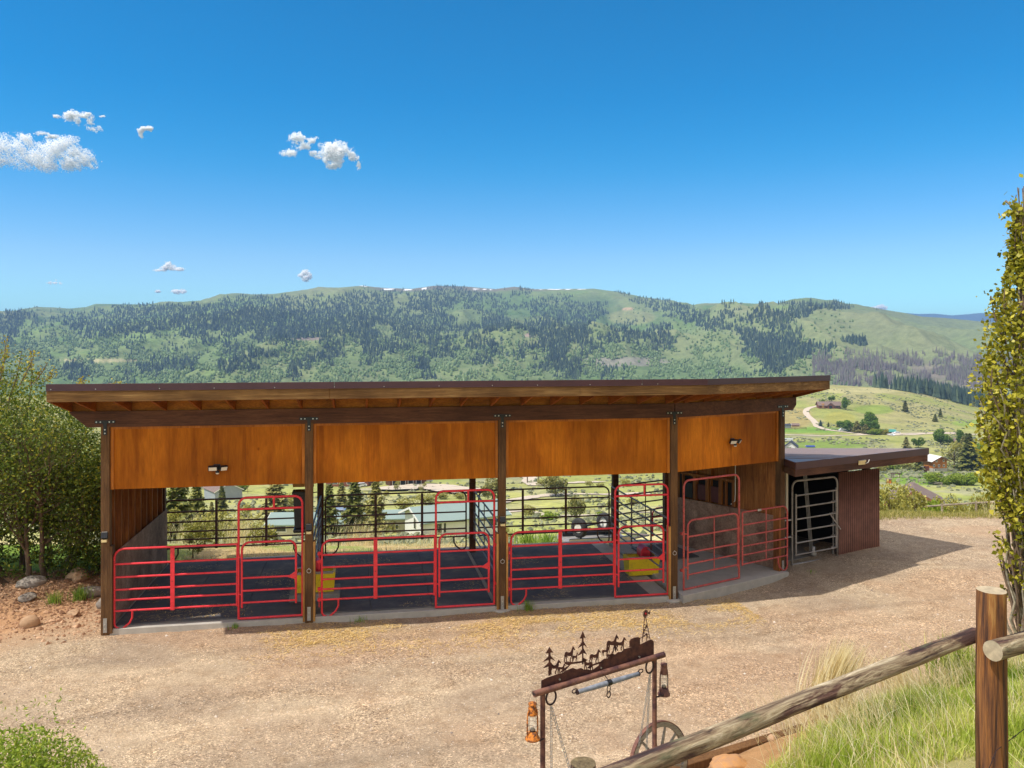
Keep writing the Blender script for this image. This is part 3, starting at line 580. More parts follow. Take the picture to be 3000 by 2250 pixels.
# --- roof: planes fall to the back; valley on the bisector of the bend
OV = 1.15; ZF = 4.34; SL = .227
E0 = Vector((-.60,-OV,0)); EB = Vector((LB+OV*math.tan(BR/2),-OV,0)); ET = TB @ Vector((BL+.18,-OV,0)); RK = TB @ Vector((BL+.47,0,0))
def zr(y, dz=0): return ZF+dz-SL*(y+OV)
bis = Vector((-math.sin(BR/2), math.cos(BR/2), 0))
bb = Vector((LB,0,0))+bis*(5.0/math.cos(BR/2)); rdir = (RK-ET).normalized(); er = ET+rdir*(OV+4.9)/ (rdir.dot(Vector((-math.sin(BR),math.cos(BR),0))))
def pd(p): # perpendicular distance behind the eave line
    return (p.y+OV) if p.x <= EB.x+ (p.y+OV)*(-math.tan(BR/2)) else ((TB.inverted() @ Vector(p)).y+OV)
def roofplate(name, mat, dz0, dz1, inset=0):
    m_ = MB()
    A_ = [E0, EB, bb, Vector((-.60,5.0,0))]; Bp = [EB, ET, er, bb]
    for P in (A_, Bp):
        ds = [0, 0, 6.15, 6.15]
        ds[2] = 5.0+OV if P is A_ else 4.9+OV; ds[3] = 5.0+OV
        vs = [(p.x,p.y,ZF+dz0-SL*d) for p, d in zip(P, ds)]+[(p.x,p.y,ZF+dz1-SL*d) for p, d in zip(P, ds)]
        m_.add(vs, [(3,2,1,0),(4,5,6,7),(0,1,5,4),(1,2,6,5),(2,3,7,6),(3,0,4,7)])
    return part(m_, name, mat)
roofplate('roof_deck', 'deck', .175, .20); roofplate('metal_roofing', 'flash', .204, .215)
def strip(name, mat, off, th, z0, z1, joints=()):
    """board standing along the eave"""
    e0 = E0+Vector((-.0,-off,0)); eb = Vector((LB+(OV+off)*math.tan(BR/2),-OV-off,0)); et = TB @ Vector((BL+.18,-OV-off,0))
    def board(a, b_, T=0):
        dv = (b_-a).normalized(); nv = Vector((-dv.y,dv.x,0))*th; m_ = MB()
        m_.add([(a.x,a.y,z0),(b_.x,b_.y,z0),(b_.x+nv.x,b_.y+nv.y,z0),(a.x+nv.x,a.y+nv.y,z0),(a.x,a.y,z1),(b_.x,b_.y,z1),(b_.x+nv.x,b_.y+nv.y,z1),(a.x+nv.x,a.y+nv.y,z1)],
               [(3,2,1,0),(4,5,6,7),(0,1,5,4),(1,2,6,5),(2,3,7,6),(3,0,4,7)]); return part(m_, name, mat, bevel=.003)
    xs = [e0]+[Vector((x,e0.y,0)) for x in joints]+[eb]
    r_ = [board(xs[i], xs[i+1]-Vector((.004 if i < len(xs)-2 else 0,0,0))) for i in range(len(xs)-1)]; r_.append(board(eb, et)); return r_
strip('fascia', 'fascia', .04, .038, ZF, ZF+.185, joints=(xA(966,-1.15), xA(1698,-1.15)))
fl = strip('roof_flashing', 'flash', .062, .02, ZF+.19, ZF+.305, joints=(xA(468,-1.15), xA(980,-1.15), xA(1880,-1.15)))
for px in (150,281,468,628,805,980,1125,1286,1442,1574,1728,1880,1926):
    sc = MB(); x = xA(px,-1.2); sc.tube([(x,-OV-.075,ZF+.215),(x,-OV-.062,ZF+.215)], .008, 6); sc.build('screw', M['bolt'], fl[0])
lip = strip('drip_edge', 'flash', .075, .016, ZF+.186, ZF+.194)
# rake boards on both ends
for a, b_ in ((Vector((-.60,-OV-.0,0)), Vector((-.60,5.0,0))), (ET, er)):
    dv = (b_-a); L_ = dv.length; dv.normalize(); da = 0; db = (6.15 if a.x < 0 else 6.05)
    m_ = MB(); nv = Vector((-dv.y,dv.x,0))*(-.038 if a.x < 0 else .038)*-1
    nv = nv*(-1 if a.x < 0 else 1)
    for z0, z1 in ((0,.185),):
        m_.add([(a.x,a.y,ZF+z0),(b_.x,b_.y,ZF+z0-SL*db),(b_.x+nv.x,b_.y+nv.y,ZF+z0-SL*db),(a.x+nv.x,a.y+nv.y,ZF+z0),(a.x,a.y,ZF+.17),(b_.x,b_.y,ZF+.17-SL*db),(b_.x+nv.x,b_.y+nv.y,ZF+.17-SL*db),(a.x+nv.x,a.y+nv.y,ZF+.17)],
               [(3,2,1,0),(4,5,6,7),(0,1,5,4),(1,2,6,5),(2,3,7,6),(3,0,4,7)])
    part(m_, 'rake_board', 'rafter')
# rafters
def rafter(T, x, y1=4.9, y0=-OV+.002, skew=0):
    m_ = MB(T); w_ = .019
    vs = []
    for y in (y0, y1):
        for dx in (-w_, w_):
            for dz in (.0, .172): vs.append((x+dx+skew*(y-y0), y, ZF+dz-SL*(y+OV)))
    m_.add(vs, [(0,2,3,1),(4,5,7,6),(0,1,5,4),(2,6,7,3),(0,4,6,2),(1,3,7,5)]); return part(m_, 'rafter', 'rafter')
x = -.18
while x < 10.9: rafter(I4, x); x += .61
rafter(I4, 11.0, y1=1.2)
x = .30
while x < BL+.15: rafter(TB, x, skew=-.02*x, y1=4.6); x += .56
# blocking above the beam between rafters
m_ = MB(); m_.prism([(-.58,4.092),(LB,4.092),(LB,4.30),(-.58,4.30)], -.03, -.008); m_.T = TB; m_.prism([(0,4.092),(BL+.4,4.092),(BL+.4,4.30),(0,4.30)], -.03,-.008); part(m_, 'eave_blocking', 'deck')
# --- left wall: sheathing, studs, kick panel
m_ = MB(); m_.box((-.075,.08,.06),(-.055,4.6,3.02))
m_.add([(-.075,.08,3.02),(-.055,.08,3.02),(-.055,4.6,3.02),(-.075,4.6,3.02),(-.075,.08,4.03),(-.055,.08,4.03),(-.055,4.6,3.03),(-.075,4.6,3.03)],[(0,1,5,4),(1,2,6,5),(2,3,7,6),(3,0,4,7),(4,5,6,7)])
wl = part(m_, 'left_wall', 'stud')
for i in range(9):
    y = .28+i*.47; m_ = MB(); m_.box((-.053,y,.11),(.06,y+.04,zr(y+.04)-.0)); m_.build('stud', M['stud'], wl)
m_ = MB(); m_.box((.062,.1,.12),(.08,4.45,1.42)); m_.build('kick_panel', M['kick'], wl)
# --- right wall between the right front post and the back corner
dv = (BK-B5); LW = dv.length; TW = Matrix.Translation(B5) @ Matrix.Rotation(math.atan2(dv.y,dv.x), 4, 'Z')
m_ = MB(TW); m_.add([(.05,-.09,.08),(LW,-.09,.08),(LW,-.07,.08),(.05,-.07,.08),(.05,-.09,3.98),(LW,-.09,3.2),(LW,-.07,3.2),(.05,-.07,3.98)],[(3,2,1,0),(4,5,6,7),(0,1,5,4),(1,2,6,5),(2,3,7,6),(3,0,4,7)])
wr = part(m_, 'right_wall', 'stud')
for i in range(8):
    x = .15+i*.45; m_ = MB(TW); m_.box((x,-.068,.17),(x+.04,.03,zr(x*.95)-.0)); m_.build('stud', M['stud'], wr)
m_ = MB(TW); m_.box((.09,.032,.16),(LW-.05,.05,1.38)); m_.build('kick_panel', M['kick'], wr)
m_ = MB(TW); m_.box((.09,.032,1.39),(1.15,.046,3.3)); m_.build('wall_panel', M['stud'], wr)
m_ = MB(TW); m_.box((1.3,-.066,1.40),(2.9,-.03,1.95)); m_.build('dark_opening', M['dark'], wr)
for x in (1.22, 1.62, 2.02, 2.42):
    m_ = MB(TW); m_.box((x,-.02,1.4),(x+.09,.055,2.0)); m_.build('shelf_divider', M['stud'], wr)
m_ = MB(TW); m_.box((1.2,-.02,2.0),(2.9,.07,2.05)); m_.build('shelf_rail', M['stud'], wr)
for x0, mt in ((1.72,'maroon'),(2.12,'maroon'),(2.55,'black')):
    m_ = MB(TW); m_.box((x0,-.02,1.42),(x0+.27,.03,1.80)); m_.build('tack_box', M[mt], wr, bevel=.01)
m_ = MB(TW); m_.tube([(1.2,.06,3.3),(1.2,.06,1.75),(1.22,.05,1.55),(1.35,.03,1.45)], .012, 6); m_.build('cable_conduit', M['whitepl'], wr)
# back purlins seen between bays and the beige gusset board
m_ = MB(); m_.box((-.05,4.24,2.75),(LB+1.5,4.36,2.98)); part(m_, 'back_beam', 'beam')
x = xA(886, 2.0); m_ = MB(); m_.box((x-.2,2.0,2.25),(x+.24,2.03,2.75)); part(m_, 'gusset_board', 'guard')
# flood lights
def flood(T, ang1, ang2):
    m_ = MB(T); m_.box((-.06,-.03,-.05),(.06,.0,.06)); fo = part(m_, 'flood_light', 'black', bevel=.01)
    for (cx, a, wd) in ((-.06,ang1,.14),(.13,ang2,.11)):
        T2 = T @ TT((cx,-.09,0)) @ Matrix.Rotation(a, 4, 'Z') @ Matrix.Rotation(R(28), 4, 'X')
        m_ = MB(T2); m_.box((-wd/2-.012,-.03,-.045),(wd/2+.012,.02,.05)); lh = m_.build('lamp_head', M['black'], fo, bevel=.008)
        m_ = MB(T2); m_.box((-wd/2,-.036,-.036),(wd/2,-.031,.036)); m_.build('lens', M['whitepl'], lh)
        m_ = MB(T); m_.tube([(0,-.03,.02),(cx,-.07,.02)], .015, 8); m_.build('arm', M['black'], lh)
    m_ = MB(T @ TT((.02,-.08,-.09))); m_.lathe([(0,.04),(.03,.035),(.036,.01),(.036,0)], 14); m_.build('sensor', M['black'], fo)
    m_ = MB(T @ TT((.02,-.08,-.09))); m_.lathe([(.034,-.001),(.03,-.016),(.015,-.028),(0,-.03)], 14); m_.build('sensor_lens', M['whitepl'], fo)
flood(TT((xA(636),-.0,zA(636,1369))), R(4), R(28))
flood(TB @ TT((1.73,0,3.2)), R(-12), R(30))
# ------------------------------------------------------------------ corral panels and gates
RZ = [1.55,1.27,1.03,.80,.61,.41]
def arc(cx, cz, r, a0, a1, n=6): return [(cx+r*math.cos(a0+(a1-a0)*i/n), 0, cz+r*math.sin(a0+(a1-a0)*i/n)) for i in range(n+1)]
def panel(name, label, cat, x, y, T, L, mat, z0=0, rl=True, rr=True, loops='l', braces=(.5,), bmat=None, foot=.08, rails=RZ, group=None, bw=.075, r=.021, rot=0, botl=None, rod=False):
    """tube corral panel: outer frame with rounded corners, rails, flat braces and foot loops"""
    P = shed.matrix_basis @ T @ Vector((x,y,0)); ang = AA+(BR if T is TB else 0)+rot
    t = thing(name, label, cat, (P.x,P.y,z0), ang, group); m_ = MB(); rc = .17; zt = rails[0]; zb = botl if botl is not None else rails[-1]-.03
    pts = [(0,0,zb)]
    pts += (arc(rc, zt-rc, rc, math.pi, math.pi/2) if rl else [(0,0,zt)])
    pts += (arc(L-rc, zt-rc, rc, math.pi/2, 0) if rr else [(L,0,zt)])
    pts += [(L,0,zb)]
    if rl: m_.tube(pts if rr else pts, r, 10)
    else: m_.tube(pts[:2], r, 10); m_.tube(pts[1:], r, 10)
    m_.build('frame', M[mat], t)
    for z in rails[1:]:
        m_ = MB(); m_.tube([(0,0,z),(L,0,z)], r*.93, 8); m_.build('rail', M[mat], t)
    for f in braces:
        m_ = MB()
        if rod: m_.tube([(L*f,-.022,rails[-1]-.015),(L*f,-.022,zt)], .011, 8)
        else: m_.box((L*f-bw/2,-.030,rails[-1]-.03),(L*f+bw/2,-.022,zt-.02))
        m_.build('brace', M[bmat or mat], t)
    for c in loops:
        x0, sg = (0, 1) if c == 'l' else (L, -1); z = rails[-1]; m_ = MB()
        m_.tube([(x0,0,z),(x0,0,foot+.10)]+[(x0+sg*(.12-.12*math.cos(a)),0,foot+.10-.10*math.sin(a)) for a in np.linspace(.3,1.75,6)]+[(x0+sg*.26,0,foot+.10),(x0+sg*.31,0,foot+.2),(x0+sg*.31,0,z)], r*.93, 8)
        m_.build('foot_loop', M[mat], t)
    return t
def pins(t, x, zs, mat):
    for z in zs:
        m_ = MB(); m_.box((x-.03,-.03,z-.028),(x+.03,.03,z+.028)); m_.tube([(x,-.035,z+.05),(x,-.035,z-.14)], .008, 6); m_.build('pin_latch', M[mat], t)
def bow(label, x, y, T, L, z0, mat, rot=0, rod=False, leafx=(.055,.90), bars=True, ext=(), group='red walk-through gates along the front', hg=0):
    P = shed.matrix_basis @ T @ Vector((x,y,0)); ang = AA+(BR if T is TB else 0)+rot
    t = thing('walk_through_gate', label, 'gate', (P.x,P.y,z0), ang, group); H = 2.32; rc = .15; m_ = MB()
    m_.tube([(0,0,.03)]+arc(rc,H-rc,rc,math.pi,math.pi/2)+arc(L-rc,H-rc,rc,math.pi/2,0)+[(L,0,.03)], .022, 10); m_.tube([(0,0,.04),(L,0,.04)], .022, 10); m_.build('frame', M[mat], t)
    if bars:
        m_ = MB(); m_.tube([(0,0,H-.22),(L,0,H-.22)], .021, 8); m_.build('head_rail', M[mat], t)
        m_ = MB(); m_.tube([(L*.55,0,H-.22),(L*.55,0,H)], .021, 8); m_.build('head_stub', M[mat], t)
    a, b_ = leafx[0]*L, leafx[1]*L; w_ = b_-a; zs = [1.48,1.14,.81,.57,.345]; rc = .14; m_ = MB()
    m_.tube([(a,-.035,.25)]+[(p[0],-.035,p[2]) for p in arc(a+rc,zs[0]-rc,rc,math.pi,math.pi/2)+arc(b_-rc,zs[0]-rc,rc,math.pi/2,0)]+[(b_,-.035,.29)], .021, 10)
    lf = m_.build('gate_leaf', M[mat], t)
    for z in zs[1:]:
        m_ = MB(); m_.tube([(a,-.035,z),(b_,-.035,z)], .019, 8); m_.build('rail', M[mat], lf)
    if rod: m_ = MB(); m_.tube([((a+b_)/2,-.058,.345),((a+b_)/2,-.058,1.48)], .011, 8); m_.build('upright_rod', M[mat], lf)
    m_ = MB(); m_.prism([(b_-.16,.80),(b_+.02,.74),(b_+.02,.92)] if not rod else [(b_,1.1),(b_+.05,1.1),(b_+.05,1.16),(b_,1.16)], -.062, -.05); m_.build('latch_plate', M[mat], lf)
    for z in (.5, 1.2):
        m_ = MB(); m_.tube([(0,0,z),(a,-.035,z)], .016, 6); m_.build('hinge', M[mat], lf)
    for c, sg in (('l',-1),('r',1)):
        if c in ext: pins(t, (0 if c == 'l' else L)+sg*.05, (.45,1.22), mat)
    return t
bays = [(xA(335), xA(699), xA(886), 'left bay'), (xA(943), xA(1277), xA(1448), 'middle bay'), (xA(1497), xA(1802), xA(1957), 'third bay')]
orde = [('left bay, beside the big shrub','left bay, in front of the dark strawless mats'),('middle bay, right of the post over the yellow waterer','middle bay, with the white house behind it'),('third bay before the upturned trailer','third bay before the red-lidded waterer')]
for (a, b_, c, nm), (l1, l2) in zip(bays, orde):
    t = panel('corral_panel', 'red six-rail panel across the '+l1, 'corral panel', a, -.0, I4, b_-a-.03, 'red', rr=False, group='red corral panels along the front of the shelter', braces=(.47,))
    pins(t, -.05, (.42,.62,1.15,1.3) if nm != 'left bay' else (.42,1.2), 'red')
    bow('red walk-through gate in the '+l2, b_, 0, I4, c-b_, .10, 'red', ext=('r',))
# right bay
def xB(px, y=0.):
    P = shed.matrix_basis @ TB @ Vector((0,y,0)); ang = AA+BR; r = (px-1500)/F; return (P.y*r-P.x)/(math.cos(ang)-r*math.sin(ang))
a, b_, c = xB(2001), xB(2163), xB(2296)
bow('pale red gate with a centre rod in the angled right bay', a, -.02, TB, b_-a, .14, 'redold', rod=True, leafx=(.05,.955), bars=False, ext=('l',))
t = panel('corral_panel', 'pale red six-rail panel with a thin centre rod, in the angled right bay', 'corral panel', b_+.02, -.1, TB, c-b_-.02, 'redold', z0=.08, rl=False, loops='r', braces=(.5,), rod=True, r=.019, group='red corral panels along the front of the shelter')
m_ = MB(); m_.box((.46,-.024,1.525),(.58,-.0225,1.575)); m_.build('name_plate', M['galv'], t)
# back panels
bd = 'dark brown six-rail panel closing the back of the '
for i, (p0, p1, br_, lab, lp) in enumerate(((484, 900, (.36,.71), bd+'left bay', 'lr'),(954, 1364, (.35,.68), bd+'middle bay', 'lr'),(1401, 1781, (.33,.66), bd+'third bay', 'r'))):
    a = xA(p0, 4.55); b_ = xA(p1, 4.55)
    panel('corral_panel', lab, 'corral panel', a, 4.45, I4, b_-a, 'brown', z0=.06, braces=br_, bw=.06, loops=lp, bmat='brown', group='dark corral panels at the back of the shelter')
x = xA(1811, 4.4); P = shed.matrix_basis @ Vector((x,4.4,0)); a2 = math.atan2(1.0, 1.55)
panel('corral_panel', 'dark brown panel swung outwards behind the angled right bay', 'corral panel', x, 4.4, I4, 1.85, 'brown', z0=.08, rl=False, loops='', braces=(.5,), bw=.03, bmat='brown', rot=a2-AA, group='dark corral panels at the back of the shelter')
# a short red panel beyond the open back of the right bay
panel('corral_panel', 'short low red panel seen beyond the angled back gate', 'corral panel', xA(1912,5.6), 5.6, I4, .55, 'red', z0=-.25, rails=[1.0,.75,.5,.25], loops='', braces=(), rot=R(14))
# partitions between the bays
pl = ['steel partition panel with maroon braces behind the second post, seen nearly edge-on','steel partition panel with maroon braces behind the third post','steel partition panel with maroon braces over the yellow waterer with the red lid']
for x, lb in zip((X2+.02, X3+.02, LB-.02), pl):
    panel('partition_panel', lb, 'corral panel', x, .22, I4, 3.95, 'steel', z0=.10, rl=False, rr=False, loops='', braces=(.28,.62) , bmat='maroon', bw=.10, r=.020, rot=R(90), group='steel partition panels between the bays')
# waterers
def waterer(label, x, y, base, lidx, W=.74):
    P = WA(x, y); t = thing('livestock_waterer', label, 'waterer', (*P,.125), AA, 'yellow livestock waterers')
    z0 = 0
    if base: m_ = MB(); m_.box((-.5,-.30,0),(.5,.42,.14)); m_.build('concrete_base', M['conc_dark'], t, bevel=.02); z0 = .142
    m_ = MB(); w0, w1 = W/2-.03, W/2; y0, y1 = -.17, -.2; h = .40
    m_.add([(-w0,y0,z0),(w0,y0,z0),(w0,.2,z0),(-w0,.2,z0),(-w1,y1,z0+h),(w1,y1,z0+h),(w1,.24,z0+h),(-w1,.24,z0+h)], [(3,2,1,0),(0,1,5,4),(1,2,6,5),(2,3,7,6),(3,0,4,7)])
    m_.add([(-w1,y1,z0+h),(w1,y1,z0+h),(w1,.24,z0+h),(-w1,.24,z0+h),(-w1+.06,y1+.05,z0+h),(w1-.06,y1+.05,z0+h),(w1-.06,.19,z0+h),(-w1+.06,.19,z0+h)], [(0,1,5,4),(1,2,6,5),(2,3,7,6),(3,0,4,7)])
    m_.build('body', M['yellow'], t, bevel=.012)
    m_ = MB(); m_.box((-w1+.06,y1+.05,z0+h-.14),(w1-.06,.19,z0+h-.13)); m_.build('trough_floor', M['galv'], t)
    m_ = MB(); m_.box((-w1+.04,y1-.006,z0+h-.02),(w1-.04,y1+.03,z0+h+.025)); m_.box((-w1+.02,.2,z0+h),(w1-.02,.235,z0+h+.03)); m_.build('rim', M['graytube'], t, bevel=.004)
    m_ = MB(); m_.box((lidx-.12,-.13,z0+h-.02),(lidx+.12,.17,z0+h+.12)); m_.tube([(lidx,-.13,z0+h+.11),(lidx,.17,z0+h+.11)], .12, 14); m_.build('float_cover', M['redplastic'], t, bevel=.03)
    return t
waterer('yellow waterer on a concrete block behind the second post', X2+.05, 1.15, True, .02, .82)
waterer('yellow waterer with a red float cover behind the third bay gate', 10.85, 1.6, False, .06)
# black feeder beside the second post
x = xA(882, 1.0); P = WA(x, 1.0); t = thing('hay_feeder', 'tall dark plastic feeder hung behind the second post', 'feeder', (*P,.0), AA)
zt = zA(882,1448,1.0); zb = zA(882,1562,1.0)
m_ = MB(); m_.add([(-.16,0,zt),(.16,0,zt),(.16,.3,zt),(-.16,.3,zt),(-.13,.02,zb+.08),(.14,.02,zb+.08),(.14,.28,zb+.08),(-.13,.28,zb+.08)], [(0,1,5,4)[::-1],(1,2,6,5)[::-1],(2,3,7,6)[::-1],(3,0,4,7)[::-1],(4,5,6,7)[::-1]])
m_.box((-.16,0,zb),(.15,.3,zb+.08)); m_.build('bin', M['black'], t, bevel=.03)
m_ = MB(); m_.box((-.18,-.02,zt),(.18,.32,zt+.05)); m_.build('rim', M['black'], t, bevel=.01)
m_ = MB(); m_.tube([(.18,.1,zt),(.33,.1,zt+.02)], .012, 6); m_.build('hanger', M['steel'], t)
# ------------------------------------------------------------------ lean-to on the right
CL = Vector((6.02,17.40,0)); CR_ = Vector((10.05,19.80,0)); cd = (CR_-CL).normalized(); CA = math.atan2(cd.y,cd.x)
lean = thing('lean_to_shed', 'low brown lean-to with a flat metal roof at the right end of the shelter', 'shed', (CL.x,CL.y,0), CA)
LL = (CR_-CL).length; sl = .105
m_ = MB(); b0 = .25
def zl(y, d=0): return 2.80+d-sl*y
m_.add([(0,0,zl(0,-.02)),(LL,0,zl(0,-.02)),(LL,4.2,zl(4.2,-.02)),(.52,4.2,zl(4.2,-.02)),(.90,1.08,zl(1.08,-.02)),(0,0,zl(0)),(LL,0,zl(0)),(LL,4.2,zl(4.2)),(.52,4.2,zl(4.2)),(.90,1.08,zl(1.08))],
       [(5,6,7,8,9),(4,3,2,1,0),(0,1,6,5),(1,2,7,6),(2,3,8,7),(3,4,9,8),(4,0,5,9)]); m_.build('roof', M['leanroof'], lean)
m_ = MB()
for i in range(9):
    x = 1.1+i*.4; m_.add([(x-.012,0.02,zl(.02,.001)),(x+.012,.02,zl(.02,.001)),(x+.012,4.2,zl(4.2,.001)),(x-.012,4.2,zl(4.2,.001)),(x,.02,zl(.02,.012)),(x,4.2,zl(4.2,.012))],[(0,4,5,3),(4,1,2,5)])
m_.build('roof_rib', M['leanroof'], lean)
m_ = MB(); m_.box((-.001,-.02,2.655),(LL+.02,-.003,2.812)); m_.bar((0,-.01,2.73),(.86,1.03,2.63), .018, .155); m_.build('roof_flashing', M['flash'], lean)
m_ = MB(); m_.box((0,.0,2.50),(LL,.038,2.652)); m_.bar((.02,.03,2.575),(.87,1.05,2.475), .038, .15); m_.bar((LL-.02,.04,2.575),(LL-.02,4.1,2.16), .038,.15); m_.build('fascia', M['beam'], lean)
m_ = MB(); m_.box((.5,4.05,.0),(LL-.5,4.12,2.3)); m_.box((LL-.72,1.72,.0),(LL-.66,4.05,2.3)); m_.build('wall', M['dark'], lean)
iv = Matrix.Rotation(-CA, 4, 'Z') @ Matrix.Translation(-CL)
g0 = iv @ Vector((6.62,19.36,0)); g1 = iv @ Vector((7.97,20.08,0)); c0 = iv @ Vector((8.03,20.13,0)); c1 = iv @ Vector((9.35,20.84,0))
m_ = MB(); m_.box((c1.x-.42,c1.y+.07,.1),(c1.x-.28,c1.y+.21,2.42)); m_.build('post', M['beam'], lean)
m_ = MB(); m_.box((.98,1.55,2.28),(LL-.5,1.64,2.44)); m_.build('header', M['beam'], lean)
m_ = MB(); m_.box((0,1.66,.02),(LL-.7,4.0,.12)); m_.build('dirt_floor', M['conc_dark'], lean)
# corrugated sheet: real waves
xs = np.linspace(0, (c1-c0).length, 241); dvc = (c1-c0).normalized(); nvc = Vector((-dvc.y,dvc.x,0)); vs = []; fs = []
for th in (0, .004):
    for z in (.12, 2.17):
        for x in xs:
            p = c0+dvc*x+nvc*(.019*math.cos(x*2*math.pi/.0685)+th); vs.append((p.x,p.y,z))
nxx = len(xs)
for i in range(nxx-1): fs += [(i,i+1,nxx+i+1,nxx+i),(2*nxx+i+1,2*nxx+i,3*nxx+i,3*nxx+i+1),(nxx+i,nxx+i+1,3*nxx+i+1,3*nxx+i)]
fs += [(0,nxx,3*nxx,2*nxx),(nxx-1,3*nxx-1,4*nxx-1,2*nxx-1)]
m_ = MB(); m_.add(vs, fs, True); o = m_.build('corrugated_panel', M['corr'], lean); at_ = o.data.attributes.new('trough_shade', 'FLOAT', 'POINT'); at_.data.foreach_set('value', np.tile(.5+.5*np.cos(xs*2*np.pi/.0685), 4).astype(np.float32))
m_ = MB(); p = c0+dvc*.62; m_.box((p.x-.28,p.y-.05,.02),(p.x+.5,p.y+.25,.115)); m_.build('stone_sill', M['conc'], lean, bevel=.01)
m_ = MB(); m_.box((2.05,-.03,2.60),(2.29,.0-.021,2.70)); m_.box((2.05,-.05,2.66),(2.29,-.021,2.70)); bl = m_.build('wall_light', M['lens'], lean, bevel=.005)
m_ = MB(); m_.box((2.06,-.055,2.701),(2.28,-.02,2.706)); m_.tube([(2.30,-.03,2.62),(2.36,-.05,2.64),(2.40,-.05,2.70)], .012, 6); m_.build('solar_cell', M['galv'], bl)
# grey gate
P = CL+Matrix.Rotation(CA,3,'Z') @ Vector((g0.x,g0.y,0)); gl = (g1-g0).length; ga = math.atan2((g1-g0).y,(g1-g0).x)+CA
t = thing('stall_gate', 'tall grey tube gate with a rounded top at the lean-to doorway', 'gate', (P.x,P.y,.08), ga)
m_ = MB(); m_.tube([(0,0,.03)]+arc(.17,2.0-.17,.17,math.pi,math.pi/2)+arc(gl-.17,2.0-.17,.17,math.pi/2,0)+[(gl,0,.03),(gl-.01,0,.03),(0,0,.03)], .024, 10); m_.build('frame', M['graytube'], t)
m_ = MB(); m_.tube([(.07,-.05,.24),(.07,-.05,1.70)], .024, 10); m_.tube([(gl-.09,-.05,.3),(gl-.09,-.05,1.74)], .024, 10); lf = m_.build('gate_leaf', M['graytube'], t)
for z in (1.66,1.38,1.10,.82,.54,.26):
    m_ = MB(); m_.tube([(.07,-.05,z),(gl-.09,-.05,z+.02)], .019, 8); m_.build('rail', M['graytube'], lf)
m_ = MB(); m_.bar((gl-.36,-.08,1.15),(gl+.02,-.09,.72), .03, .012, (0,1,0)); m_.build('latch_bar', M['graytube'], lf)
t2 = thing('corral_panel', 'short grey tube rails between the grey gate and the corrugated panel', 'corral panel', (P.x,P.y,.08), ga)
for z in (1.62,1.36,1.08,.80,.52,.24): m_ = MB(); m_.tube([(gl-.02,.16,z),(gl+.5,.20,z)], .019, 8); m_.build('rail', M['graytube'], t2)
m_ = MB(); m_.tube([(gl+.05,.16,.05),(gl+.05,.16,1.62)], .02, 8); m_.build('upright', M['graytube'], t2)
# downpipe, hoses
t = thing('drain_pipe', 'pale vertical pipe strapped beside the grey gate', 'pipe', (P.x-.17,P.y-.1,.0), ga)
m_ = MB(); m_.box((-.04,-.03,1.35),(.03,.03,2.45)); m_.build('upper_pipe', M['cream'], t, bevel=.005)
m_ = MB(); m_.tube([(0,0,.05),(0,0,1.36)], .03, 8); m_.build('lower_pipe', M['steel'], t)
for z in (.78,1.18): m_ = MB(); m_.tube([(-.1,0,z),(.13,-.02,z)], .02, 8); m_.build('strap', M['galv'], t)
t = thing('pipe_bundle', 'white plastic pipes tied beside the right corner post', 'pipes', (P.x-.27,P.y-.12,.0), ga)
for dx in (0,.04): m_ = MB(); m_.tube([(dx,-.02,.80),(dx-.03,-.02,1.18)], .016, 8); m_.build('pipe', M['whitepl'], t)
# pale rods inside, small wheel-like reel
q_ = CL+Matrix.Rotation(CA,3,'Z') @ Vector((g1.x-.25,g1.y+.6,0))
t = thing('tool_bundle', 'pale rods leaning in the dark inside the lean-to', 'rods', (q_.x,q_.y,.12), CA)
for dx in (0,.05,.1): m_ = MB(); m_.tube([(dx,0,0),(dx-.12,.1,1.95)], .014, 6); m_.build('rod', M['galv'], t)
q_ = CL+Matrix.Rotation(CA,3,'Z') @ Vector((g1.x-.45,g1.y+.35,0))
t = thing('trailer_jack', 'small round iron jack on the lean-to floor behind the grey gate', 'jack', (q_.x,q_.y,.12), CA)
m_ = MB(); m_.lathe([(0,0),(.08,0),(.09,.05),(.05,.12),(.05,.22),(0,.24)], 14); m_.build('body', M['galv'], t)
m_ = MB(); m_.tube([(-.11,0,.1),(.11,0,.1)], .03, 8); m_.build('axle', M['dkiron'], t)
# ------------------------------------------------------------------ iron garden arch with horse silhouettes
GX0, GY0 = .30, 8.0; GA_ = math.atan2(.875, 1.246); gc, gs = math.cos(GA_), math.sin(GA_)
def pG(px, py):
    """photo point -> (along, height) in the plane of the arch"""
    r = (px-1500)/F; s = (r*GY0-GX0)/(gc-r*gs); return s, CH-(py-HY)/F*(GY0+s*gs)
c1_ = lambda x, y: pG(1500+x/3.318, 1750+y/3.318)
arch = thing('silhouette_arch', 'rusty pipe arch with cut-out horses, pines and a windmill on its crossbar', 'garden arch', (GX0,GY0,hn(GX0,GY0)-.0), GA_)
gz = arch.location.z
def G(mb, name, mat, parent=None, **k): return mb.build(name, M[mat], parent or arch, **k)
AL = 1.52; zb_ = (pG(1561,2028)[1]+pG(1941,1919)[1])/2; print('ARCH', pG(1561,2028), pG(1941,1919), pG(1590,2010), pG(1918,1915), c1_(293,868), c1_(1387,560))
for s in (0, AL):
    m_ = MB(); m_.tube([(s,0,-.15),(s,0,zb_-gz-.02)], .0255, 12); G(m_, 'leg', 'rustpipe')
sa, za = pG(1561,2028); sb, zb2 = pG(1941,1919)
m_ = MB(); m_.tube([(sa,-.02,zb_-gz),(sb,-.02,zb_-gz)], .031, 14); G(m_, 'crossbar', 'rustpipe')
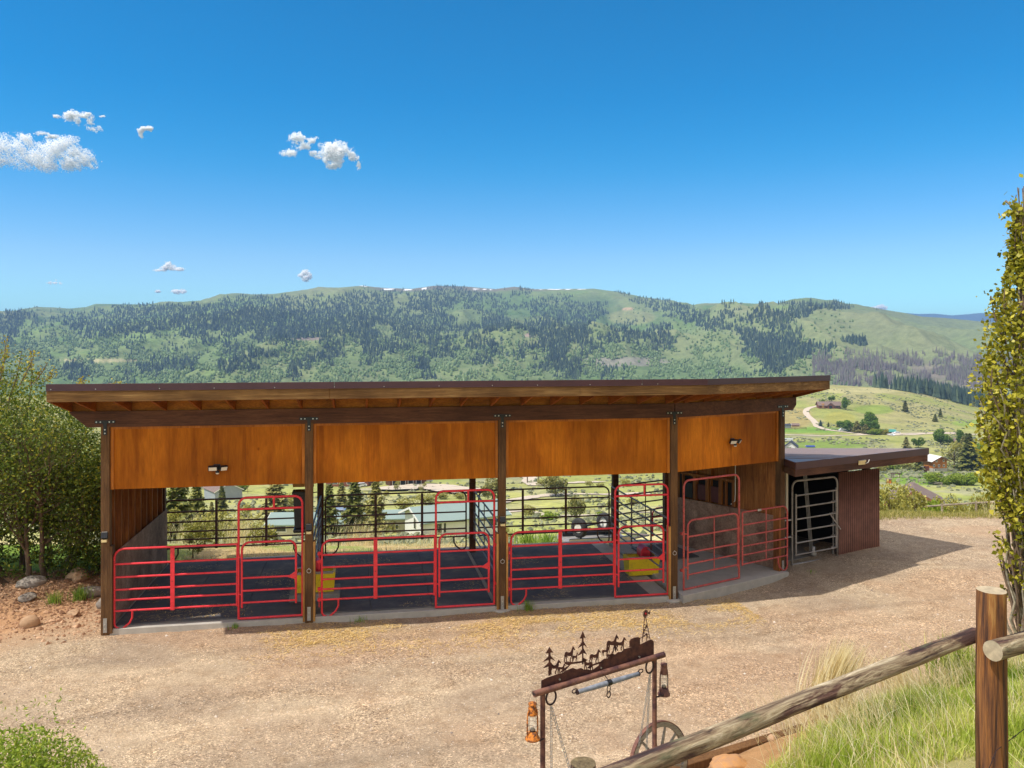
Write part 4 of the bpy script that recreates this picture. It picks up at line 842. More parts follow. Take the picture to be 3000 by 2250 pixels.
m_ = MB(); m_.box((sa-.003,-.045,zb_-gz-.012),(sa,.006,zb_-gz+.012)); G(m_, 'end_cap', 'dkiron')
def sil(pts, name, parent=None, th=.005, mat='rust'):
    m_ = MB(); q = [c1_(*p) for p in pts]; m_.prism([(x, z-gz) for x, z in q], .012, .012+th); return G(m_, name, mat, parent)
plate = sil([(293,868),(293,815),(330,795),(352,785),(420,762),(470,745),(500,742),(530,716),(562,706),(600,690),(640,704),(680,690),(710,706),(750,705),(790,712),(850,668),(868,630),(905,600),(940,598),(968,560),(985,548),(1010,560),(1040,536),(1072,534),(1100,508),(1125,500),(1160,492),(1255,462),(1290,446),(1330,424),(1365,415),(1382,424),(1387,446),(1387,582),(1000,694),(640,794),(293,895)], 'hill_plate')
sil([(520,650),(528,632),(560,630),(600,634),(690,622),(720,600),(740,612),(725,628),(690,640),(640,648),(580,655),(530,712),(470,742),(500,705),(560,668)], 'ground_strip', plate)
sil([(770,660),(800,652),(870,628),(890,640),(800,668),(760,700),(740,690)], 'ground_strip', plate)
HORSE = [(0,.40),(-.03,.62),(.03,.84),(.10,.93),(.22,.97),(.40,.90),(.55,.91),(.66,.98),(.74,1.14),(.80,1.30),(.86,1.40),(.885,1.48),(.92,1.41),(.97,1.37),(1.04,1.26),(1.10,1.14),(1.07,1.09),(1.02,1.10),(.96,1.17),(.91,1.16),(.90,1.02),(.88,.88),(.86,.74),(.85,.58),(.87,.38),(.85,.10),(.89,.02),(.81,.02),(.80,.38),(.77,.60),(.74,.60),(.71,.42),(.63,.26),(.66,.08),(.62,.03),(.57,.07),(.56,.28),(.64,.46),(.65,.60),(.45,.57),(.30,.62),(.30,.52),(.22,.34),(.27,.05),(.29,.0),(.20,.0),(.15,.33),(.18,.50),(.14,.60),(.10,.46),(.03,.30),(.05,.03),(-.02,.02),(-.05,.30),(.02,.50),(.06,.62),(.05,.74),(.03,.66)]
def horse(x0, yb, w_, h_, flip=False, name='horse', dy=0):
    """silhouette placed with its left edge x0, feet at yb, in enlarged-photo units"""
    pts = [((x0+(1.1-p[0] if flip else p[0])*w_), yb-p[1]/1.48*h_-dy*(p[0])) for p in HORSE]; sil(pts, name, plate)
horse(365,755,110,146); horse(458,745,66,100); horse(520,642,92,168); horse(600,628,48,90); horse(690,718,92,130, True); horse(765,648,98,142); horse(885,572,66,90); horse(930,540,106,178); horse(1010,525,100,136); horse(930,610,62,84)
def pine(cx, top, bot, w_):
    h_ = bot-top; p = [(0,0),(.30,.20),(.08,.19),(.08,.30),(.5,.50),(.12,.42),(.07,.44),(.07,.52),(.5,.72),(.12,.66),(.06,.66),(.08,1.0)]
    pts = [(cx+x*w_, top+y*h_) for x, y in p]+[(cx-x*w_*1.15, top+y*h_+(0 if i in (0,11) else 8)) for i, (x, y) in reversed(list(enumerate(p)))][:-1]; sil(pts, 'pine_tree', plate)
pine(374,487,765,118); pine(697,333,655,86)
sil([(1150,490),(1150,430),(1165,410),(1195,396),(1235,390),(1253,396),(1254,470)], 'water_tank', plate)
wm = MB()
def gb(p, q, w_=6.5): 
    a = c1_(*p); b = c1_(*q); wm.bar((a[0],.0145,a[1]-gz),(b[0],.0145,b[1]-gz), w_/3.318/F*8.6, .005, (0,1,0))
gb((1274,440),(1297,210)); gb((1352,415),(1311,210)); gb((1280,375),(1320,265)); gb((1286,320),(1333,335),5); gb((1283,378),(1340,360),5); gb((1290,300),(1322,280),5); gb((1294,262),(1330,300),5); gb((1283,340),(1345,395),5); gb((1326,285),(1284,330),5)
gb((1292,204),(1318,204),6); gb((1303,204),(1303,180)); gb((1303,160),(1352,155),6); gb((1254,402),(1300,380),6); gb((1300,380),(1312,360),6); gb((1316,350),(1317,425),6); gb((1320,352),(1330,402),6)
mill = G(wm, 'windmill', 'rust', plate)
x_, z_ = c1_(1303,160); m_ = MB()
for i in range(16):
    a = i*math.pi/8; m_.prism([(x_+.016*math.cos(a-.15), z_-gz+.016*math.sin(a-.15)),(x_+.042*math.cos(a-.12), z_-gz+.042*math.sin(a-.12)),(x_+.042*math.cos(a+.10), z_-gz+.042*math.sin(a+.10)),(x_+.016*math.cos(a+.15), z_-gz+.016*math.sin(a+.15))], .006, .010)
m_.prism([(x_+.027*math.cos(a), z_-gz+.027*math.sin(a)) for a in np.linspace(0, 2*math.pi, 20, endpoint=False)], .0062, .0098); G(m_, 'windmill_blades', 'rust', plate)
m_ = MB(); m_.prism([(x_+.009*math.cos(a), z_-gz+.009*math.sin(a)) for a in np.linspace(0, 2*math.pi, 14, endpoint=False)], .000, .006); G(m_, 'windmill_hub', 'redplastic', plate)
x_, z_ = c1_(1340,155); m_ = MB(); m_.prism([(x_-.012,z_-gz-.008),(x_+.014,z_-gz-.02),(x_+.010,z_-gz),(x_+.018,z_-gz+.018),(x_-.012,z_-gz+.010)], .010,.015); G(m_, 'windmill_vane', 'rust', plate)
for p in ((468,800),(870,687),(1242,580)):
    m_ = MB(); x, z = c1_(*p); m_.tube([(x,.0,z-gz),(x,.03,z-gz)], .009, 8); G(m_, 'bolt', 'bolt', plate)
def ring(cx, cz, rx, rz_, r, name, mat='dkiron', parent=None, y=-.02):
    m_ = MB(); m_.tube([(cx+rx*math.cos(a), y, cz+rz_*math.sin(a)) for a in np.linspace(0, 2*math.pi, 22, endpoint=False)], r, 8, closed=True); return G(m_, name, mat, parent)
r1 = c1_(368,965); r2 = c1_(1325,668)
ring(r1[0], r1[1]-gz, .060, .070, .010, 'hanging_ring'); ring(r2[0], r2[1]-gz, .055, .068, .010, 'hanging_ring')
for s in (-.10, AL+.10):
    m_ = MB(); x0 = 0 if s < 0 else AL; z = pG(1590,2161)[1]-gz if s < 0 else pG(1925,2038)[1]-gz; m_.tube([(x0,-.02,z),(s+(.03 if s < 0 else .0),-.04,z+.005)], .009, 8); G(m_, 'lantern_bracket', 'dkiron')
# neck yoke hanging under the bar
ya = c1_(585,893); yb = c1_(1172,718); yk = thing('wooden_singletree', 'weathered grey-blue wooden singletree with iron hooks under the arch crossbar', 'singletree', arch.location, GA_)
def Y3(p, y=-.085): return (p[0], y, p[1]-gz)
A3 = Vector(Y3(ya)); B3 = Vector(Y3(yb)); n_ = 12
m_ = MB(); m_.tube([A3+(B3-A3)*i/n_ for i in range(n_+1)], [.021+.006*math.sin(math.pi*i/n_) for i in range(n_+1)], 14); m_.build('bar', plain('blue_grey_weathered_wood', (.30,.32,.36), .8, 0, .4, 9, c2=(.10,.115,.15), bs=.4), yk)
for c, sg in ((A3,-1),(B3,1)):
    m_ = MB(); m_.tube([c, c+Vector((sg*.012,0,0))], .025, 12); m_.build('end_ferrule', M['dkiron'], yk)
    m_ = MB(); m_.tube([c+Vector((sg*(.035+.035*math.cos(a)), 0, .02+.02*math.sin(a))) for a in np.linspace(0,2*math.pi,14,endpoint=False)], .006, 6, closed=True); m_.build('hook', M['dkiron'], yk)
mid = A3+(B3-A3)*.5; m_ = MB(); d_ = (B3-A3).normalized(); m_.tube([mid-d_*.028, mid+d_*.028], .031, 14); m_.build('centre_band', M['black'], yk)
m_ = MB(); m_.tube([mid+Vector((.022*math.cos(a),0,-.062+.034*math.sin(a))) for a in np.linspace(0,2*math.pi,14,endpoint=False)], .005, 6, closed=True); m_.build('clevis', M['dkiron'], yk)
m_ = MB(); m_.tube([mid+Vector((.024*math.cos(a),0,-.122+.030*math.sin(a))) for a in np.linspace(0,2*math.pi,16,endpoint=False)], .006, 6, closed=True); m_.build('centre_ring', M['dkiron'], yk)
m_ = MB(); m_.tube([mid+Vector((0,0,.02)), mid+Vector((0,.06,.055))], .005, 6); m_.build('hanger', M['dkiron'], yk)
# chains
def link(mb, c, d, up, L_=.021, W_=.0115, r=.0034):
    d = d.normalized(); s_ = d.cross(up).normalized(); pts = []
    for a in np.linspace(0, 2*math.pi, 12, endpoint=False):
        ca, sa_ = math.cos(a), math.sin(a); pts.append(c+d*(ca*W_+(L_-W_)*(1 if ca > 0 else -1))+s_*(sa_*W_))
    mb.tube(pts, r, 5, closed=True)
def chain(label, p0, p1):
    t = thing('chain', label, 'chain', arch.location, GA_, 'steel chains of the hanging seat'); p0 = Vector(p0); p1 = Vector(p1); L_ = (p1-p0).length; k = max(2, int(L_/.036)); m_ = MB()
    for i in range(k+1):
        f = i/k; c = p0+(p1-p0)*f-Vector((0,0,.03*math.sin(math.pi*f))); link(m_, c, p1-p0, Vector((0,1,0)) if i % 2 else Vector((1,.2,0)).cross(p1-p0))
    m_.build('links', M['galv'], t)
R1 = (r1[0],-.02,r1[1]-gz-.085); R2 = (r2[0]+.005,-.02,r2[1]-gz-.085)
chain('front chain running down and to the right from the left ring', R1, (.42,-.24,.50)); chain('rear chain running down behind the left pipe leg', R1, (.30,.24,.50))
chain('front chain slanting down to the left from the right ring', R2, (1.12,-.24,.50)); chain('rear chain crossing the right pipe leg from the right ring', R2, (1.42,.24,.50))
t = thing('hanging_seat', 'slatted wooden seat hanging from the chains under the arch', 'swing seat', arch.location, GA_)
for i in range(4): m_ = MB(); m_.box((.28,-.24+i*.125,.46),(1.44,-.13+i*.125,.485)); m_.build('slat', M['silver_wood'], t, bevel=.004)
# lanterns
def lantern(label, px, pyb, pyt, mat, yy, sg):
    s, zt = pG(px, pyt); _, zb = pG(px, pyb); H = zt-zb; t = thing('oil_lantern', label, 'lantern', (GX0+s*gc-yy*gs, GY0+s*gs+yy*gc, zb), GA_); k = H/.365
    def bl(mb, n, mt, p=None): return mb.build(n, M[mt], p or t)
    m_ = MB(); m_.lathe([(x*k, z*k) for x, z in ((0,0),(.070,0),(.076,.008),(.074,.02),(.060,.032),(.056,.062),(.040,.078),(.03,.082),(0,.084))], 20); bl(m_, 'fuel_tank', mat)
    m_ = MB(); m_.lathe([(x*k, z*k) for x, z in ((.026,.082),(.030,.10),(.022,.112),(.012,.12),(0,.122))], 16); bl(m_, 'burner', 'dkiron')
    m_ = MB(); m_.lathe([(x*k, z*k) for x, z in ((.024,.09),(.040,.115),(.047,.15),(.043,.20),(.034,.245),(.030,.25))], 20); bl(m_, 'glass_globe', 'lglass')
    m_ = MB(); m_.lathe([(x*k, z*k) for x, z in ((.040,.244),(.046,.25),(.044,.268),(.038,.285),(.040,.318),(.033,.328),(.036,.338),(.040,.352),(.038,.365),(.0,.368))], 20); bl(m_, 'hood', mat)
    for s_ in (-1, 1):
        m_ = MB(); m_.tube([(s_*.052*k,0,.04*k),(s_*.064*k,0,.07*k),(s_*.062*k,0,.20*k),(s_*.056*k,0,.27*k),(s_*.046*k,0,.30*k),(s_*.03*k,0,.30*k)], .0075*k, 8); bl(m_, 'air_tube', mat)
    m_ = MB(); top = zb_-zb+.03; m_.tube([(-.05*k,0,.29*k),(-.052*k,0,.36*k),(-.04*k,0,H+.05),(0,0,top),(.04*k,0,H+.05),(.052*k,0,.36*k),(.05*k,0,.29*k)], .0016, 5); bl(m_, 'bail', 'dkiron')
    m_ = MB()
    for zz in (.15,.20): m_.tube([(.05*k*math.cos(a),.05*k*math.sin(a),(zz+.012*math.sin(a*2))*k) for a in np.linspace(0,2*math.pi,20,endpoint=False)], .0014, 5, closed=True)
    bl(m_, 'guard_wire', 'dkiron')
lantern('bright orange rusty oil lantern hanging at the left end of the arch', 1560, 2167, 2059, 'rustorange', -.0, -1)
lantern('dark rust-brown oil lantern hanging at the right end of the arch', 1945, 2036, 1944, 'rustpipe', -.0, 1)
# wagon wheel leaning behind the right leg
ws, wz = pG(1941,2240); yy = .14; WX, WY = GX0+1.73*gc-yy*gs, GY0+1.73*gs+yy*gc
wh = thing('wagon_wheel', 'weathered wooden wagon wheel with iron tyre leaning on the right pipe leg', 'wheel', (WX, WY, .66), 0, rot=(R(90-6), 0, GA_))
m_ = MB(); RW = .44; nn = 48; vs = []; fs = []
def annulus(mb, r0, r1, h, n=48):
    vs = []
    for k in range(n):
        a = 2*math.pi*k/n
        for r, z in ((r0,-h),(r1,-h),(r1,h),(r0,h)): vs.append((r*math.cos(a), r*math.sin(a), z))
    fs = []
    for k in range(n):
        j = (k+1) % n
        for q in range(4): fs.append((4*k+q, 4*j+q, 4*j+(q+1) % 4, 4*k+(q+1) % 4))
    mb.add(vs, [f[::-1] for f in fs])
annulus(m_, .375, .428, .022); m_.build('rim', M['silver_wood'], wh)
m_ = MB(); annulus(m_, .429, .438, .024); m_.build('iron_tyre', M['rustpipe'], wh)
for k in range(12):
    a = k*math.pi/6+.16; m_ = MB(); m_.tube([(.06*math.cos(a),.06*math.sin(a),0),(.2*math.cos(a),.2*math.sin(a),0),(.378*math.cos(a),.378*math.sin(a),0)], [.02,.017,.013], 8); m_.build('spoke', M['silver_wood'], wh)
m_ = MB(); m_.lathe([(0,-.1),(.04,-.1),(.055,-.06),(.07,0),(.055,.06),(.04,.1),(0,.1)], 18); m_.build('hub', M['silver_wood'], wh)
# ------------------------------------------------------------------ log fence in front
fence = thing('log_rail_fence', 'weathered log rail fence with a split brown post beside the grassy bank', 'fence', (2.985,5.1,hn(2.985,5.1)))
def rough_log(p0, p1, r0, r1, mat, name, seg=26, n=18, am=.05, end='endgrain'):
    p0 = Vector(p0); p1 = Vector(p1); d = (p1-p0); L_ = d.length; d.normalize(); up = Vector((0,0,1)) if abs(d.z) < .9 else Vector((0,1,0)); x = d.cross(up).normalized(); y = x.cross(d)
    vs = []; sd_ = random.random()*50
    for i in range(seg+1):
        f = i/seg
        for k in range(n):
            a = 2*math.pi*k/n; r = (r0+(r1-r0)*f)*(1+am*2*(float(fbm(np.array(sd_+math.cos(a)*1.1+f*L_*1.4), np.array(math.sin(a)*1.1), 3, 7))-.5)+am*.9*(float(vnoise(np.array(a*2.2+sd_), np.array(f*1.5), 5))-.5))
            vs.append((x*math.cos(a)+y*math.sin(a))*r+d*L_*f)
    fs = [(i*n+k, i*n+(k+1) % n, (i+1)*n+(k+1) % n, (i+1)*n+k) for i in range(seg) for k in range(n)]
    q = d.to_track_quat('X', 'Z'); iq = q.inverted(); vs = [iq @ v for v in vs]
    m_ = MB(); m_.add(vs, fs, True); o = m_.build(name, M[mat], fence); o.location = p0-fence.location; o.rotation_euler = q.to_euler()
    e = MB(); e.add(vs[:n], [tuple(range(n-1,-1,-1))]); e.add(vs[-n:], [tuple(range(n))]); e.build('cut_end', M[end], o)
    return o
rough_log((3.0,5.12,1.2), (2.985,5.1,3.775), .090, .086, 'log_post', 'post', am=.10)
M['mossy_end'] = plain('mossy_end_grain', (.36,.27,.13), .95, 0, .4, 30, c2=(.10,.065,.03), bs=.9, bd=.02)
rough_log((.315,3.52,1.9), (.305,3.5,3.515), .060, .054, 'log_rail', 'post', am=.10, end='mossy_end')
rough_log((.37,3.63,3.362), (2.95,5.22,3.455), .050, .047, 'log_rail', 'rail', seg=90, n=24, am=.17)
rough_log((2.905,4.95,3.452), (5.4,6.25,3.46), .062, .06, 'log_rail', 'rail', seg=50, n=20, am=.05)
m_ = MB(); m_.tube([(3.22,5.03,3.47),(3.212,5.0,3.47)], .012, 8); m_.build('bolt', M['galv'], fence, world=True)
m_ = MB()
wp = [(1.9,4.2,2.62),(2.3,4.45,2.67),(2.7,4.72,2.74),(2.95,4.99,2.83),(3.3,5.2,2.90),(3.9,5.5,2.97)]
m_.tube(wp, .0025, 5)
for f in (.3,.8,1.5,2.2,2.8,3.5,4.2):
    i = int(f); a = Vector(wp[i]); b_ = Vector(wp[i+1]); p = a+(b_-a)*(f-i)
    for k in range(4): v = Vector((random.uniform(-1,1),random.uniform(-1,1),random.uniform(-1,1))).normalized()*.014; m_.tube([p-v,p+v], .0014, 4)
m_.build('barbed_wire', M['dkiron'], fence, world=True)
# landscape timbers
tim = [((1.75,9.98),(3.70,10.98)),((3.72,10.99),(5.35,11.88)),((5.9,12.12),(7.6,13.0))]
tl = ['landscape timber nearest the wagon wheel, half sunk in orange soil','landscape timber under the dry grass clump','landscape timber farther right, beyond the fence rail']
for (a, b_), lb in zip(tim, tl):
    za_, zb_2 = hn(a[0],a[1]+.1), hn(b_[0],b_[1]+.1); t = thing('landscape_timber', lb, 'timber', (a[0],a[1],za_), math.atan2(b_[1]-a[1], b_[0]-a[0]), 'landscape timbers edging the bank'); L_ = math.hypot(b_[0]-a[0],b_[1]-a[1])
    m_ = MB(); m_.bar((0,0,.05),(L_,0,zb_2-za_+.05), .14, .16); o = m_.build('beam', M['post'], t, bevel=.012)
# ------------------------------------------------------------------ stones
def rock(label, x, y, sx, sy, sz, mat, seed, rz=0, z=None, group=None, name='boulder', k=.35, fr=1.1):
    me = bpy.data.meshes.new(name); import bmesh; bm = bmesh.new(); bmesh.ops.create_icosphere(bm, subdivisions=4, radius=1)
    P_ = np.array([v.co[:] for v in bm.verts]); n_ = fbm(P_[:,0]*fr+seed+P_[:,2]*.7, P_[:,1]*fr-seed*2+P_[:,2]*.9, 4, seed)-.5; n2_ = np.round(fbm(P_[:,0]*1.3+9, P_[:,2]*1.3+P_[:,1]+seed, 2, seed+5)*5)/5-.5
    P_ *= (1+k*n_*1.6+k*.5*n2_)[:,None]
    for v, p in zip(bm.verts, P_): v.co = (p[0]*sx, p[1]*sy, p[2]*sz)
    bm.to_mesh(me); bm.free(); me.polygons.foreach_set('use_smooth', [True]*len(me.polygons)); me.materials.append(M[mat])
    o = bpy.data.objects.new(name, me); COL.objects.link(o); o.location = (x, y, (hn(x,y) if z is None else z)+sz*.45); o.rotation_euler = (0,0,rz); return tag(o, label, 'rock', group)
rock('smooth tan boulder with a rounded top lying on the reddish dirt', -9.0, 15.3, .17, .11, .14, 'stone', 3, .5, k=.12)
rock('grey stone half buried under the big shrub', -10.1, 17.2, .30, .25, .13, 'stonegrey', 5, .2)
rock('grey stone beside the left corner post', -8.15, 16.5, .2, .15, .16, 'stonegrey', 8, .9)
rock('flat orange sandstone at the bottom edge beside the timber', 2.60, 9.90, .27, .18, .12, 'stoneor', 11, .3, k=.5)
rock('small white stone on the soil below the fence rail', 3.35, 10.55, .055, .05, .05, 'stone', 13, 0)
rock('low grey stone at the edge of the dirt bank', -8.7, 17.0, .3, .2, .12, 'stonegrey', 15, .4)
rock('squat grey stone propping the wagon wheel', 1.66, 9.12, .26, .2, .15, 'stonegrey', 21, .4)
# ------------------------------------------------------------------ foliage helpers
def leaves(name, C_, size, mat, parent=None, upbias=.0, asp=.55, tint=None, fold=True, label=None):
    """one rhombic leaf per row of C_ (x,y,z)"""
    C_ = np.asarray(C_); n = len(C_); sz = (np.full(n, size) if np.isscalar(size) else size)*RNG.uniform(.7, 1.3, n)
    a = RNG.normal(size=(n,3)); a /= np.linalg.norm(a, axis=1)[:,None]
    nrm = RNG.normal(size=(n,3)); nrm[:,2] += upbias; b_ = np.cross(a, nrm); b_ /= np.linalg.norm(b_, axis=1)[:,None]+1e-9
    V = np.stack([C_-a*sz[:,None]*.5, C_+b_*sz[:,None]*asp*.5, C_+a*sz[:,None]*.5, C_-b_*sz[:,None]*asp*.5], 1).reshape(-1,3)
    Fq = np.arange(n*4).reshape(n,4); tint = RNG.beta(1.6,1.6,n) if tint is None else np.clip(tint,0,1)
    return npmesh(name, V, Fq, M[mat], parent, attrs={'tint': ('FACE','FLOAT',tint)})
def branchy(base, h, n_main, spread, r0, seed, levels=3, lean=0.3, up=.25, wig=.18):
    """random limbs; returns tube list and tip points"""
    rd = random.Random(seed); tubes = []; tips = []
    def grow(p, d, L_, r, lv):
        pts = [p]; rs = [r]; k = 5
        for i in range(k):
            d = (d+Vector((rd.gauss(0,wig),rd.gauss(0,wig),rd.gauss(0,wig)+up*.2))).normalized(); p = p+d*L_/k; pts.append(p); rs.append(r*(1-.6*(i+1)/k))
            if lv > 0 and i >= 1:
                for _ in range(2 if lv > 1 else 1):
                    dd = (d+Vector((rd.gauss(0,.6),rd.gauss(0,.6),rd.gauss(.1,.45)))).normalized(); grow(p, dd, L_*rd.uniform(.45,.7), rs[-1]*.6, lv-1)
            if lv <= 1: tips.append(p)
        tubes.append((pts, rs)); tips.append(p)
    for i in range(n_main):
        a = 2*math.pi*(i+rd.random()*.6)/n_main; d = Vector((math.cos(a)*spread, math.sin(a)*spread, 1)).normalized()
        grow(Vector(base)+Vector((math.cos(a),math.sin(a),0))*.12*lean, d, h*rd.uniform(.75,1.05), r0*rd.uniform(.6,1), levels)
    return tubes, tips
def tubes_obj(name, tubes, mat, parent, n=6, minr=.0):
    m_ = MB()
    for pts, rs in tubes:
        if rs[0] >= minr: m_.tube(pts, rs, n if rs[0] > .02 else 4, cap=False)
    return m_.build(name, M[mat], parent)
# big shrub on the left
bx, by = -10.55, 18.2; bz = hn(bx, by)
sh = thing('large_shrub', 'large tangled shrub with yellow-green leaves left of the shelter', 'shrub', (bx,by,bz))
tb, tips = branchy((0,0,0), 2.5, 8, .50, .085, 11, levels=3, lean=5.5, up=.35, wig=.20)
tb2, tips2 = branchy((1.4,.9,0), 1.9, 5, .45, .06, 12, levels=3, lean=4, up=.25, wig=.2); tb3, tips3 = branchy((-2.2,.3,0), 2.5, 6, .45, .08, 14, levels=3, lean=4, up=.35, wig=.2)
tb += tb2+tb3; tips += tips2+tips3
T_ = np.array([t_[:] for t_ in tips])
def inner(P_):   # keep the crown to the outline in the photo
    X = P_[:,0]+bx; Y = P_[:,1]+by; Z = P_[:,2]+bz; px = 1500+F*X/Y
    top = np.interp(px, [-300,0,60,120,180,230,290], [4.9,5.25,5.15,4.6,4.25,4.0,3.2]); return (Z < top)&(Z > .2+.0*Z)&(X < -8.55+.0*Y)
tubes_obj('limbs', [t_ for t_ in tb if inner(np.array([t_[0][-1][:]]))[0]], 'bark', sh, 7)
k = RNG.integers(0, len(T_), 70000); C_ = T_[k]+RNG.normal(size=(70000,3))*.17
cx = RNG.normal(size=(26000,3))*np.array([1.5,.95,.9])+np.array([-.1,0,2.9]); cx2 = np.stack([RNG.uniform(-3.4,2.2,46000),RNG.uniform(-.9,.9,46000),RNG.uniform(.22,2.5,46000)],1); C_ = np.concatenate([C_, cx, cx2]); cw = fbm(C_[:,0]*1.8+C_[:,2], C_[:,1]*1.8+C_[:,2]*1.4, 3, 200); C_ = C_[inner(C_)&(cw > .385)]
hz = C_[:,2]/5; leaves('leaves', C_, .068, 'leaf_left', sh, .4, tint=RNG.beta(1.4,2,len(C_))*.75+.35*hz*RNG.random(len(C_)))
# stray sprigs reaching above the roof line
sp = []; st = []
for i in range(22):
    a = Vector((RNG.uniform(-2.2,1.6), RNG.uniform(-.6,.8), 3.9 if i % 3 else 4.3)); tp = float(np.interp(1500+F*(a.x+bx)/(a.y+by), [-300,0,60,120,180,230,290], [5.1,5.4,5.3,4.9,4.7,4.5,4.2])); b_ = Vector((a.x+RNG.uniform(.0,.5), a.y, tp+RNG.uniform(-.2,.12)-bz)); st.append(([a,(a+b_)/2+Vector((.05,0,.04)),b_],[.014,.01,.005])); sp += [a+(b_-a)*f+Vector((RNG.normal()*.05,RNG.normal()*.05,RNG.normal()*.05)) for f in RNG.uniform(.2,1,46)]
tubes_obj('twigs', st, 'twig', sh, 4); leaves('sprig_leaves', np.array([s_[:] for s_ in sp]), .066, 'leaf_red', sh, .3)
# poplar on the right
px_, py_ = 7.95, 12.75; pz = 0.0; pop = thing('columnar_poplar', 'tall narrow poplar with olive-yellow leaves at the right edge', 'tree', (px_,py_,pz))
rd = random.Random(5); tb = []; LC = []; main = [Vector((rd.gauss(0,.02)*i*.4, rd.gauss(0,.02)*i*.4, i*.475)) for i in range(17)]
tb.append((main, [.10*(1-i/17.5)+.008 for i in range(17)]))
def prad(z): return float(np.interp(z, [0,.8,1.6,2.2,2.9,3.5,4.3,5.3,5.8,6.2,6.7,7.2,7.8], [.10,.30,.34,.40,.50,.64,.70,.60,.46,.31,.20,.13,.04]))
for i in range(210):
    z0 = rd.uniform(.25, 6.6); a = rd.uniform(0, 2*math.pi); rr = prad(min(z0+.9,8))*rd.uniform(.5,1); p = Vector((main[min(int(z0/.5),16)].x, main[min(int(z0/.5),16)].y, z0)); L_ = min(rd.uniform(.8,1.5), 7.75-z0)
    pts = [p]; 
    for j in range(5):
        f = (j+1)/5; pts.append(Vector((p.x+math.cos(a)*rr*f**.7+rd.gauss(0,.03), p.y+math.sin(a)*rr*f**.7+rd.gauss(0,.03), z0+L_*f**1.15)))
    tb.append((pts, [.026*(1-j/6.5)*(1.3-z0/9)+.003 for j in range(6)]))
    den = 1.0 if z0 > 1.5 else (.45 if z0 > .8 else .10)
    if rd.random() < den:
        for j in range(2, 6):
            for _ in range(9 if z0 > 2 else 5): LC.append(pts[j]+Vector((rd.gauss(0,.085),rd.gauss(0,.085),rd.gauss(0,.11))))
for i in range(9500):
    z = rd.uniform(1.3, 7.75); a = rd.uniform(0,2*math.pi); r = prad(z)*math.sqrt(rd.uniform(.2,1.0))*(.55+.9*float(fbm(np.array(a*1.5), np.array(z*1.9), 3, 77))); LC.append(Vector((math.cos(a)*r, math.sin(a)*r, z)))
tubes_obj('trunk_and_branches', tb[:60], 'barkpale', pop, 8); tubes_obj('twigs', tb[60:], 'twig', pop, 4); LC = np.array([c[:] for c in LC])
cw = fbm(LC[:,0]*2.4+LC[:,2]*1.7, LC[:,1]*2.4-LC[:,2]*1.1, 3, 202); LC = LC[cw > .37]; leaves('leaves', LC, RNG.uniform(.05,.10,len(LC)), 'leaf_pop', pop, .2, asp=.8)
# low bush at the bottom left corner
t = thing('low_bush', 'bright green low bush at the bottom left corner of the yard', 'bush', (-4.45,7.35,hn(-4.45,7.35)))
tb, tips = branchy((0,0,0), 1.0, 9, .55, .03, 21, levels=2, lean=3, up=.3); T_ = np.array([q[:] for q in tips]); tubes_obj('stems', tb, 'twig', t, 5)
n_ = 30000; u_ = RNG.normal(size=(n_,3)); u_ /= np.linalg.norm(u_,axis=1)[:,None]; C_ = u_*np.array([.85,.7,.92])*(RNG.random(n_)**.4)[:,None]+np.array([0,0,.92])
C_ = np.concatenate([C_, T_[RNG.integers(0,len(T_),5000)]*np.array([1.1,1.1,1.0])+RNG.normal(size=(5000,3))*.06]); C_ = C_[(C_[:,2] > .1)&(C_[:,2] < 2.15+.0*C_[:,0])]
cw = fbm(C_[:,0]*3+C_[:,2]*2, C_[:,1]*3-C_[:,2], 3, 205); C_ = C_[cw > .37]; leaves('leaves', C_, .048, 'leaf_bush', t, .5, asp=.35)
# ------------------------------------------------------------------ grass
def blades(name, X, Y, Z, h, w_, mat, lean=.35, parent=None, tint=None, seg=3, dirv=None):
    n = len(X); az = RNG.uniform(0, 2*np.pi, n); ln = np.abs(RNG.normal(0, lean, n)); dx = np.cos(az)*ln; dy = np.sin(az)*ln
    if dirv is not None: dx += dirv[0]; dy += dirv[1]
    fa = RNG.uniform(0, 2*np.pi, n); wx = np.cos(fa)*w_/2; wy = np.sin(fa)*w_/2; V = []
    for i in range(seg+1):
        f = i/seg; k = f**1.8; ww = (1-f**1.5)*1+.04; zz = h*f*(1-.25*f*ln)
        V.append(np.stack([X+dx*h*k-wx*ww, Y+dy*h*k-wy*ww, Z+zz],1)); V.append(np.stack([X+dx*h*k+wx*ww, Y+dy*h*k+wy*ww, Z+zz],1))
    V = np.stack(V, 1).reshape(-1, 3); b_ = np.arange(n)[:,None]*(2*(seg+1)); Fq = np.concatenate([np.stack([b_[:,0]+2*i, b_[:,0]+2*i+1, b_[:,0]+2*i+3, b_[:,0]+2*i+2],1) for i in range(seg)])
    tint = RNG.beta(1.5,1.5,n) if tint is None else tint
    return npmesh(name, V, Fq, M[mat], parent, attrs={'tint': ('FACE','FLOAT',np.tile(tint, seg))})
n_ = 260000; X = RNG.uniform(2.2, 12.5, n_); Y = RNG.uniform(2.5, 15.0, n_); d = (X-TO.x)*.462-(Y-TO.y)*.887; dn = fbm(X*1.2, Y*1.2, 3, 301)
keep = (d > .25+.9*sst(5,2.6,X)+.25*(dn-.5))&((np.abs(X/Y) < .72)&(Y > 5.2)|(RNG.random(n_) < .35))&(RNG.random(n_) < sst(.20,.46,dn))&(RNG.random(n_) < sst(2.1,4.0,X+d*.4)); X, Y, dn = X[keep], Y[keep], dn[keep]; Z = hnear(X, Y)
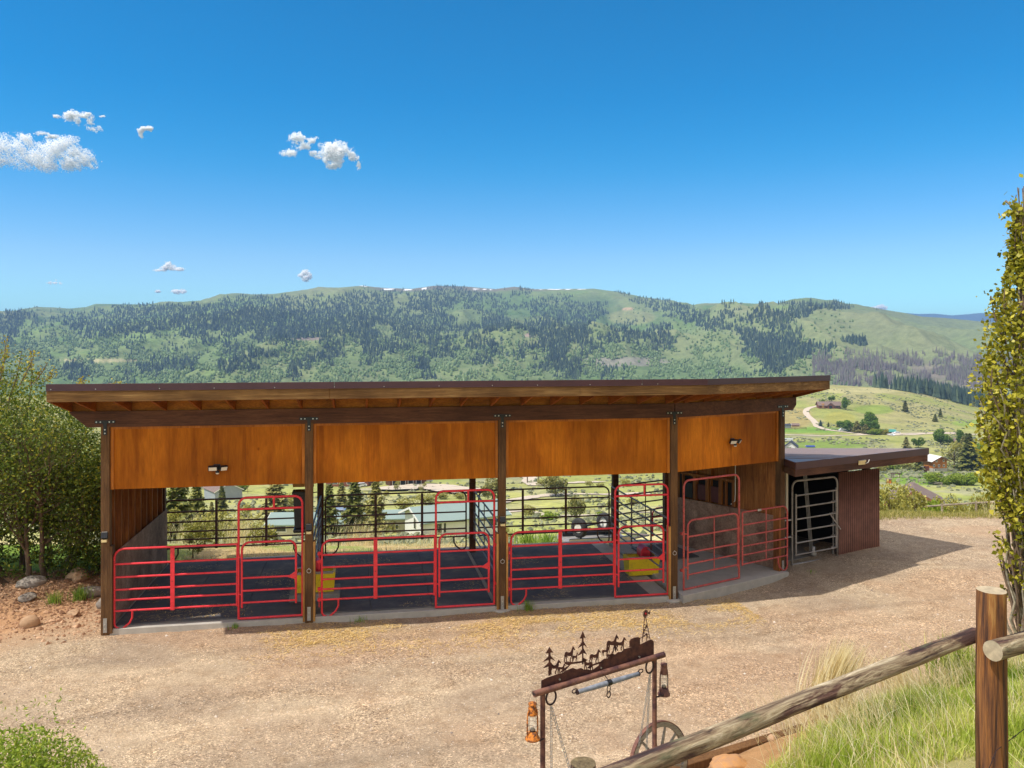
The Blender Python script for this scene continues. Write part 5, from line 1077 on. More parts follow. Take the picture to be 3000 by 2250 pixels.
o = blades('bank_grass', X, Y, Z-.01, RNG.uniform(.05,.27,len(X))*(.25+1.5*dn), .011, 'grass', .42, tint=np.clip(RNG.beta(1.4,1.6,len(X))*.7+1.3*(fbm(X*.8,Y*.8,3,309)-.42),0,1), dirv=(.12,-.05)); tag(o, 'bright green grass on the bank below the fence rail', 'grass', kind='stuff')
n_ = 26000; X = RNG.uniform(2.2,9.5,n_); Y = RNG.uniform(5.5,13.4,n_); d = (X-TO.x)*.462-(Y-TO.y)*.887; dn = fbm(X*.9,Y*.9,3,305); keep = (d > .1)&(np.abs(X/Y) < .7)&(RNG.random(n_) < sst(.38,.62,dn)*(.3+sst(2.2,.3,d))); X, Y = X[keep], Y[keep]
o = blades('dry_grass_stems', X, Y, hnear(X,Y), RNG.uniform(.15,.6,len(X)), .007, 'straw', .6, dirv=(-.35,.0)); tag(o, 'pale dry stems mixed through the green bank grass', 'grass', kind='stuff')
def clump(label, x, y, n, h, spread, mat, w_=.010, lean=.16, dirv=(.1,0), group=None, name='dry_grass_clump', cat='grass clump', z=None):
    rr = np.abs(RNG.normal(0, spread, n)); a = RNG.uniform(0,2*np.pi,n); X = x+rr*np.cos(a); Y = y+rr*np.sin(a); z = hn(x,y) if z is None else z
    o = blades(name, X-x, Y-y, np.zeros(n), RNG.uniform(.55,1,n)*h, w_, mat, lean, dirv=dirv); o.location = (x,y,z); return tag(o, label, cat, group)
clump('tall pale dry grass clump at the timber behind the fence rail', 4.55, 11.75, 900, 1.12, .17, 'straw', .013, .16, (.26,.0))
clump('smaller dry grass tuft left of the tall clump', 3.75, 11.2, 60, .85, .25, 'straw', .008, .3, (-.25,0))
clump('loose dry grass fanning out right of the tall clump', 5.7, 11.9, 420, .75, .32, 'straw', .009, .45, (-.35,0))
clump('dark green iris-like tuft by the fence post', 6.6, 12.2, 260, .75, .25, 'grass', .02, .35, (.0,0), name='grass_tuft', cat='grass tuft')
for (px, py, n, h, lb) in ((1545,1790,90,.26,'small green weed at the foot of the third post'),(1052,1822,24,.14,'tiny green sprig on the gravel below the second bay'),(690,1840,40,.12,'straggly weed at the slab edge of the left bay'),(160,1790,120,.30,'grass tuft on the dirt bank'),(235,1775,200,.34,'grass tuft beside the left corner post'),(2375,1690,14,.1,'sprig near the right corner post')):
    Y = CH*F/(py-HY); clump(lb, (px-1500)/F*Y, Y, n, h, .08, 'greenblade', .012, .45, (0,0), name='weed', cat='weed')
# straw on the yard and on the mats
def straws(name, X, Y, Z, L_, lab, w_=.006):
    n = len(X); a = RNG.uniform(0,2*np.pi,n); l_ = L_*RNG.uniform(.4,1,n)/2; dx, dy = np.cos(a)*l_, np.sin(a)*l_; wx, wy = -np.sin(a)*w_/2, np.cos(a)*w_/2; dz = RNG.uniform(-.1,.35,n)*l_
    V = np.stack([np.stack([X-dx-wx,Y-dy-wy,Z],1),np.stack([X-dx+wx,Y-dy+wy,Z],1),np.stack([X+dx+wx,Y+dy+wy,Z+dz],1),np.stack([X+dx-wx,Y+dy-wy,Z+dz],1)],1).reshape(-1,3)
    o = npmesh(name, V, np.arange(n*4).reshape(n,4), M['strawfloor'], attrs={'tint': ('FACE','FLOAT',RNG.random(n))}); return tag(o, lab, 'straw', kind='stuff')
n_ = 15000; s_ = RNG.uniform(-2.6, 7.6, n_); d_ = 15.25+RNG.normal(0,.5,n_); dn = fbm(s_*.9, d_*1.6, 3, 311); keep = (RNG.random(n_) < sst(.30,.62,dn))&(RNG.random(n_) < sst(-2.6,-.5,s_)); s_, d_ = s_[keep], d_[keep]
X = s_*cA-d_*sA; Y = s_*sA+d_*cA; straws('scattered_straw', X, Y, hnear(X,Y)+.012, .12, 'golden straw scattered on the gravel along the shelter front')
n_ = 9000; s_ = RNG.uniform(-4.4, 6.2, n_); d_ = RNG.uniform(16.3,20.2,n_); dn = fbm(s_*.8, d_*1.2, 4, 313); keep = dn > .60; s_, d_ = s_[keep], d_[keep]; straws('mat_straw', s_*cA-d_*sA, s_*sA+d_*cA, np.full(len(s_), .135), .09, 'thin patches of straw on the dark rubber mats')
# pebbles standing proud of the yard
n_ = 26000; Y = RNG.uniform(7.5, 22, n_); X = RNG.uniform(-.66,.66,n_)*Y; s_ = X*cA+Y*sA-S0; d_ = -X*sA+Y*cA; d2 = (X-TO.x)*.462-(Y-TO.y)*.887
keep = (fbm(X*.7,Y*.7,4,321) > .45)&~((s_ > -.1)&(d_ > 15.95))&~((d2 > -.1)&(X > 1.7))&(X < 11); X, Y = X[keep], Y[keep]; n_ = len(X); r = RNG.uniform(.005,.012,n_)*(1+(RNG.random(n_) > .985)*1.6); Z = hnear(X,Y)
oc = np.array([(1,0,0),(0,1,0),(-1,0,0),(0,-1,0),(0,0,.75),(0,0,-.5)]); V = (oc[None]*RNG.uniform(.6,1.3,(n_,6,1)))*r[:,None,None]; a = RNG.uniform(0,6.28,n_); ca, sa_ = np.cos(a)[:,None], np.sin(a)[:,None]; V = np.stack([V[...,0]*ca-V[...,1]*sa_, V[...,0]*sa_+V[...,1]*ca, V[...,2]],2)+np.stack([X,Y,Z+.003],1)[:,None]
tf = np.array([(0,1,4),(1,2,4),(2,3,4),(3,0,4),(1,0,5),(2,1,5),(3,2,5),(0,3,5)]); Fq = (np.arange(n_)[:,None,None]*6+tf[None]).reshape(-1,3)
M['pebble'] = leafmat('pebbles', (.17,.14,.12), (.46,.35,.26), (.74,.66,.57), 0, .85); o = npmesh('loose_pebbles', V.reshape(-1,3), Fq, M['pebble'], attrs={'tint': ('FACE','FLOAT',np.repeat(RNG.random(n_),8))}); tag(o, 'loose pebbles lying on the gravel yard', 'pebbles', kind='stuff')
n_ = 5200; X = RNG.uniform(-13,-7.75,n_); Y = RNG.uniform(14.2,18.6,n_); k = (RNG.random(n_) < sst(14.2,15.8,Y)); X, Y = X[k], Y[k]; n_ = len(X); r = RNG.uniform(.012,.05,n_)*(RNG.random(n_)**1.5+.35); Z = hnear(X,Y)
V = (oc[None]*RNG.uniform(.6,1.4,(n_,6,1)))*r[:,None,None]+np.stack([X,Y,Z+.004],1)[:,None]; Fq = (np.arange(n_)[:,None,None]*6+tf[None]).reshape(-1,3)
M['clod'] = leafmat('dirt_clods', (.17,.085,.045), (.36,.20,.11), (.56,.36,.22), 0, .9); o = npmesh('dirt_clods', V.reshape(-1,3), Fq, M['clod'], attrs={'tint': ('FACE','FLOAT',np.repeat(RNG.random(n_),8))}); tag(o, 'clods and stones on the reddish dirt bank left of the shelter', 'dirt clods', kind='stuff')
for x, y, r_, sd in ((-8.5,15.9,.10,31),(-9.7,16.4,.12,33),(-10.9,16.1,.14,35),(-8.15,17.3,.16,37),(-9.3,17.6,.2,39)):
    rock({31:'fist-sized brown stone nearest the left corner post',33:'brown stone in the middle of the dirt bank',35:'brown stone at the left frame edge of the bank',37:'pale stone at the top of the bank behind the corner post',39:'half-sunk stone under the right side of the big shrub'}[sd], x, y, r_*1.3, r_, r_*.7, 'stonegrey' if sd % 4 == 1 else 'stone', sd, sd*.7, k=.6)
# ------------------------------------------------------------------ far woods on the mountain
# rows of (y in the photo, [(x0,x1,density)...]) saying where the conifer stands are; each tree stands on the terrain there
FW = [(845,[(1060,1100,.2),(1260,1380,.7),(1500,1560,.7)]),
(860,[(1020,1180,.5),(1200,1420,.8),(1420,1500,.1),(1500,1560,.7),(1620,1660,.1),(1810,1860,.6)]),
(880,[(640,1000,.6),(1000,1150,.8),(1200,1420,.9),(1430,1500,.5),(1540,1680,.4),(1860,1960,.8),(2430,2480,.6)]),
(900,[(60,100,.4),(340,600,.8),(600,1000,.7),(1000,1160,.7),(1180,1330,.9),(1370,1420,.7),(1450,1600,.7),(1600,1780,.6),(1900,2030,.8),(2110,2160,.3),(2230,2270,.5),(2300,2480,.8),(2550,2580,.2)]),
(920,[(0,110,.8),(110,160,.1),(160,240,.4),(240,330,.7),(330,560,.75),(560,1000,.85),(1000,1200,.75),(1220,1320,.8),(1400,1480,.6),(1560,1780,.7),(1950,2080,.8),(2120,2160,.6),(2200,2240,.6),(2250,2380,.7)]),
(940,[(0,90,.8),(90,180,.2),(180,330,.6),(330,420,.5),(420,640,.8),(640,1000,.9),(1000,1200,.9),(1200,1340,.8),(1400,1500,.8),(1540,1620,.5),(1620,1740,.9),(1820,1900,.1),(2000,2130,.8),(2160,2240,.5),(2240,2340,.8)]),
(960,[(0,60,.7),(60,200,.15),(200,440,.8),(440,560,.5),(560,1000,.85),(1000,1100,.8),(1140,1300,.7),(1300,1500,.9),(1500,1720,.8),(1780,1860,.5),(1900,1960,.5),(2050,2170,.6),(2250,2300,.5)]),
(980,[(0,60,.7),(60,230,.1),(230,380,.5),(380,480,.1),(520,620,.8),(640,720,.6),(740,900,.9),(900,1000,.5),(1000,1130,.8),(1150,1300,.7),(1300,1440,.3),(1540,1720,.9),(1770,1960,.6),(2150,2260,.6),(2260,2350,.4)]),
(1000,[(0,50,.4),(60,560,.03),(560,640,.3),(640,700,.2),(740,860,.6),(940,1000,.4),(1050,1100,.7),(1130,1210,.5),(1220,1330,.6),(1360,1460,.4),(1570,1720,.9),(1760,1880,.6),(1900,1970,.5),(2170,2350,.95),(2480,2530,.9)]),
(1020,[(60,480,.04),(500,560,.1),(650,720,.5),(830,870,.2),(950,1000,.4),(1060,1200,.7),(1260,1310,.7),(1320,1340,.4),(1370,1450,.6),(1520,1590,.5),(1590,1680,.9),(1700,1760,.5),(1880,1960,.4),(2175,2380,.95),(2380,2440,.4)]),
(1040,[(0,650,.03),(660,740,.5),(740,820,.5),(930,1000,.6),(1070,1120,.7),(1250,1310,.6),(1320,1340,.4),(1400,1530,.5),(1600,1660,.8),(1700,1760,.3),(2190,2370,.95),(2410,2430,.3)]),
(1060,[(370,450,.1),(450,570,.35),(640,740,.4),(870,960,.5),(1080,1110,.6),(1190,1250,.7),(1380,1440,.5),(1580,1700,.7),(2230,2330,.95)]),
(1080,[(180,260,.5),(400,570,.5),(640,760,.5),(850,900,.5),(1220,1260,.7),(1580,1720,.7),(1730,1830,.25),(2240,2300,.9)]),
(1100,[(200,270,.5),(370,390,.5),(420,480,.2),(850,880,.5),(1240,1265,.7),(1640,1700,.4),(1740,1830,.2),(2100,2240,.1)]),
(1120,[(370,390,.4),(700,760,.1)])]
def dens(px, py):
    out = np.zeros(len(px)); ys = np.array([r_[0] for r_ in FW]); jx = px+(fbm(px/22, py/9, 3, 401)-.5)*70; jy = py+(fbm(px/26, py/12, 3, 402)-.5)*24
    ri = np.abs(jy[:,None]-ys[None]).argmin(1)
    for i, (y, sp) in enumerate(FW):
        q = ri == i
        for a, b_, d in sp: out[q&(jx >= a)&(jx < b_)] = d
    out[(jy > 1130)] = 0; return out
def scatter_far(N, yr, xr, fn):
    px = RNG.uniform(*xr, N); py = RNG.uniform(*yr, N); k = RNG.random(N) < fn(px, py); px, py = px[k], py[k]; X, Y, Z = hit(px, py); k = (Y > 1600)&(Y < crestY(px)*1.0); return X[k], Y[k], Z[k]
def cones(name, X, Y, Z, h, w_, mat, label, parent=None, tint=None, nb=5):
    n = len(X); V = []; F_ = []
    a0 = RNG.uniform(0, 6.28, n)
    base = []
    for (z0, z1, rr) in ((.06,.72,1.),(.42,1.,.66)):
        ring_ = [np.stack([X+np.cos(a0+2*np.pi*k/nb)*w_*rr*.5, Y+np.sin(a0+2*np.pi*k/nb)*w_*rr*.5, Z+h*z0],1) for k in range(nb)]; V += ring_+[np.stack([X,Y,Z+h*z1],1)]
    V = np.stack(V, 1); m = V.shape[1]; tr = []
    for o_ in (0, nb+1):
        tr += [(o_+k, o_+(k+1) % nb, o_+nb) for k in range(nb)]
    Fq = (np.arange(n)[:,None,None]*m+np.array(tr)[None]).reshape(-1,3); t_ = RNG.random(n) if tint is None else tint
    o = npmesh(name, V.reshape(-1,3), Fq, M[mat], parent, attrs={'tint': ('FACE','FLOAT',np.repeat(t_, len(tr)))}); return tag(o, label, 'forest', kind='stuff')
X, Y, Z = scatter_far(90000, (838,1130), (-250,3250), lambda a, b_: dens(a, b_)**1.15); n_ = len(X)
cones('conifer_forest', X, Y, Z-1, RNG.uniform(.42,1.0,n_)**1.3*19, RNG.uniform(4,8,n_), 'farneedle', 'dark conifer stands covering the mountain behind the shelter roof')
def blobs(name, X, Y, Z, r, hz_, mat, label, tint=None, rough=.25, parent=None, kind='stuff', cat='forest'):
    """lumpy crowns of 14 points each"""
    n = len(X); vv = np.array([(0,0,1),(.7,0,.6),(0,.7,.6),(-.7,0,.6),(0,-.7,.6),(.8,.6,0),(-.6,.8,0),(-.8,-.6,0),(.6,-.8,0),(0,0,-.3)]); 
    fq = [(0,1,2),(0,2,3),(0,3,4),(0,4,1),(1,5,2),(2,6,3),(3,7,4),(4,8,1),(2,5,6),(3,6,7),(4,7,8),(1,8,5),(5,9,6),(6,9,7),(7,9,8),(8,9,5)]
    P_ = vv[None]*RNG.uniform(1-rough,1+rough,(n,10,1)); a = RNG.uniform(0,6.28,n)[:,None]; x = P_[...,0]*np.cos(a)-P_[...,1]*np.sin(a); y = P_[...,0]*np.sin(a)+P_[...,1]*np.cos(a)
    V = np.stack([X[:,None]+x*r[:,None], Y[:,None]+y*r[:,None], Z[:,None]+(P_[...,2]+.2)*hz_[:,None]],2); Fq = (np.arange(n)[:,None,None]*10+np.array(fq)[None]).reshape(-1,3)
    o = npmesh(name, V.reshape(-1,3), Fq, M[mat], parent, attrs={'tint': ('FACE','FLOAT',np.repeat(RNG.random(n) if tint is None else tint, 16))}); return tag(o, label, cat, kind=kind)
def aspd(px, py): return (1-dens(px, py)*1.0)*sst(940, 1030, py)*sst(2500, 2200, px)*sst(.42, .60, fbm(px/40, py/18, 4, 411))*.9+.05*(py > 900)*(px < 2500)
X, Y, Z = scatter_far(52000, (880,1135), (-250,3250), aspd); n_ = len(X); blobs('aspen_woods', X, Y, Z, RNG.uniform(1.8,4,n_), RNG.uniform(3.5,7.5,n_), 'faraspen', 'light green aspen woods on the lower mountain side')
X, Y, Z = scatter_far(9000, (1030,1135), (2380,2980), lambda a, b_: sst(1025,1080,b_)*sst(.42,.6,fbm(a/40,b_/14,3,415))*.9); n_ = len(X); cones('bare_aspens', X, Y, Z, RNG.uniform(9,17,n_), RNG.uniform(2.5,4.5,n_), 'farbare', 'pale leafless aspen stands low on the right hillside', nb=4)
# pine wood along the top of the foothill on the right
px = RNG.uniform(2560, 3150, 9000); py = 1172+(px-2560)*.045+RNG.normal(0,1,9000)*5; k = RNG.random(9000) < (.25+.75*sst(2600,2700,px))
X = (px-1500)/F*1; Y = RNG.uniform(1030,1330,9000); X = (px-1500)/F*Y; Z = hterr(X, Y); X, Y, Z = X[k][:1500], Y[k][:1500], Z[k][:1500]; n_ = len(X)
cones('ridge_pine_wood', X, Y, Z, RNG.uniform(13,25,n_)*(.55+.45*sst(300,480,X)), RNG.uniform(5,8,n_), 'farneedle', 'dark pine wood along the back of the green foothill on the right', tint=RNG.uniform(.3,1,n_))
# ------------------------------------------------------------------ tree templates (real crowns of leaf faces, copied)
def conifer_mesh(seed, n_lv=26, wide=.26, dens_=1.0, mat='needle', droop=.35):
    rg = np.random.default_rng(seed); V = []; T_ = []; C_ = []
    for i in range(n_lv):
        f = (i+.5)/n_lv; z = .05+.95*f; r = wide*((1-f)**.85)*(1 if f > .08 else .75)+.012; nb = int((11-5*f)*dens_)
        for b_ in range(nb):
            a = rg.uniform(0, 2*np.pi); rr = r*rg.uniform(.65,1.15); ns = max(3, int(rr/.016))
            for s_ in range(ns):
                t = (s_+.6)/ns; c = np.array([np.cos(a)*rr*t, np.sin(a)*rr*t, z+.02-droop*rr*t**1.4+rg.normal(0,.004)]); w_ = .030+.038*(1-t)*wide/.25
                d = np.array([np.cos(a), np.sin(a), -.3]); sd_ = np.array([-np.sin(a), np.cos(a), rg.normal(0,.3)]); l_ = .040
                for sg in (-1, 1):
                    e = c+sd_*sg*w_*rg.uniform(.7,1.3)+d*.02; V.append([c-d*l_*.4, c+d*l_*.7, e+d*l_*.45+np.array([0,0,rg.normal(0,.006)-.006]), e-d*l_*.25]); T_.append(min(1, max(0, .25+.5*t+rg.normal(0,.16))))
    return np.array(V).reshape(-1,3), np.arange(len(V)*4).reshape(-1,4), np.array(T_)
def decid_mesh(seed, n=3400, wx=.34, hz=.42, zc=.58, leaf=.030, gap=.42, cl=11):
    rg = np.random.default_rng(seed); cc = rg.normal(size=(cl,3)); cc /= np.linalg.norm(cc,axis=1)[:,None]; cc *= np.array([wx,wx,hz])*.62; rad = rg.uniform(.42,.72,cl)
    k = rg.integers(0, cl, n); u_ = rg.normal(size=(n,3)); u_ /= np.linalg.norm(u_,axis=1)[:,None]; P_ = cc[k]+u_*np.array([wx,wx,hz])*(rad[k]*rg.uniform(.55,1,n)**.5)[:,None]*.75; P_[:,2] += zc
    q = fbm(P_[:,0]*7+seed, P_[:,1]*7+P_[:,2]*6, 3, seed) > gap*.9; P_ = P_[q&(P_[:,2] > .04)]; n = len(P_)
    a = rg.normal(size=(n,3)); a /= np.linalg.norm(a,axis=1)[:,None]; nr = rg.normal(size=(n,3)); nr[:,2] += .5; b_ = np.cross(a, nr); b_ /= np.linalg.norm(b_,axis=1)[:,None]; s_ = leaf*1.35*rg.uniform(.6,1.4,n)[:,None]
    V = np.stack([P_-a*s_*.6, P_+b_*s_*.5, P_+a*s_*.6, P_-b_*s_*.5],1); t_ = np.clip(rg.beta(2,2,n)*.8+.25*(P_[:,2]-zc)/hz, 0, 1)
    return V.reshape(-1,3), np.arange(n*4).reshape(-1,4), t_
TPL = {}
def template(key, kind, **k):
    mat = k.pop('mat'); V, Fq, t_ = (conifer_mesh if kind == 'c' else decid_mesh)(**k)
    root = bpy.data.objects.new(key, None); cr = npmesh('crown', V, Fq, M[mat], None, attrs={'tint': ('FACE','FLOAT',t_)})
    m_ = MB(); th = .95 if kind == 'c' else .62
    m_.tube([(0,0,-.02),(0.006,0,th*.4),(0,.004,th)], [.017,.012,.003] if kind == 'c' else [.022,.016,.006], 6)
    if kind == 'd':
        for i in range(6): a = i*1.05; m_.tube([(0,0,.2+.04*i),(.16*math.cos(a),.16*math.sin(a),.45+.05*i)], [.009,.003], 4)
    tr = m_.build('trunk', M['bark']); TPL[key] = (cr, tr)
    COL.objects.unlink(cr); COL.objects.unlink(tr); bpy.data.objects.remove(root)
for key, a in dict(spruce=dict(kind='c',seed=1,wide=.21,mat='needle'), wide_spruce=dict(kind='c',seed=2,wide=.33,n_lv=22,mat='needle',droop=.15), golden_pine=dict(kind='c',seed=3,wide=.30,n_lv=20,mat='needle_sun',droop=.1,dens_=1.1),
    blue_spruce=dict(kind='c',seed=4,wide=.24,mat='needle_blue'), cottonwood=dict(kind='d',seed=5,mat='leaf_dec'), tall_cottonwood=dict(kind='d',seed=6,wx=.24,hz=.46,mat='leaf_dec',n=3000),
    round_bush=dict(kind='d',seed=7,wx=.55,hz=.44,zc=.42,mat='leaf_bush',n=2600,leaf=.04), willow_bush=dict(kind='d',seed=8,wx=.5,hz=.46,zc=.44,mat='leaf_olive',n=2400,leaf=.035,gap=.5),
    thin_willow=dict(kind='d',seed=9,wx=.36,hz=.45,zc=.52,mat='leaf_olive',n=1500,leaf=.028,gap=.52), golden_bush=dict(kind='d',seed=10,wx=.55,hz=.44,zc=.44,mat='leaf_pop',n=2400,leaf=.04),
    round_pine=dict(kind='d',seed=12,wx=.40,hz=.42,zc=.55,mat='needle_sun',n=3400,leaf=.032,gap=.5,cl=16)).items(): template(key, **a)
used = {}
def plant(kind, label, px, py, hpx, wf=1.0, Y=None, group=None, cat=None, name=None):
    """a tree or bush whose foot is at photo point (px,py) and which is hpx photo pixels tall"""
    if Y is not None and px < 1900 and py < 1545: Y = None
    if Y is None: X, Yv, Z = [float(v[0]) for v in hit(px, py)]
    else: Yv = Y; X = (px-1500)/F*Y; Z = float(hterr(np.array([X]), np.array([Y]))[0])
    h = hpx/F*Yv; base = name or kind
    r = bpy.data.objects.new(base, None); COL.objects.link(r); r.location = (X, Yv, Z-.02*h); r.scale = (h*wf, h*wf, h); r.rotation_euler = (0,0,random.uniform(0,6.28)); r.empty_display_size = .1
    for t_ in TPL[kind]:
        c = t_.copy(); COL.objects.link(c); c.parent = r
    return tag(r, label, cat or ('bush' if 'bush' in kind or 'willow' in kind else 'tree'), group)
g1 = 'conifers below the shelter'; g2 = 'willow bushes on the slope'
P = plant
# seen through the bays
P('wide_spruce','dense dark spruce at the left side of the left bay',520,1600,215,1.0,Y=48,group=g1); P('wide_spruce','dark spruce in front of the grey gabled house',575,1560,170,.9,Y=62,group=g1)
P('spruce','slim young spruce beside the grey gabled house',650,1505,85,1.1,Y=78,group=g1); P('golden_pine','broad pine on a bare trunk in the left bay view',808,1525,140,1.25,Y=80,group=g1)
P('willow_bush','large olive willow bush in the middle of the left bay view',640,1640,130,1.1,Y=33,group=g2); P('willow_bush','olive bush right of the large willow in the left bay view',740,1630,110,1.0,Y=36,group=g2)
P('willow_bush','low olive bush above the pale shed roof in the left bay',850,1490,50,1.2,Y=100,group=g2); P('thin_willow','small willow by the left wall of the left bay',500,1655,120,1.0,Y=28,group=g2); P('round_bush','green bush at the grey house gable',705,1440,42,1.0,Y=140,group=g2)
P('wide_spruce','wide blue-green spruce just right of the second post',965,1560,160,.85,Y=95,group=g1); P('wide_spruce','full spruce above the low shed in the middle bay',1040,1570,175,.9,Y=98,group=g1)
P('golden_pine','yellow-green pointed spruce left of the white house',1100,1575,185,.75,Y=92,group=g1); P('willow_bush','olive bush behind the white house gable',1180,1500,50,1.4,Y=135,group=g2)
P('willow_bush','wide olive bush above the white house roof',1240,1478,40,1.9,Y=150,group=g2); P('thin_willow','round grey-green shrub on the pale driveway',1240,1443,30,1.3,Y=190,group=g2,cat='bush'); P('thin_willow','thin shrub beside the dark garage',1165,1440,36,1.2,Y=185,group=g2)
P('willow_bush','dense bush at the left foot of the white house',1150,1555,50,1.0,Y=112,group=g2); P('thin_willow','olive bush between spruce and white house',1125,1480,45,1.4,Y=140,group=g2)
P('round_pine','round golden pine at the third post',1442,1475,85,1.1,Y=120,group=g1); P('round_pine','round pine in the middle of the third bay view',1628,1455,72,1.25,Y=160,group=g1)
P('round_pine','small bushy pine right of the centre of the third bay',1690,1528,85,.75,Y=75,group=g1); P('willow_bush','grey-green bush left of centre in the third bay',1550,1515,42,1.3,Y=85,group=g2); P('round_bush','bright green low bush in the third bay',1618,1522,32,2.0,Y=80,group=g2)
P('thin_willow','bush at the foot of the third post view',1490,1545,45,1.0,Y=70,group=g2); P('willow_bush','small bush near the power poles',1585,1425,22,1.6,Y=260,group=g2); P('willow_bush','bush behind the angled back gate',1835,1425,26,1.5,Y=230,group=g2); P('willow_bush','low bush on the slope behind the fourth post',1728,1425,20,1.5,Y=240,group=g2); P('willow_bush','low bush beside the far driveway',1758,1428,16,2.0,Y=220,group=g2)
P('round_pine','small pine behind the fourth back post',1792,1500,45,.7,Y=90,group=g1)
for i, (a, b_, h_, Yv, lb) in enumerate(((1545,1580,40,30,'left'),(1605,1575,42,31,'right'))): clump('bright green yucca-like tuft, the %s one beyond the third bay' % lb, (a-1500)/F*Yv, Yv, 150, 1.0, .25, 'greenblade', .05, .5, (0,0), name='yucca_tuft', cat='tuft', z=float(hterr(np.array([(a-1500)/F*Yv]), np.array([Yv]))[0])-.2)
for a, Yv, h_, n_, lb in ((560,27,1.3,300,'tall pale reed clump behind the left bay'),(700,26,1.2,260,'pale reed clump right of the left bay centre'),(1035,24.5,1.0,160,'thin straw clump in the middle bay behind the panel'),(1270,25,.7,120,'straw tuft behind the white house gable'),(1075,24,.7,140,'yellow-green tuft behind the middle bay mats'),(2940,24,1.0,120,'tall pale reed clump below the poplar')):
    x = (a-1500)/F*Yv; clump(lb, x, Yv, n_, h_, .45, 'straw', .010, .4, (.15,0), z=hn(x, Yv)-.03 if Yv < 27 else float(hterr(np.array([x]), np.array([Yv]))[0]))
for i, (a, b_, h_, k, wf, lb) in enumerate(((600,1600,100,'willow_bush',1.2,'olive bush low in the left bay beside the dark spruce'),(690,1590,90,'willow_bush',1.3,'sunlit willow between the two large left bay bushes'),(565,1635,75,'thin_willow',1.3,'twiggy bush at the foot of the left bay view'),(770,1600,70,'willow_bush',1.3,'low willow beside the low green-roofed shed'),
    (840,1525,40,'round_bush',1.6,'round green bush above the low shed roof in the left bay'),(720,1545,75,'thin_willow',1.2,'grey willow behind the left bay gate'),(620,1530,60,'golden_pine',1.0,'small golden pine left of the slim spruce'),(1085,1520,70,'willow_bush',1.2,'tall willow right of the middle bay spruces'),(1000,1500,90,'golden_pine',1.0,'golden conifer between the middle bay spruces'),
    (1290,1462,26,'willow_bush',2.0,'hedge above the white house ridge'),(1345,1462,22,'willow_bush',2.0,'hedge right of the white house ridge'),(1415,1550,40,'willow_bush',1.2,'bush at the right end of the white house'),(1660,1500,26,'willow_bush',1.8,'low bush left of the small bushy pine'),(1770,1520,30,'round_bush',1.6,'green bush right of the upturned trailer'),(1850,1480,26,'willow_bush',1.6,'bush behind the fourth post gate'))): P(k, lb, a, b_, h_, wf, group=g2)
# right-hand valley
gr_ = 'trees in the valley on the right'
P('spruce','lone dark pine on the foothill above the teal roof',2652,1207,34,1.5,group=gr_); P('spruce','smaller pine right of the lone foothill pine',2755,1222,25,1.4,group=gr_); P('wide_spruce','small dark conifer near the foothill gully',2740,1236,24,1.2,group=gr_)
P('blue_spruce','blue spruce beside the winding driveway bend',2404,1249,18,1.5,group=gr_); P('spruce','small dark fir on the pasture right of the driveway',2427,1251,14,1.6,group=gr_); P('spruce','dark fir at the left end of the tree group',2454,1252,16,1.4,group=gr_)
P('tall_cottonwood','tall green tree at the right end of the foothill house',2478,1201,36,1.4,group=gr_); P('cottonwood','round tree behind the foothill house roof',2436,1176,20,1.6,group=gr_); P('round_bush','bush at the left end of the foothill house',2407,1178,12,1.7,group=gr_)
for i, (a, b_, h_, k, wf, lb) in enumerate(((2475,1262,34,'cottonwood',1.5,'light green cottonwood at the left of the roadside grove'),(2492,1266,34,'cottonwood',1.2,'olive cottonwood second in the roadside grove'),(2510,1268,32,'golden_pine',1.3,'dark bushy tree in the middle of the roadside grove'),(2527,1266,40,'cottonwood',1.1,'green tree centre-right in the roadside grove'),
    (2548,1266,52,'tall_cottonwood',1.3,'tallest bright green tree of the roadside grove'),(2560,1270,42,'cottonwood',1.1,'light tree right of the tallest in the grove'),(2536,1271,26,'golden_pine',1.4,'low dark tree in front of the roadside grove'),(2578,1272,22,'golden_bush',1.6,'orange-yellow bush beside the teal-roofed barn'),(2559,1273,24,'round_bush',1.2,'bright green bush left of the orange-yellow one'))): P(k, lb, a, b_, h_*1.1, wf*1.3, group='roadside grove')
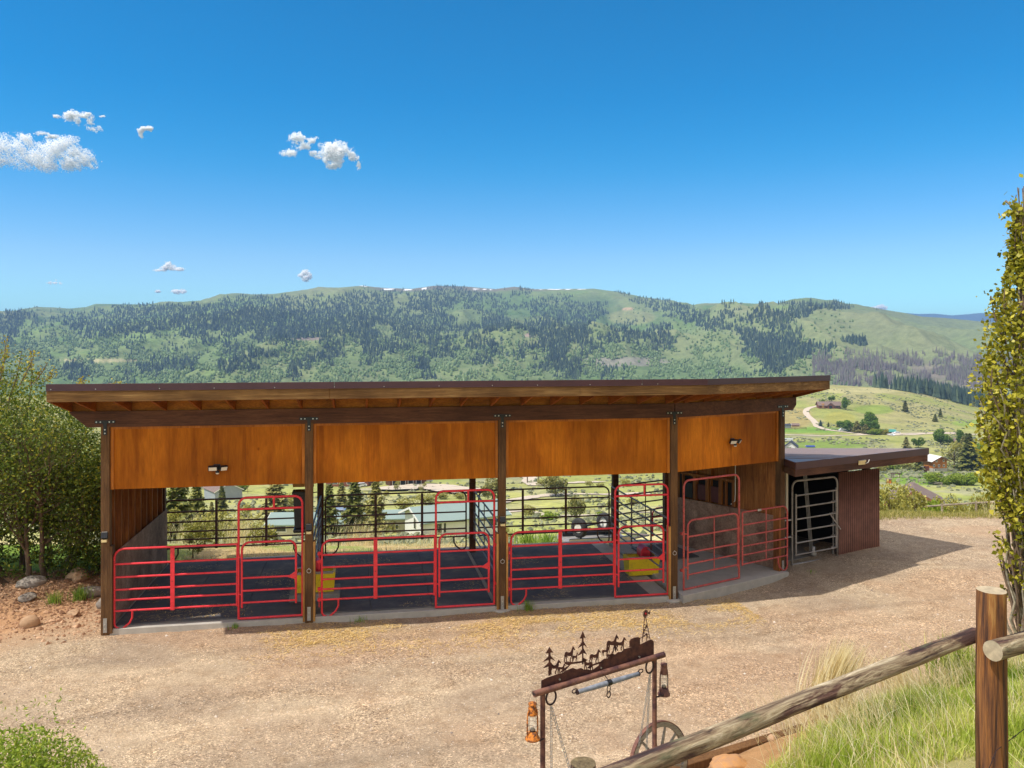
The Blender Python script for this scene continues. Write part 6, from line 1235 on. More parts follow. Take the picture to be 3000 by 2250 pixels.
for a, b_, h_, k, wf, lb in ((2655,1313,32,'golden_pine',1.2,'conical olive tree above the lean-to roof tip'),(2690,1313,36,'cottonwood',1.3,'round olive tree above the lean-to roof tip'),(2755,1303,42,'tall_cottonwood',1.5,'light green tree left of the red-brown houses'),(2775,1304,36,'cottonwood',1.2,'green tree beside the red-brown houses'),(2810,1300,38,'tall_cottonwood',1.2,'slender tree between the red-brown houses'),
    (2822,1312,34,'golden_pine',1.1,'dark tree in front of the red-brown houses'),(2890,1320,48,'golden_pine',1.2,'dark tree left of the poplar'),(2795,1375,85,'thin_willow',1.0,'tall grey-green tree right of the log house'),(2838,1380,105,'wide_spruce',.95,'broad dark spruce right of the log house'),(2872,1372,80,'cottonwood',1.0,'dark green tree beside the broad spruce'),(2850,1340,48,'golden_bush',1.0,'yellow-green round tree behind the broad spruce'),
    (2812,1375,20,'round_bush',1.5,'rounded green bush at the log house corner'),(2690,1382,56,'wide_spruce',.9,'dark spruce in front of the log house'),(2700,1372,46,'thin_willow',1.1,'thin pale tree left of the log house'),(2645,1375,30,'willow_bush',1.5,'grey-green shrubs left of the log house'),(2615,1375,28,'round_bush',1.4,'green shrub behind the corrugated panel'),(2585,1382,26,'willow_bush',1.4,'sage-green shrub beside the lean-to roof'),
    (2750,1418,44,'round_bush',1.3,'bright green hedge bush, left one below the log house'),(2785,1420,46,'round_bush',1.3,'bright green hedge bush, middle one below the log house'),(2825,1420,44,'round_bush',1.3,'bright green hedge bush, right one below the log house'),(2855,1412,36,'round_bush',1.1,'bright green bush at the right end of the hedge'),(2905,1400,50,'golden_pine',1.0,'dark olive tree at the poplar edge')):
    P(k, lb, a, b_, h_*1.05, wf*1.2, group=gr_)
P('wide_spruce','olive-green spruce over the brown roof',2655,1448,70,1.0,Y=150,group=gr_); P('wide_spruce','olive spruce on the sage slope left of the poplar',2862,1475,85,.85,Y=110,group=gr_); P('willow_bush','dark bush at the foot of the sage slope spruce',2880,1500,55,1.1,Y=80,group=gr_)
for i, (a, b_, h_, Yv, k, lb) in enumerate(((2605,1530,95,33,'willow_bush','olive hedge bush right beside the corrugated panel'),(2635,1530,80,35,'thin_willow','tall twiggy hedge bush near the lean-to'),(2672,1530,85,34,'willow_bush','dense olive hedge bush under the brown roof'),(2715,1532,72,36,'round_bush','yellow-green bush in the middle of the hedge'),(2740,1532,60,38,'thin_willow','twiggy brown bush in the hedge'),
    (2775,1536,70,38,'willow_bush','green hedge bush right of the middle'),(2815,1540,52,40,'willow_bush','lower hedge bush toward the poplar'),(2850,1545,44,42,'thin_willow','small hedge bush near the poplar'),(2900,1545,80,36,'willow_bush','dark hedge bush behind the poplar'),(2960,1545,95,34,'willow_bush','hedge bush right of the poplar trunk'))): P(k, lb, a, b_, h_+52, .8, Y=Yv, group='hedge along the yard edge')
# lawn edge grasses along the back of the yard, slope cover and sagebrush
n_ = 26000; X = RNG.uniform(8.5, 20, n_); Y = 20.9+3.0*sst(7.2,10.5,X)+RNG.uniform(-.25,3.2,n_); dn = fbm(X*1.1,Y*1.1,3,501); k = (np.abs(X/Y) < .72)&(dn > .36); X, Y, dn = X[k], Y[k], dn[k]
o = blades('yard_edge_grass', X, Y, hnear(X,Y)-.02, RNG.uniform(.03,.24,len(X))*(.1+1.3*dn), .014, 'weedblade', .6, tint=RNG.random(len(X))); tag(o, 'yellow-green weeds along the far edge of the gravel on the right', 'grass', kind='stuff')
n_ = 24000; X = RNG.uniform(-11.5, 5.5, n_); dd = X*-.1815; Y = RNG.uniform(19.6, 27, n_); d_ = -X*sA+Y*cA; dn = fbm(X*.9,Y*.9,3,503); k = (d_ > 21.0)&(dn > .42); X, Y, dn = X[k], Y[k], dn[k]
o = blades('back_dry_grass', X, Y, hterr(X,Y)-.02, RNG.uniform(.03,.13,len(X))*(.5+dn), .013, 'straw', .45, tint=RNG.random(len(X))); tag(o, 'pale dry grass behind the shelter', 'grass', kind='stuff')
n_ = 9000; px = RNG.uniform(200, 3100, n_); py = RNG.uniform(1392, 1625, n_); X, Y, Z = hit(px, py); dn = fbm(X/14, Y/22, 4, 507); k = (Y > 27)&(Y < 420)&(dn > .46); X, Y, Z = X[k], Y[k], Z[k]; n_ = len(X)
sz = (.2+.0035*Y**.9)*RNG.uniform(.4,1.3,n_); blobs('sagebrush', X, Y, Z-.05, sz*1.0, sz*.8, 'sage', 'grey-green sagebrush scattered over the slope and valley', cat='sagebrush', rough=.45)
n_ = 9000; px = RNG.uniform(2250, 3100, n_); py = RNG.uniform(1140, 1400, n_); X, Y, Z = hit(px, py); dn = fbm(X/30, Y/45, 4, 509); k = (Y > 150)&(Y < 1050)&(dn > .50); X, Y, Z = X[k], Y[k], Z[k]; n_ = len(X)
sz = RNG.uniform(.35,1.0,n_); blobs('foothill_sagebrush', X, Y, Z-.1, sz*1.5, sz, 'sage', 'grey sagebrush dots over the foothill and pastures', cat='sagebrush', rough=.4)
# ------------------------------------------------------------------ roads and drives
def road(name, pts, width, label, col='road'):
    P_ = np.array(pts, float); t = np.linspace(0, 1, len(P_)); tt = np.linspace(0, 1, 90); px = np.interp(tt, t, P_[:,0]); py = np.interp(tt, t, P_[:,1])
    k_ = np.ones(7)/7; px = np.concatenate([px[:3], np.convolve(px, k_, 'valid'), px[-3:]]); py = np.concatenate([py[:3], np.convolve(py, k_, 'valid'), py[-3:]])
    X, Y, Z = hit(px, py); dx = np.gradient(X); dy = np.gradient(Y); L_ = np.hypot(dx, dy)+1e-6; nx, ny = -dy/L_*width/2, dx/L_*width/2; rows = []
    for f in (-1, -.5, 0, .5, 1): x = X+nx*f; y = Y+ny*f; rows.append(np.stack([x, y, hterr(x, y)+.0+width*.045], 1))
    o = npmesh(name, np.stack(rows, 1).reshape(-1,3), grid_faces(90, 5), M['road'], smooth=True); return tag(o, label, 'road', kind='structure')
M['road'] = plain('pale_gravel_road', (.56,.47,.36), .9, 0, .12, .3, bs=0)
road('driveway', [(2400,1190),(2378,1193),(2363,1199),(2360,1208),(2366,1219),(2382,1231),(2391,1243),(2393,1250),(2410,1256),(2440,1262),(2490,1268),(2530,1272)], 5.5, 'pale winding driveway climbing to the foothill house')
road('road', [(2270,1273),(2330,1275),(2400,1277),(2480,1276),(2560,1273),(2640,1271),(2700,1269),(2800,1271),(2900,1275),(3020,1279)], 5.5, 'pale gravel road crossing the valley floor')
road('road', [(2600,1275),(2650,1275),(2700,1272),(2750,1268),(2800,1269)], 7, 'widened pale road beside the teal-roofed barn')
road('path', [(1395,1500),(1440,1478),(1500,1466),(1600,1452),(1680,1447),(1780,1450),(1900,1446)], 5, 'sandy track across the third bay view')
road('path', [(1400,1520),(1470,1500),(1540,1497),(1610,1512),(1720,1510),(1850,1503),(1950,1500)], 3, 'second sandy track lower in the third bay view')
road('driveway', [(1100,1440),(1180,1432),(1250,1428),(1320,1436),(1390,1446)], 16, 'wide pale turnaround in front of the dark garage')
road('path', [(1530,1395),(1555,1402),(1548,1412),(1570,1422),(1640,1416),(1760,1412)], 6, 'pale bend of a far driveway by the power poles')
# ------------------------------------------------------------------ houses
def at(px, py, Y=None):
    if Y is None: X, Yv, Z = [float(v[0]) for v in hit(px, py)]; return X, Yv, Z
    X = (px-1500)/F*Y; return X, Y, float(hterr(np.array([X]), np.array([Y]))[0])
def gable(name, label, cat, pos, rz, L_, W, hw, hr, wall, roof, ov=.5, wins=(), doors=(), mono=False, wincol='glass', chim=None, base=None, frame='white', gwin=(), rise=None):
    """gabled house: long axis along local x, front wall at y=0; wins (x,z,w,h) on the front, gwin (y,z,w,h) on the left gable"""
    t = thing(name, label, cat, pos, rz); m_ = MB()
    m_.add([(0,0,-1.5),(L_,0,-1.5),(L_,W,-1.5),(0,W,-1.5),(0,0,hw),(L_,0,hw),(L_,W,hw),(0,W,hw),(0,W/2,hw+hr),(L_,W/2,hw+hr)], [(0,1,5,4),(1,2,6,9,5),(2,3,7,6),(3,0,4,8,7),(3,2,1,0)]); m_.build('wall', M[wall], t)
    m_ = MB(); k = hr/(W/2); z0 = hw-ov*k; th = .18
    for s_ in (0, 1):
        ya = -ov if s_ == 0 else W+ov; yb = W/2
        m_.add([(-ov,ya,z0+.03),(L_+ov,ya,z0+.03),(L_+ov,yb,hw+hr+.03),(-ov,yb,hw+hr+.03),(-ov,ya,z0+th),(L_+ov,ya,z0+th),(L_+ov,yb,hw+hr+th),(-ov,yb,hw+hr+th)], [(3,2,1,0),(4,5,6,7),(0,1,5,4),(2,3,7,6),(1,2,6,5),(3,0,4,7)] if s_ == 0 else [(0,1,2,3),(7,6,5,4),(4,5,1,0),(6,7,3,2),(5,6,2,1),(7,4,0,3)])
    rf = m_.build('roof', M[roof], t)
    if ov > .3:
        m_ = MB()
        for x in (-ov-.02, L_+ov-.03):
            for s_ in (0,1): ya = -ov if s_ == 0 else W+ov; m_.bar((x+.025,ya,z0+.05),(x+.025,W/2,hw+hr+.05), .05, .26)
        m_.build('rake_board', M['white' if frame == 'white' else 'redbrown'], rf)
    if chim: m_ = MB(); m_.box((chim[0],chim[1],hw*.3),(chim[0]+chim[2],chim[1]+chim[2],hw+hr+chim[3])); m_.build('chimney', M['stoneor'], t)
    if base: m_ = MB(); m_.box((-.08,-.08,-1.6),(L_+.08,W+.08,base)); m_.build('stone_base', M['conc'], t)
    for q, lst in ((0, wins), (1, gwin), (2, doors)):
        for (a, z, w_, h_) in lst:
            def bx(mb, e, d): 
                if q == 1: mb.box((-d,a-e,z-e),(-.0-.001 if d < .05 else -.0,a+w_+e,z+h_+e))
                else: mb.box((a-e,-d,z-e),(a+w_+e,-.001,z+h_+e))
            m_ = MB(); bx(m_, .14, .05); f = m_.build('window' if q < 2 else 'door', M[frame], t); m_ = MB(); bx(m_, 0, .07); m_.build('pane' if q < 2 else 'leaf', M['glass' if q < 2 else wincol], f)
    return t
def fz(px, py, Y): return CH-(py-HY)/F*Y
X = (1240-1500)/F*104.5
gable('white_house', 'white house with a pale green metal roof seen through the middle bay', 'house', (X, 104.5, -19.6), R(27), 11.6, 6.9, 2.35, 1.15, 'white', 'greenroof', ov=.7, wins=((1.6,.7,.9,1.2),(2.8,.7,.3,1.2),(9.3,.9,1.1,.9),(10.7,.9,.7,.9)), gwin=((2.6,.9,.7,1.4),), doors=((.3,0,.6,1.8),), wincol='white')
X, Y, Z = at(1125, 1555, 112); gable('porch_wing', 'small cream outbuilding with a shallow green roof left of the white house', 'outbuilding', (X, Y, fz(1127,1560,Y)), R(4), 5.4, 4.5, 1.9, .6, 'cream', 'greenroof', ov=.5, wins=((1.6,.5,.3,.5),(3,.6,.6,.8)))
X, Y, Z = at(790, 1572, 98); gable('low_shed', 'low cream shed with a long pale green roof behind the second post', 'shed', (X, Y, fz(790,1574,Y)), R(2), 10.0, 5.5, 1.55, .7, 'cream', 'greenroof', ov=.55, wins=((.6,.7,1.3,.6),(2.9,.7,1.0,.6),(9.0,.2,.6,1.3)))
X, Y, Z = at(598, 1460); k = Y/185; gable('grey_house', 'pale house with a grey gable above the left bay spruce', 'house', (X, Y, Z-.2), R(-52), 7.5*k, 6.0*k, 2.6*k, 1.6*k, 'greywall', 'brownroof', ov=.4)
X, Y, Z = at(1142, 1424); k = Y/220; gable('dark_garage', 'dark garage with tall black doors at the pale turnaround', 'garage', (X, Y, Z-.2), R(18), 9.5*k, 7*k, 4.2*k, 1.8*k, 'beam', 'darkroof', doors=tuple((a*k,0,1.3*k,3.0*k) for a in (.8,2.9,5.0,7.2)), wincol='dark')
X, Y, Z = at(955, 1424); k = Y/230; gable('far_house', 'dark-roofed house at the top of the middle bay behind the spruce', 'house', (X, Y, Z-.2), R(-3), 12*k, 7*k, 2.6*k, 1.8*k, 'redbrown', 'darkroof', wins=((2*k,.8*k,1.2*k,1.2*k),(6*k,.8*k,1.2*k,1.2*k)))
def gpx(name, label, cat, px, py, wpx, rz, hwpx, hrpx, dpx, wall, roof, **k):
    X, Y, Z = at(px, py); s_ = Y/F; return gable(name, label, cat, (X, Y, Z-.1), rz, wpx*s_, dpx*s_, hwpx*s_, hrpx*s_, wall, roof, **k), s_
s_ = at(2723,1388)[1]/F
gable('log_house', 'three-storey orange log house with a white metal roof and stone base', 'house', at(2733,1392), R(8), 46*s_, 42*s_, 32*s_, 10*s_, 'log', 'white', ov=1.0, base=9*s_, wins=((5*s_,25*s_,4*s_,5*s_),(32*s_,25*s_,4*s_,5*s_),(2*s_,14*s_,4*s_,6*s_),(15*s_,13*s_,5*s_,6*s_),(32*s_,13*s_,5*s_,6*s_),(13*s_,1.5*s_,5*s_,6*s_)), frame='white') if False else None
# the log house shows its gable to the camera: long axis runs away from the viewer
def gable_front(name, label, cat, pos, rz, W, D, hw, hr, wall, roof, wins=(), base=None, ov=.8, porch=None, rake='redbrown'):
    t = thing(name, label, cat, pos, rz); m_ = MB()
    m_.add([(0,0,-1.5),(W,0,-1.5),(W,0,hw),(W/2,0,hw+hr),(0,0,hw),(0,D,-1.5),(W,D,-1.5),(W,D,hw),(W/2,D,hw+hr),(0,D,hw)], [(0,1,2,3,4),(9,8,7,6,5),(0,5,6,1),(1,6,7,2),(5,0,4,9)]); m_.build('wall', M[wall], t)
    m_ = MB(); k = hr/(W/2); th = .22
    for sg in (0, 1):
        xa = -ov if sg == 0 else W+ov; z0 = hw-ov*k
        q = [(xa,-ov,z0+.03),(W/2,-ov,hw+hr+.03),(W/2,D+ov,hw+hr+.03),(xa,D+ov,z0+.03)]; q += [(x,y,z+th) for x, y, z in q]
        f = [(3,2,1,0),(4,5,6,7),(0,1,5,4),(1,2,6,5),(2,3,7,6),(3,0,4,7)]; m_.add(q, f if sg == 0 else [g_[::-1] for g_ in f])
    rf = m_.build('roof', M[roof], t)
    m_ = MB(); m_.bar((-ov,-ov-.05,hw-ov*k+.05),(W/2,-ov-.05,hw+hr+.05), .08, .35, (0,0,1)); m_.bar((W+ov,-ov-.05,hw-ov*k+.05),(W/2,-ov-.05,hw+hr+.05), .08, .35, (0,0,1)); m_.build('rake_board', M[rake], rf)
    if base: m_ = MB(); m_.box((-.12,-.12,-1.6),(W+.12,D,base)); m_.build('stone_base', M['conc'], t)
    for (x, z, w_, h_) in wins:
        m_ = MB(); m_.box((x-.2,-.17 if base and z < base else -.06,z-.2),(x+w_+.2,-.001,z+h_+.2)); f = m_.build('window', M['white'], t); m_ = MB(); m_.box((x,-.20 if base and z < base else -.09,z),(x+w_,-.002,z+h_)); m_.build('pane', M['glass'], f)
    return t, rf
X, Y, Z = at(2733, 1383); s_ = Y/F
lh, rf = gable_front('log_house', 'three-storey orange log house with a white metal roof and stone base', 'house', (X, Y, fz(2733,1380,Y)), R(10), 46*s_, 75*s_, 31*s_, 11*s_, 'log', 'white', ov=1.4, base=7.5*s_, rake='maroon',
    wins=((11*s_,27*s_,3*s_,5*s_),(34*s_,27*s_,3*s_,5*s_),(2*s_,13*s_,3.5*s_,5*s_),(18*s_,12*s_,4*s_,5.5*s_),(34*s_,12*s_,4*s_,5.5*s_),(6*s_,1*s_,5*s_,4*s_)))
m_ = MB(); m_.box((-16*s_,3,-.5),(-.2,14*s_,11*s_)); m_.build('side_wing', M['redbrown'], lh); m_ = MB(); m_.box((-17*s_,2.5,11.1*s_),(-.15,15*s_,12.4*s_)); m_.build('deck_roof', M['maroon'], lh)
X, Y, Z = at(2399, 1197); s_ = Y/F
fh, _ = None, None
fh = gable('foothill_house', 'stone and timber house on the foothill above the winding drive', 'house', (X, Y, Z-.1), R(-4), 62*s_, 24*s_, 11*s_, 9*s_, 'redbrown', 'brownroof', ov=1.0, chim=(8*s_,-.6,7*s_,-5.0*s_), frame='redbrown', wins=((50*s_,3*s_,4*s_,5*s_),(56*s_,3*s_,3*s_,5*s_)))
m_ = MB(); a = 24*s_; b_ = 41*s_; m_.add([(a,-5*s_,0),(b_,-5*s_,0),(b_,-5*s_,9*s_),((a+b_)/2,-5*s_,17*s_),(a,-5*s_,9*s_),(a,0,0),(b_,0,0),(b_,12*s_,9*s_),((a+b_)/2,12*s_,17*s_),(a,12*s_,9*s_)],[(0,1,2,3,4),(1,6,7,2),(5,0,4,9)]); m_.build('entry_gable', M['redbrown'], fh)
m_ = MB(); m_.bar((a-1,-5.5*s_,8.2*s_),((a+b_)/2,-5.5*s_,17.8*s_), .5, .7); m_.bar((b_+1,-5.5*s_,8.2*s_),((a+b_)/2,-5.5*s_,17.8*s_), .5, .7)
m_.add([(a-1,-5.5*s_,8.4*s_),((a+b_)/2,-5.5*s_,18*s_),((a+b_)/2,12*s_,18*s_),(a-1,12*s_,8.4*s_),(b_+1,-5.5*s_,8.4*s_),(b_+1,12*s_,8.4*s_)],[(0,1,2,3),(1,4,5,2)]); m_.build('entry_roof', M['brownroof'], fh)
m_ = MB(); m_.box((a+4*s_,-5.2*s_,0),(b_-4*s_,-5.02*s_,9*s_)); m_.build('entry_door', M['dark'], fh)
gpx('teal_roof_barn', 'dark barn with a teal metal roof beside the valley road', 'barn', 2592, 1268, 27, R(-14), 6, 4, 14, 'redbrown', 'tealroof', ov=1.2)
gpx('grey_barn', 'weathered grey barn behind the left part of the lean-to pasture', 'barn', 2288, 1254, 30, R(2), 9, 3, 14, 'greywall', 'darkroof', ov=.4)
gpx('pink_roof_stable', 'small stable with a pale pink roof beside the grey barn', 'stable', 2321, 1250, 19, R(-12), 6, 4, 12, 'redbrown', 'brownroof', ov=.6)
X, Y, Z = at(2299, 1313); s_ = Y/F; gable_front('white_gable_house', 'white gabled house with a dark roof just above the lean-to roof', 'house', (X, Y, Z-.2), R(-22), 34*s_, 40*s_, 6*s_, 14*s_, 'white', 'darkroof', ov=.6, rake='darkroof')
gpx('blue_shed', 'small shed with a bright blue roof above the lean-to roof', 'shed', 2363, 1311, 24, 0, 3, 2.5, 10, 'greywall', 'bluetarp', ov=.4)
gpx('red_brown_house', 'red-brown house with a wide grey roof in front of the valley road', 'house', 2784, 1297, 26, R(-10), 7, 5, 18, 'redbrown', 'brownroof', ov=1.2); X, Y, Z = at(2822, 1300); s_ = Y/F
gable_front('dark_gable_house', 'dark red house with its gable facing the camera right of the valley trees', 'house', (X, Y, Z), R(6), 24*s_, 25*s_, 12*s_, 5*s_, 'maroon', 'brownroof', ov=1.0)
gpx('brown_house', 'long brown house partly behind the poplar', 'house', 2880, 1299, 60, R(-5), 8, 6, 20, 'redbrown', 'brownroof', ov=1.0)
X, Y, Z = at(2598, 1416); s_ = Y/F; gable('garden_shed', 'small orange wooden shed on the lawn right of the lean-to', 'shed', (X, Y, Z), R(-18), 13*s_, 8*s_, 12*s_, 1.5*s_, 'log', 'brownroof', ov=.2, doors=((7.5*s_,0,4*s_,9*s_),), wincol='trim', frame='redbrown')
t = thing('pergola', 'dark open pergola beside the small orange shed', 'pergola', at(2612,1400), R(-8)); s_ = t.location.y/F
m_ = MB(); m_.box((-2*s_,0,12*s_),(25*s_,6*s_,13.5*s_)); m_.build('roof', M['beam'], t)
for x in (0, 4*s_, 22*s_): m_ = MB(); m_.box((x,0,0),(x+1.2*s_,1.2*s_,12*s_)); m_.build('post', M['beam'], t)
X, Y, Z = at(2612, 1480, 110); gable_front('brown_roof_house', 'brown hipped roof poking up above the hedge beside the lean-to', 'house', (X, Y, fz(0,1434,Y)-2.5), R(-24), 5.6, 6, 1.0, 1.45, 'cream', 'brownroof', ov=.9)
# ------------------------------------------------------------------ vehicles, poles, fences in the valley
def car(label, px, py, Lm, col, rz=0, Y=None, kind='car', z=None):
    X, Yv, Z = at(px, py, Y); t = thing('parked_'+kind, label, kind, (X, Yv, (Z if z is None else z)), rz); h = 1.5 if kind == 'car' else 2.1; L_ = Lm; W = 1.8
    m_ = MB(); prof = [(0,.35),(0,.8),(.06*L_,.95),(.26*L_,1.0),(.36*L_,h),(.80*L_,h),(.93*L_,1.02),(L_,.95),(L_,.35)] if kind == 'car' else [(0,.35),(0,1.2),(.12*L_,1.3),(.22*L_,h),(L_,h),(L_,.35)]
    m_.prism(prof, 0, W); m_.build('body', M[col], t, bevel=.06)
    m_ = MB(); m_.prism([(.29*L_,1.02),(.375*L_,h-.08),(.785*L_,h-.08),(.89*L_,1.04)], -.012, W+.012) if kind == 'car' else m_.prism([(.14*L_,1.32),(.23*L_,h-.15),(.38*L_,h-.15),(.38*L_,1.32)], -.012, W+.012); m_.build('window', M['glass'], t)
    for x in (.2*L_, .8*L_):
        for y in (-.02, W-.2): m_ = MB(); m_.tube([(x,y,.34),(x,y+.22,.34)], .34, 14); w_ = m_.build('wheel', M['tyre'], t); m_ = MB(); m_.tube([(x,y-.005,.34),(x,y+.225,.34)], .19, 10); m_.build('rim', M['galv'], w_)
    return t
car('silver car parked behind the low green-roofed shed', 925, 1530, 4.4, 'carpaint', R(8), 106, z=fz(0,1529,106)); car('white car by the teal-roofed barn', 2600, 1275, 6.5, 'whitecar', R(-70)); car('white pickup right of the teal-roofed barn', 2616, 1271, 6.5, 'whitecar', R(5))
car('white trailer at the left of the roadside grove', 2459, 1263, 6.5, 'whitecar', 0, kind='van'); car('white van above the white gabled house', 2293, 1294, 8, 'whitecar', R(10), kind='van'); car('white car behind the spruces at the top of the middle bay', 1040, 1428, 4.6, 'whitecar', R(20)); car('red car beside the dark garage', 1215, 1414, 4.6, 'maroon', R(5)); car('dark car at the right end of the turnaround', 1235, 1414, 4.4, 'carpaint', R(5))
for px, lb in ((1545,'left power pole at the top of the third bay'),(1578,'right power pole at the top of the third bay')):
    t = thing('power_pole', lb, 'pole', at(px, 1416)); m_ = MB(); m_.tube([(0,0,-.2),(0,0,9)], .22, 8); m_.build('pole', M['bark'], t); m_ = MB(); m_.box((-1,-.1,8.2),(1,.1,8.45)); m_.build('crossarm', M['bark'], t)
def rail_fence(label, pts, hgt, rails, mat='silver_wood', r=.05, sp=2.6):
    """pts are (x, Y) world points"""
    x0, y0 = pts[0]; z0 = float(hterr(np.array([x0]), np.array([y0]))[0]); t = thing('rail_fence', label, 'fence', (x0, y0, z0)); L_ = 0; q = []
    for (a, b_) in zip(pts[:-1], pts[1:]):
        d = math.hypot(b_[0]-a[0], b_[1]-a[1]); n = max(1, int(d/sp)); q += [(a[0]+(b_[0]-a[0])*i/n, a[1]+(b_[1]-a[1])*i/n) for i in range(n)]
    q.append(pts[-1]); P3 = [Vector((x-x0, y-y0, float(hterr(np.array([x]), np.array([y]))[0])-z0)) for x, y in q]
    for p in P3: m_ = MB(); m_.tube([p-Vector((0,0,.2)), p+Vector((0,0,hgt))], r*1.2, 7); m_.build('post', M[mat], t)
    for f in rails:
        for a, b_ in zip(P3[:-1], P3[1:]): m_ = MB(); m_.tube([a+Vector((0,0,hgt*f)), b_+Vector((0,0,hgt*f))], r, 6, cap=False); m_.build('rail', M[mat], t)
    return t
rail_fence('grey pole fence half hidden in the hedge at the yard edge', [((px-1500)/F*y_, y_) for px, y_ in ((2670,35.5),(2760,34.5),(2860,33.5),(2990,32.5))], 1.0, (.93,.5), r=.04)
a = at(2690,1414); b_ = at(2760,1424); rail_fence('short fence below the log house lawn', [(a[0],a[1]),(b_[0],b_[1])], 1.3, (.9,.5), r=.12, sp=6)
a = at(676,1455); b_ = at(726,1444); rail_fence('orange-brown pipe fence behind the grey gabled house', [(a[0],a[1]),(b_[0],b_[1])], 2.0, (.95,), 'rustpipe', .07, 8)
a = at(2296,1260); b_ = at(2362,1258); rail_fence('dark corral fence beside the pink-roofed stable', [(a[0],a[1]),(b_[0],b_[1])], 1.8, (.95,.5), 'bark', .16, 8)
# upturned trailer behind the third bay
t = thing('upturned_trailer', 'small flat trailer lying upside down with two wheels in the air behind the third bay', 'trailer', ((1665-1500)/F*23.6, 23.6, -.55), R(12))
m_ = MB(); m_.box((0,0,.0),(1.95,1.25,.10)); m_.build('deck', M['galv'], t, bevel=.01)
m_ = MB(); m_.box((.02,-.01,.0),(1.93,.0-.002,.24)); m_.build('side_panel', M['galv'], t)
for y in (.2,1.0): m_ = MB(); m_.bar((.1,y,.16),(1.9,y,.16), .06, .10); m_.build('chassis_rail', M['black'], t)
m_ = MB(); m_.tube([(.55,.45,.50),(1.45,.95,.50)], .03, 8); m_.build('axle', M['black'], t)
for (x, y) in ((.42,.30),(1.38,.86)):
    T2 = TT((x,y,.50)) @ Matrix.Rotation(R(-62), 4, 'Z') @ Matrix.Rotation(R(90), 4, 'X'); m_ = MB(T2); m_.lathe([(.16,-.08),(.24,-.09),(.285,-.06),(.29,0),(.285,.06),(.24,.09),(.16,.08)], 22); w_ = m_.build('wheel', M['tyre'], t)
    m_ = MB(T2); m_.lathe([(0,-.03),(.09,-.035),(.165,-.06),(.165,.06),(.09,.035),(0,.03)], 18); m_.build('rim', M['white'], w_)
m_ = MB(); m_.bar((.5,.4,.13),(.45,.33,.5), .05, .05); m_.bar((1.45,.9,.13),(1.4,.85,.5), .05, .05); m_.build('spring_hanger', M['black'], t)
m_ = MB(); m_.tube([(1.95,.2,.12),(2.7,.62,.10),(1.95,1.05,.12)], .03, 8); m_.build('drawbar', M['steel'], t)
# ------------------------------------------------------------------ clouds (outside the haze)
mm = bpy.data.materials.new('cloud_droplets'); mm.use_nodes = True; n = mm.node_tree.nodes; l = mm.node_tree.links; n.clear()
d_ = n.new('ShaderNodeBsdfDiffuse'); d_.inputs[0].default_value = (1,1,1,1); t_ = n.new('ShaderNodeBsdfTranslucent'); t_.inputs[0].default_value = (1,1,1,1); x_ = n.new('ShaderNodeMixShader'); x_.inputs[0].default_value = .55
o_ = n.new('ShaderNodeOutputMaterial'); l.new(d_.outputs[0], x_.inputs[1]); l.new(t_.outputs[0], x_.inputs[2]); l.new(x_.outputs[0], o_.inputs[0])
def cloud(label, lobes, N, alt=1500., fsz=1.15, thr=.47, seed=0):
    """lobes: (px, py, half width, half height) in photo pixels; a cloud is a swarm of small white faces filling ragged lobes"""
    N = int(N*1.7); cx = np.mean([q[0] for q in lobes]); cy = np.mean([q[1] for q in lobes]); D_ = (alt-CH)*F/(HY-cy); k = D_/F; rg = np.random.default_rng(100+seed)
    a = np.array([q[2]*q[3] for q in lobes], float); a /= a.sum(); pick = rg.choice(len(lobes), N, p=a); L_ = np.array(lobes, float)[pick]
    u = rg.normal(size=(N,3)); u /= np.linalg.norm(u,axis=1)[:,None]; rr = rg.random(N)**.5; u *= rr[:,None]
    P_ = np.stack([(L_[:,0]-cx+u[:,0]*L_[:,2]*1.35), u[:,1]*L_[:,2]*.6, -(L_[:,1]-cy)+u[:,2]*L_[:,3]*1.35],1)
    f1 = fbm(P_[:,0]/20+seed*5, P_[:,2]/12+P_[:,1]/34, 5, 600+seed); f2 = fbm(P_[:,0]/8+seed, P_[:,2]/6+P_[:,1]/9, 3, 640+seed)
    dd = (.6*f1+.4*f2)-(thr-.16+.30*rr**1.6); keep = rg.random(N) < np.clip((dd+.05)/.16, 0, 1)**2; P_ = P_[keep]*k; n_ = len(P_)
    nrm = np.array([-.35,-.85,.45])[None]+rg.normal(size=(n_,3))*.40; nrm /= np.linalg.norm(nrm,axis=1)[:,None]; a_ = np.cross(nrm, rg.normal(size=(n_,3))); a_ /= np.linalg.norm(a_,axis=1)[:,None]; b_ = np.cross(nrm, a_)
    s_ = (fsz*k*rg.uniform(.6,1.5,n_))[:,None]; V = np.stack([P_-a_*s_, P_+b_*s_, P_+a_*s_, P_-b_*s_],1).reshape(-1,3)
    o = npmesh('cloud', V, np.arange(n_*4).reshape(-1,4), mm); o.location = ((cx-1500)*k, D_, CH+(HY-cy)*k); tag(o, label, 'cloud', 'white fair-weather clouds'); return o
cloud('large white cumulus at the left edge of the sky', [(-30,440,70,45),(40,425,60,32),(75,405,28,16),(95,460,80,38),(160,440,60,34),(195,418,34,22),(215,450,45,26),(250,465,38,28),(262,485,22,16),(130,485,60,18),(205,480,40,22),(5,470,50,18)], 52000, seed=1)
cloud('ragged cloud above the large left cumulus', [(215,345,28,20),(198,334,16,7),(240,342,26,12),(262,355,18,10),(275,378,22,12),(262,362,20,10),(258,333,8,4),(300,340,10,4)], 9000, seed=2)
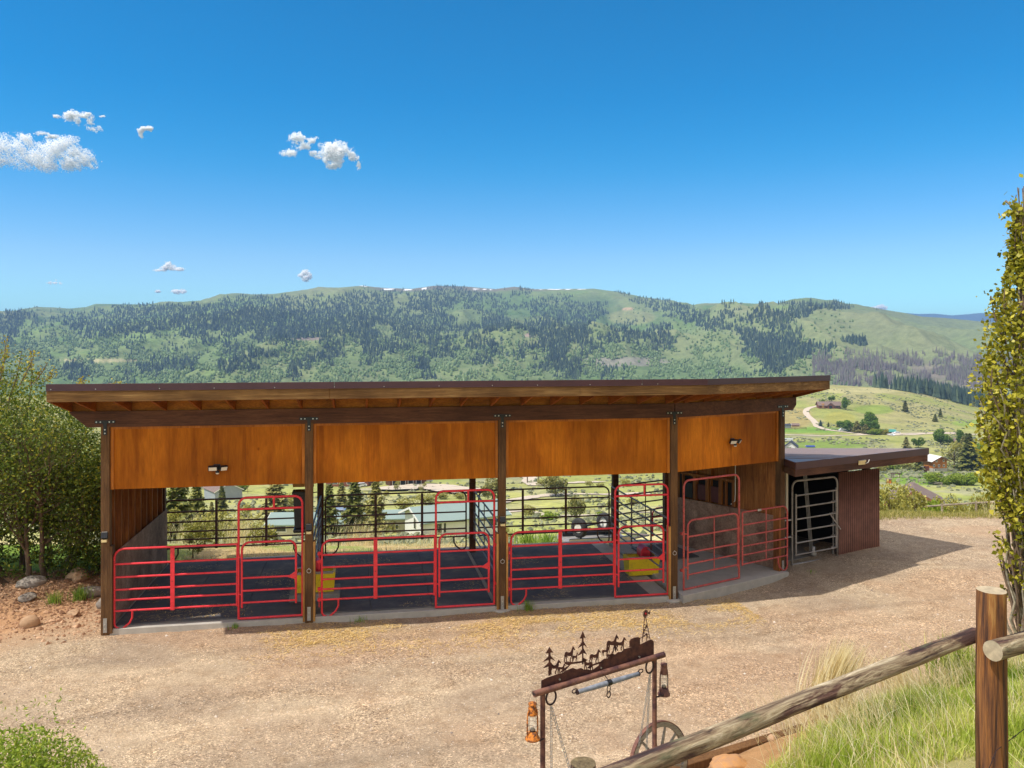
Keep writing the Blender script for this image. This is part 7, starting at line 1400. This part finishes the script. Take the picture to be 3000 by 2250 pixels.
cloud('tiny wisp left of the ragged cloud', [(162,341,13,7)], 700, seed=3, thr=.5)
cloud('thin wisp between the two left clouds', [(128,392,26,8),(150,400,22,6)], 2600, seed=4, thr=.5)
cloud('small hooked cloud right of the left group', [(412,378,11,14),(414,395,8,12),(432,376,16,6),(440,380,9,6)], 2400, seed=5, thr=.48)
cloud('broad ragged cloud left of the sky centre', [(872,408,24,18),(915,412,16,13),(970,440,36,26),(1000,445,36,24),(985,470,28,18),(1030,460,20,18),(855,448,30,10),(925,450,20,12),(950,462,26,12),(1052,485,10,12),(978,488,18,10),(890,430,30,14)], 24000, seed=6)
cloud('flat small cloud low over the left mountain', [(490,784,22,9),(490,774,10,8),(470,791,22,5),(515,789,22,5)], 3400, seed=7, thr=.46)
cloud('round puff over the middle of the ridge', [(893,803,18,13),(898,813,17,10)], 2600, seed=8, thr=.44)
cloud('tiny cloud just above the ridge', [(524,854,18,7)], 1000, seed=9, thr=.46)
cloud('tiny pale cloud at the far left above the ridge', [(160,828,20,6),(166,822,7,6)], 1100, seed=10, thr=.46)
cloud('tiniest wisp beside the low ridge cloud', [(462,854,8,5)], 300, seed=11, thr=.48)
cloud('small cloud peeking over the right ridge', [(2578,900,18,10),(2560,904,20,6)], 1500, alt=1250, seed=12, thr=.44)
# ------------------------------------------------------------------ haze
hz_ = MB(); hz_.box((-9000,-60,-160),(12500,13000,430)); m = bpy.data.materials.new('air'); m.use_nodes = True; n = m.node_tree.nodes; n.remove(n['Principled BSDF'])
v = n.new('ShaderNodeVolumePrincipled'); v.inputs['Color'].default_value = (.36,.60,1,1); v.inputs['Density'].default_value = .000098; v.inputs['Anisotropy'].default_value = .0; m.node_tree.links.new(v.outputs[0], n['Material Output'].inputs['Volume'])
me = bpy.data.meshes.new('haze'); me.from_pydata([tuple(p) for p in hz_.v], [], hz_.f); me.materials.append(m); o = bpy.data.objects.new('haze', me); COL.objects.link(o); tag(o, 'thin blue haze in the valley air', 'haze', kind='stuff')
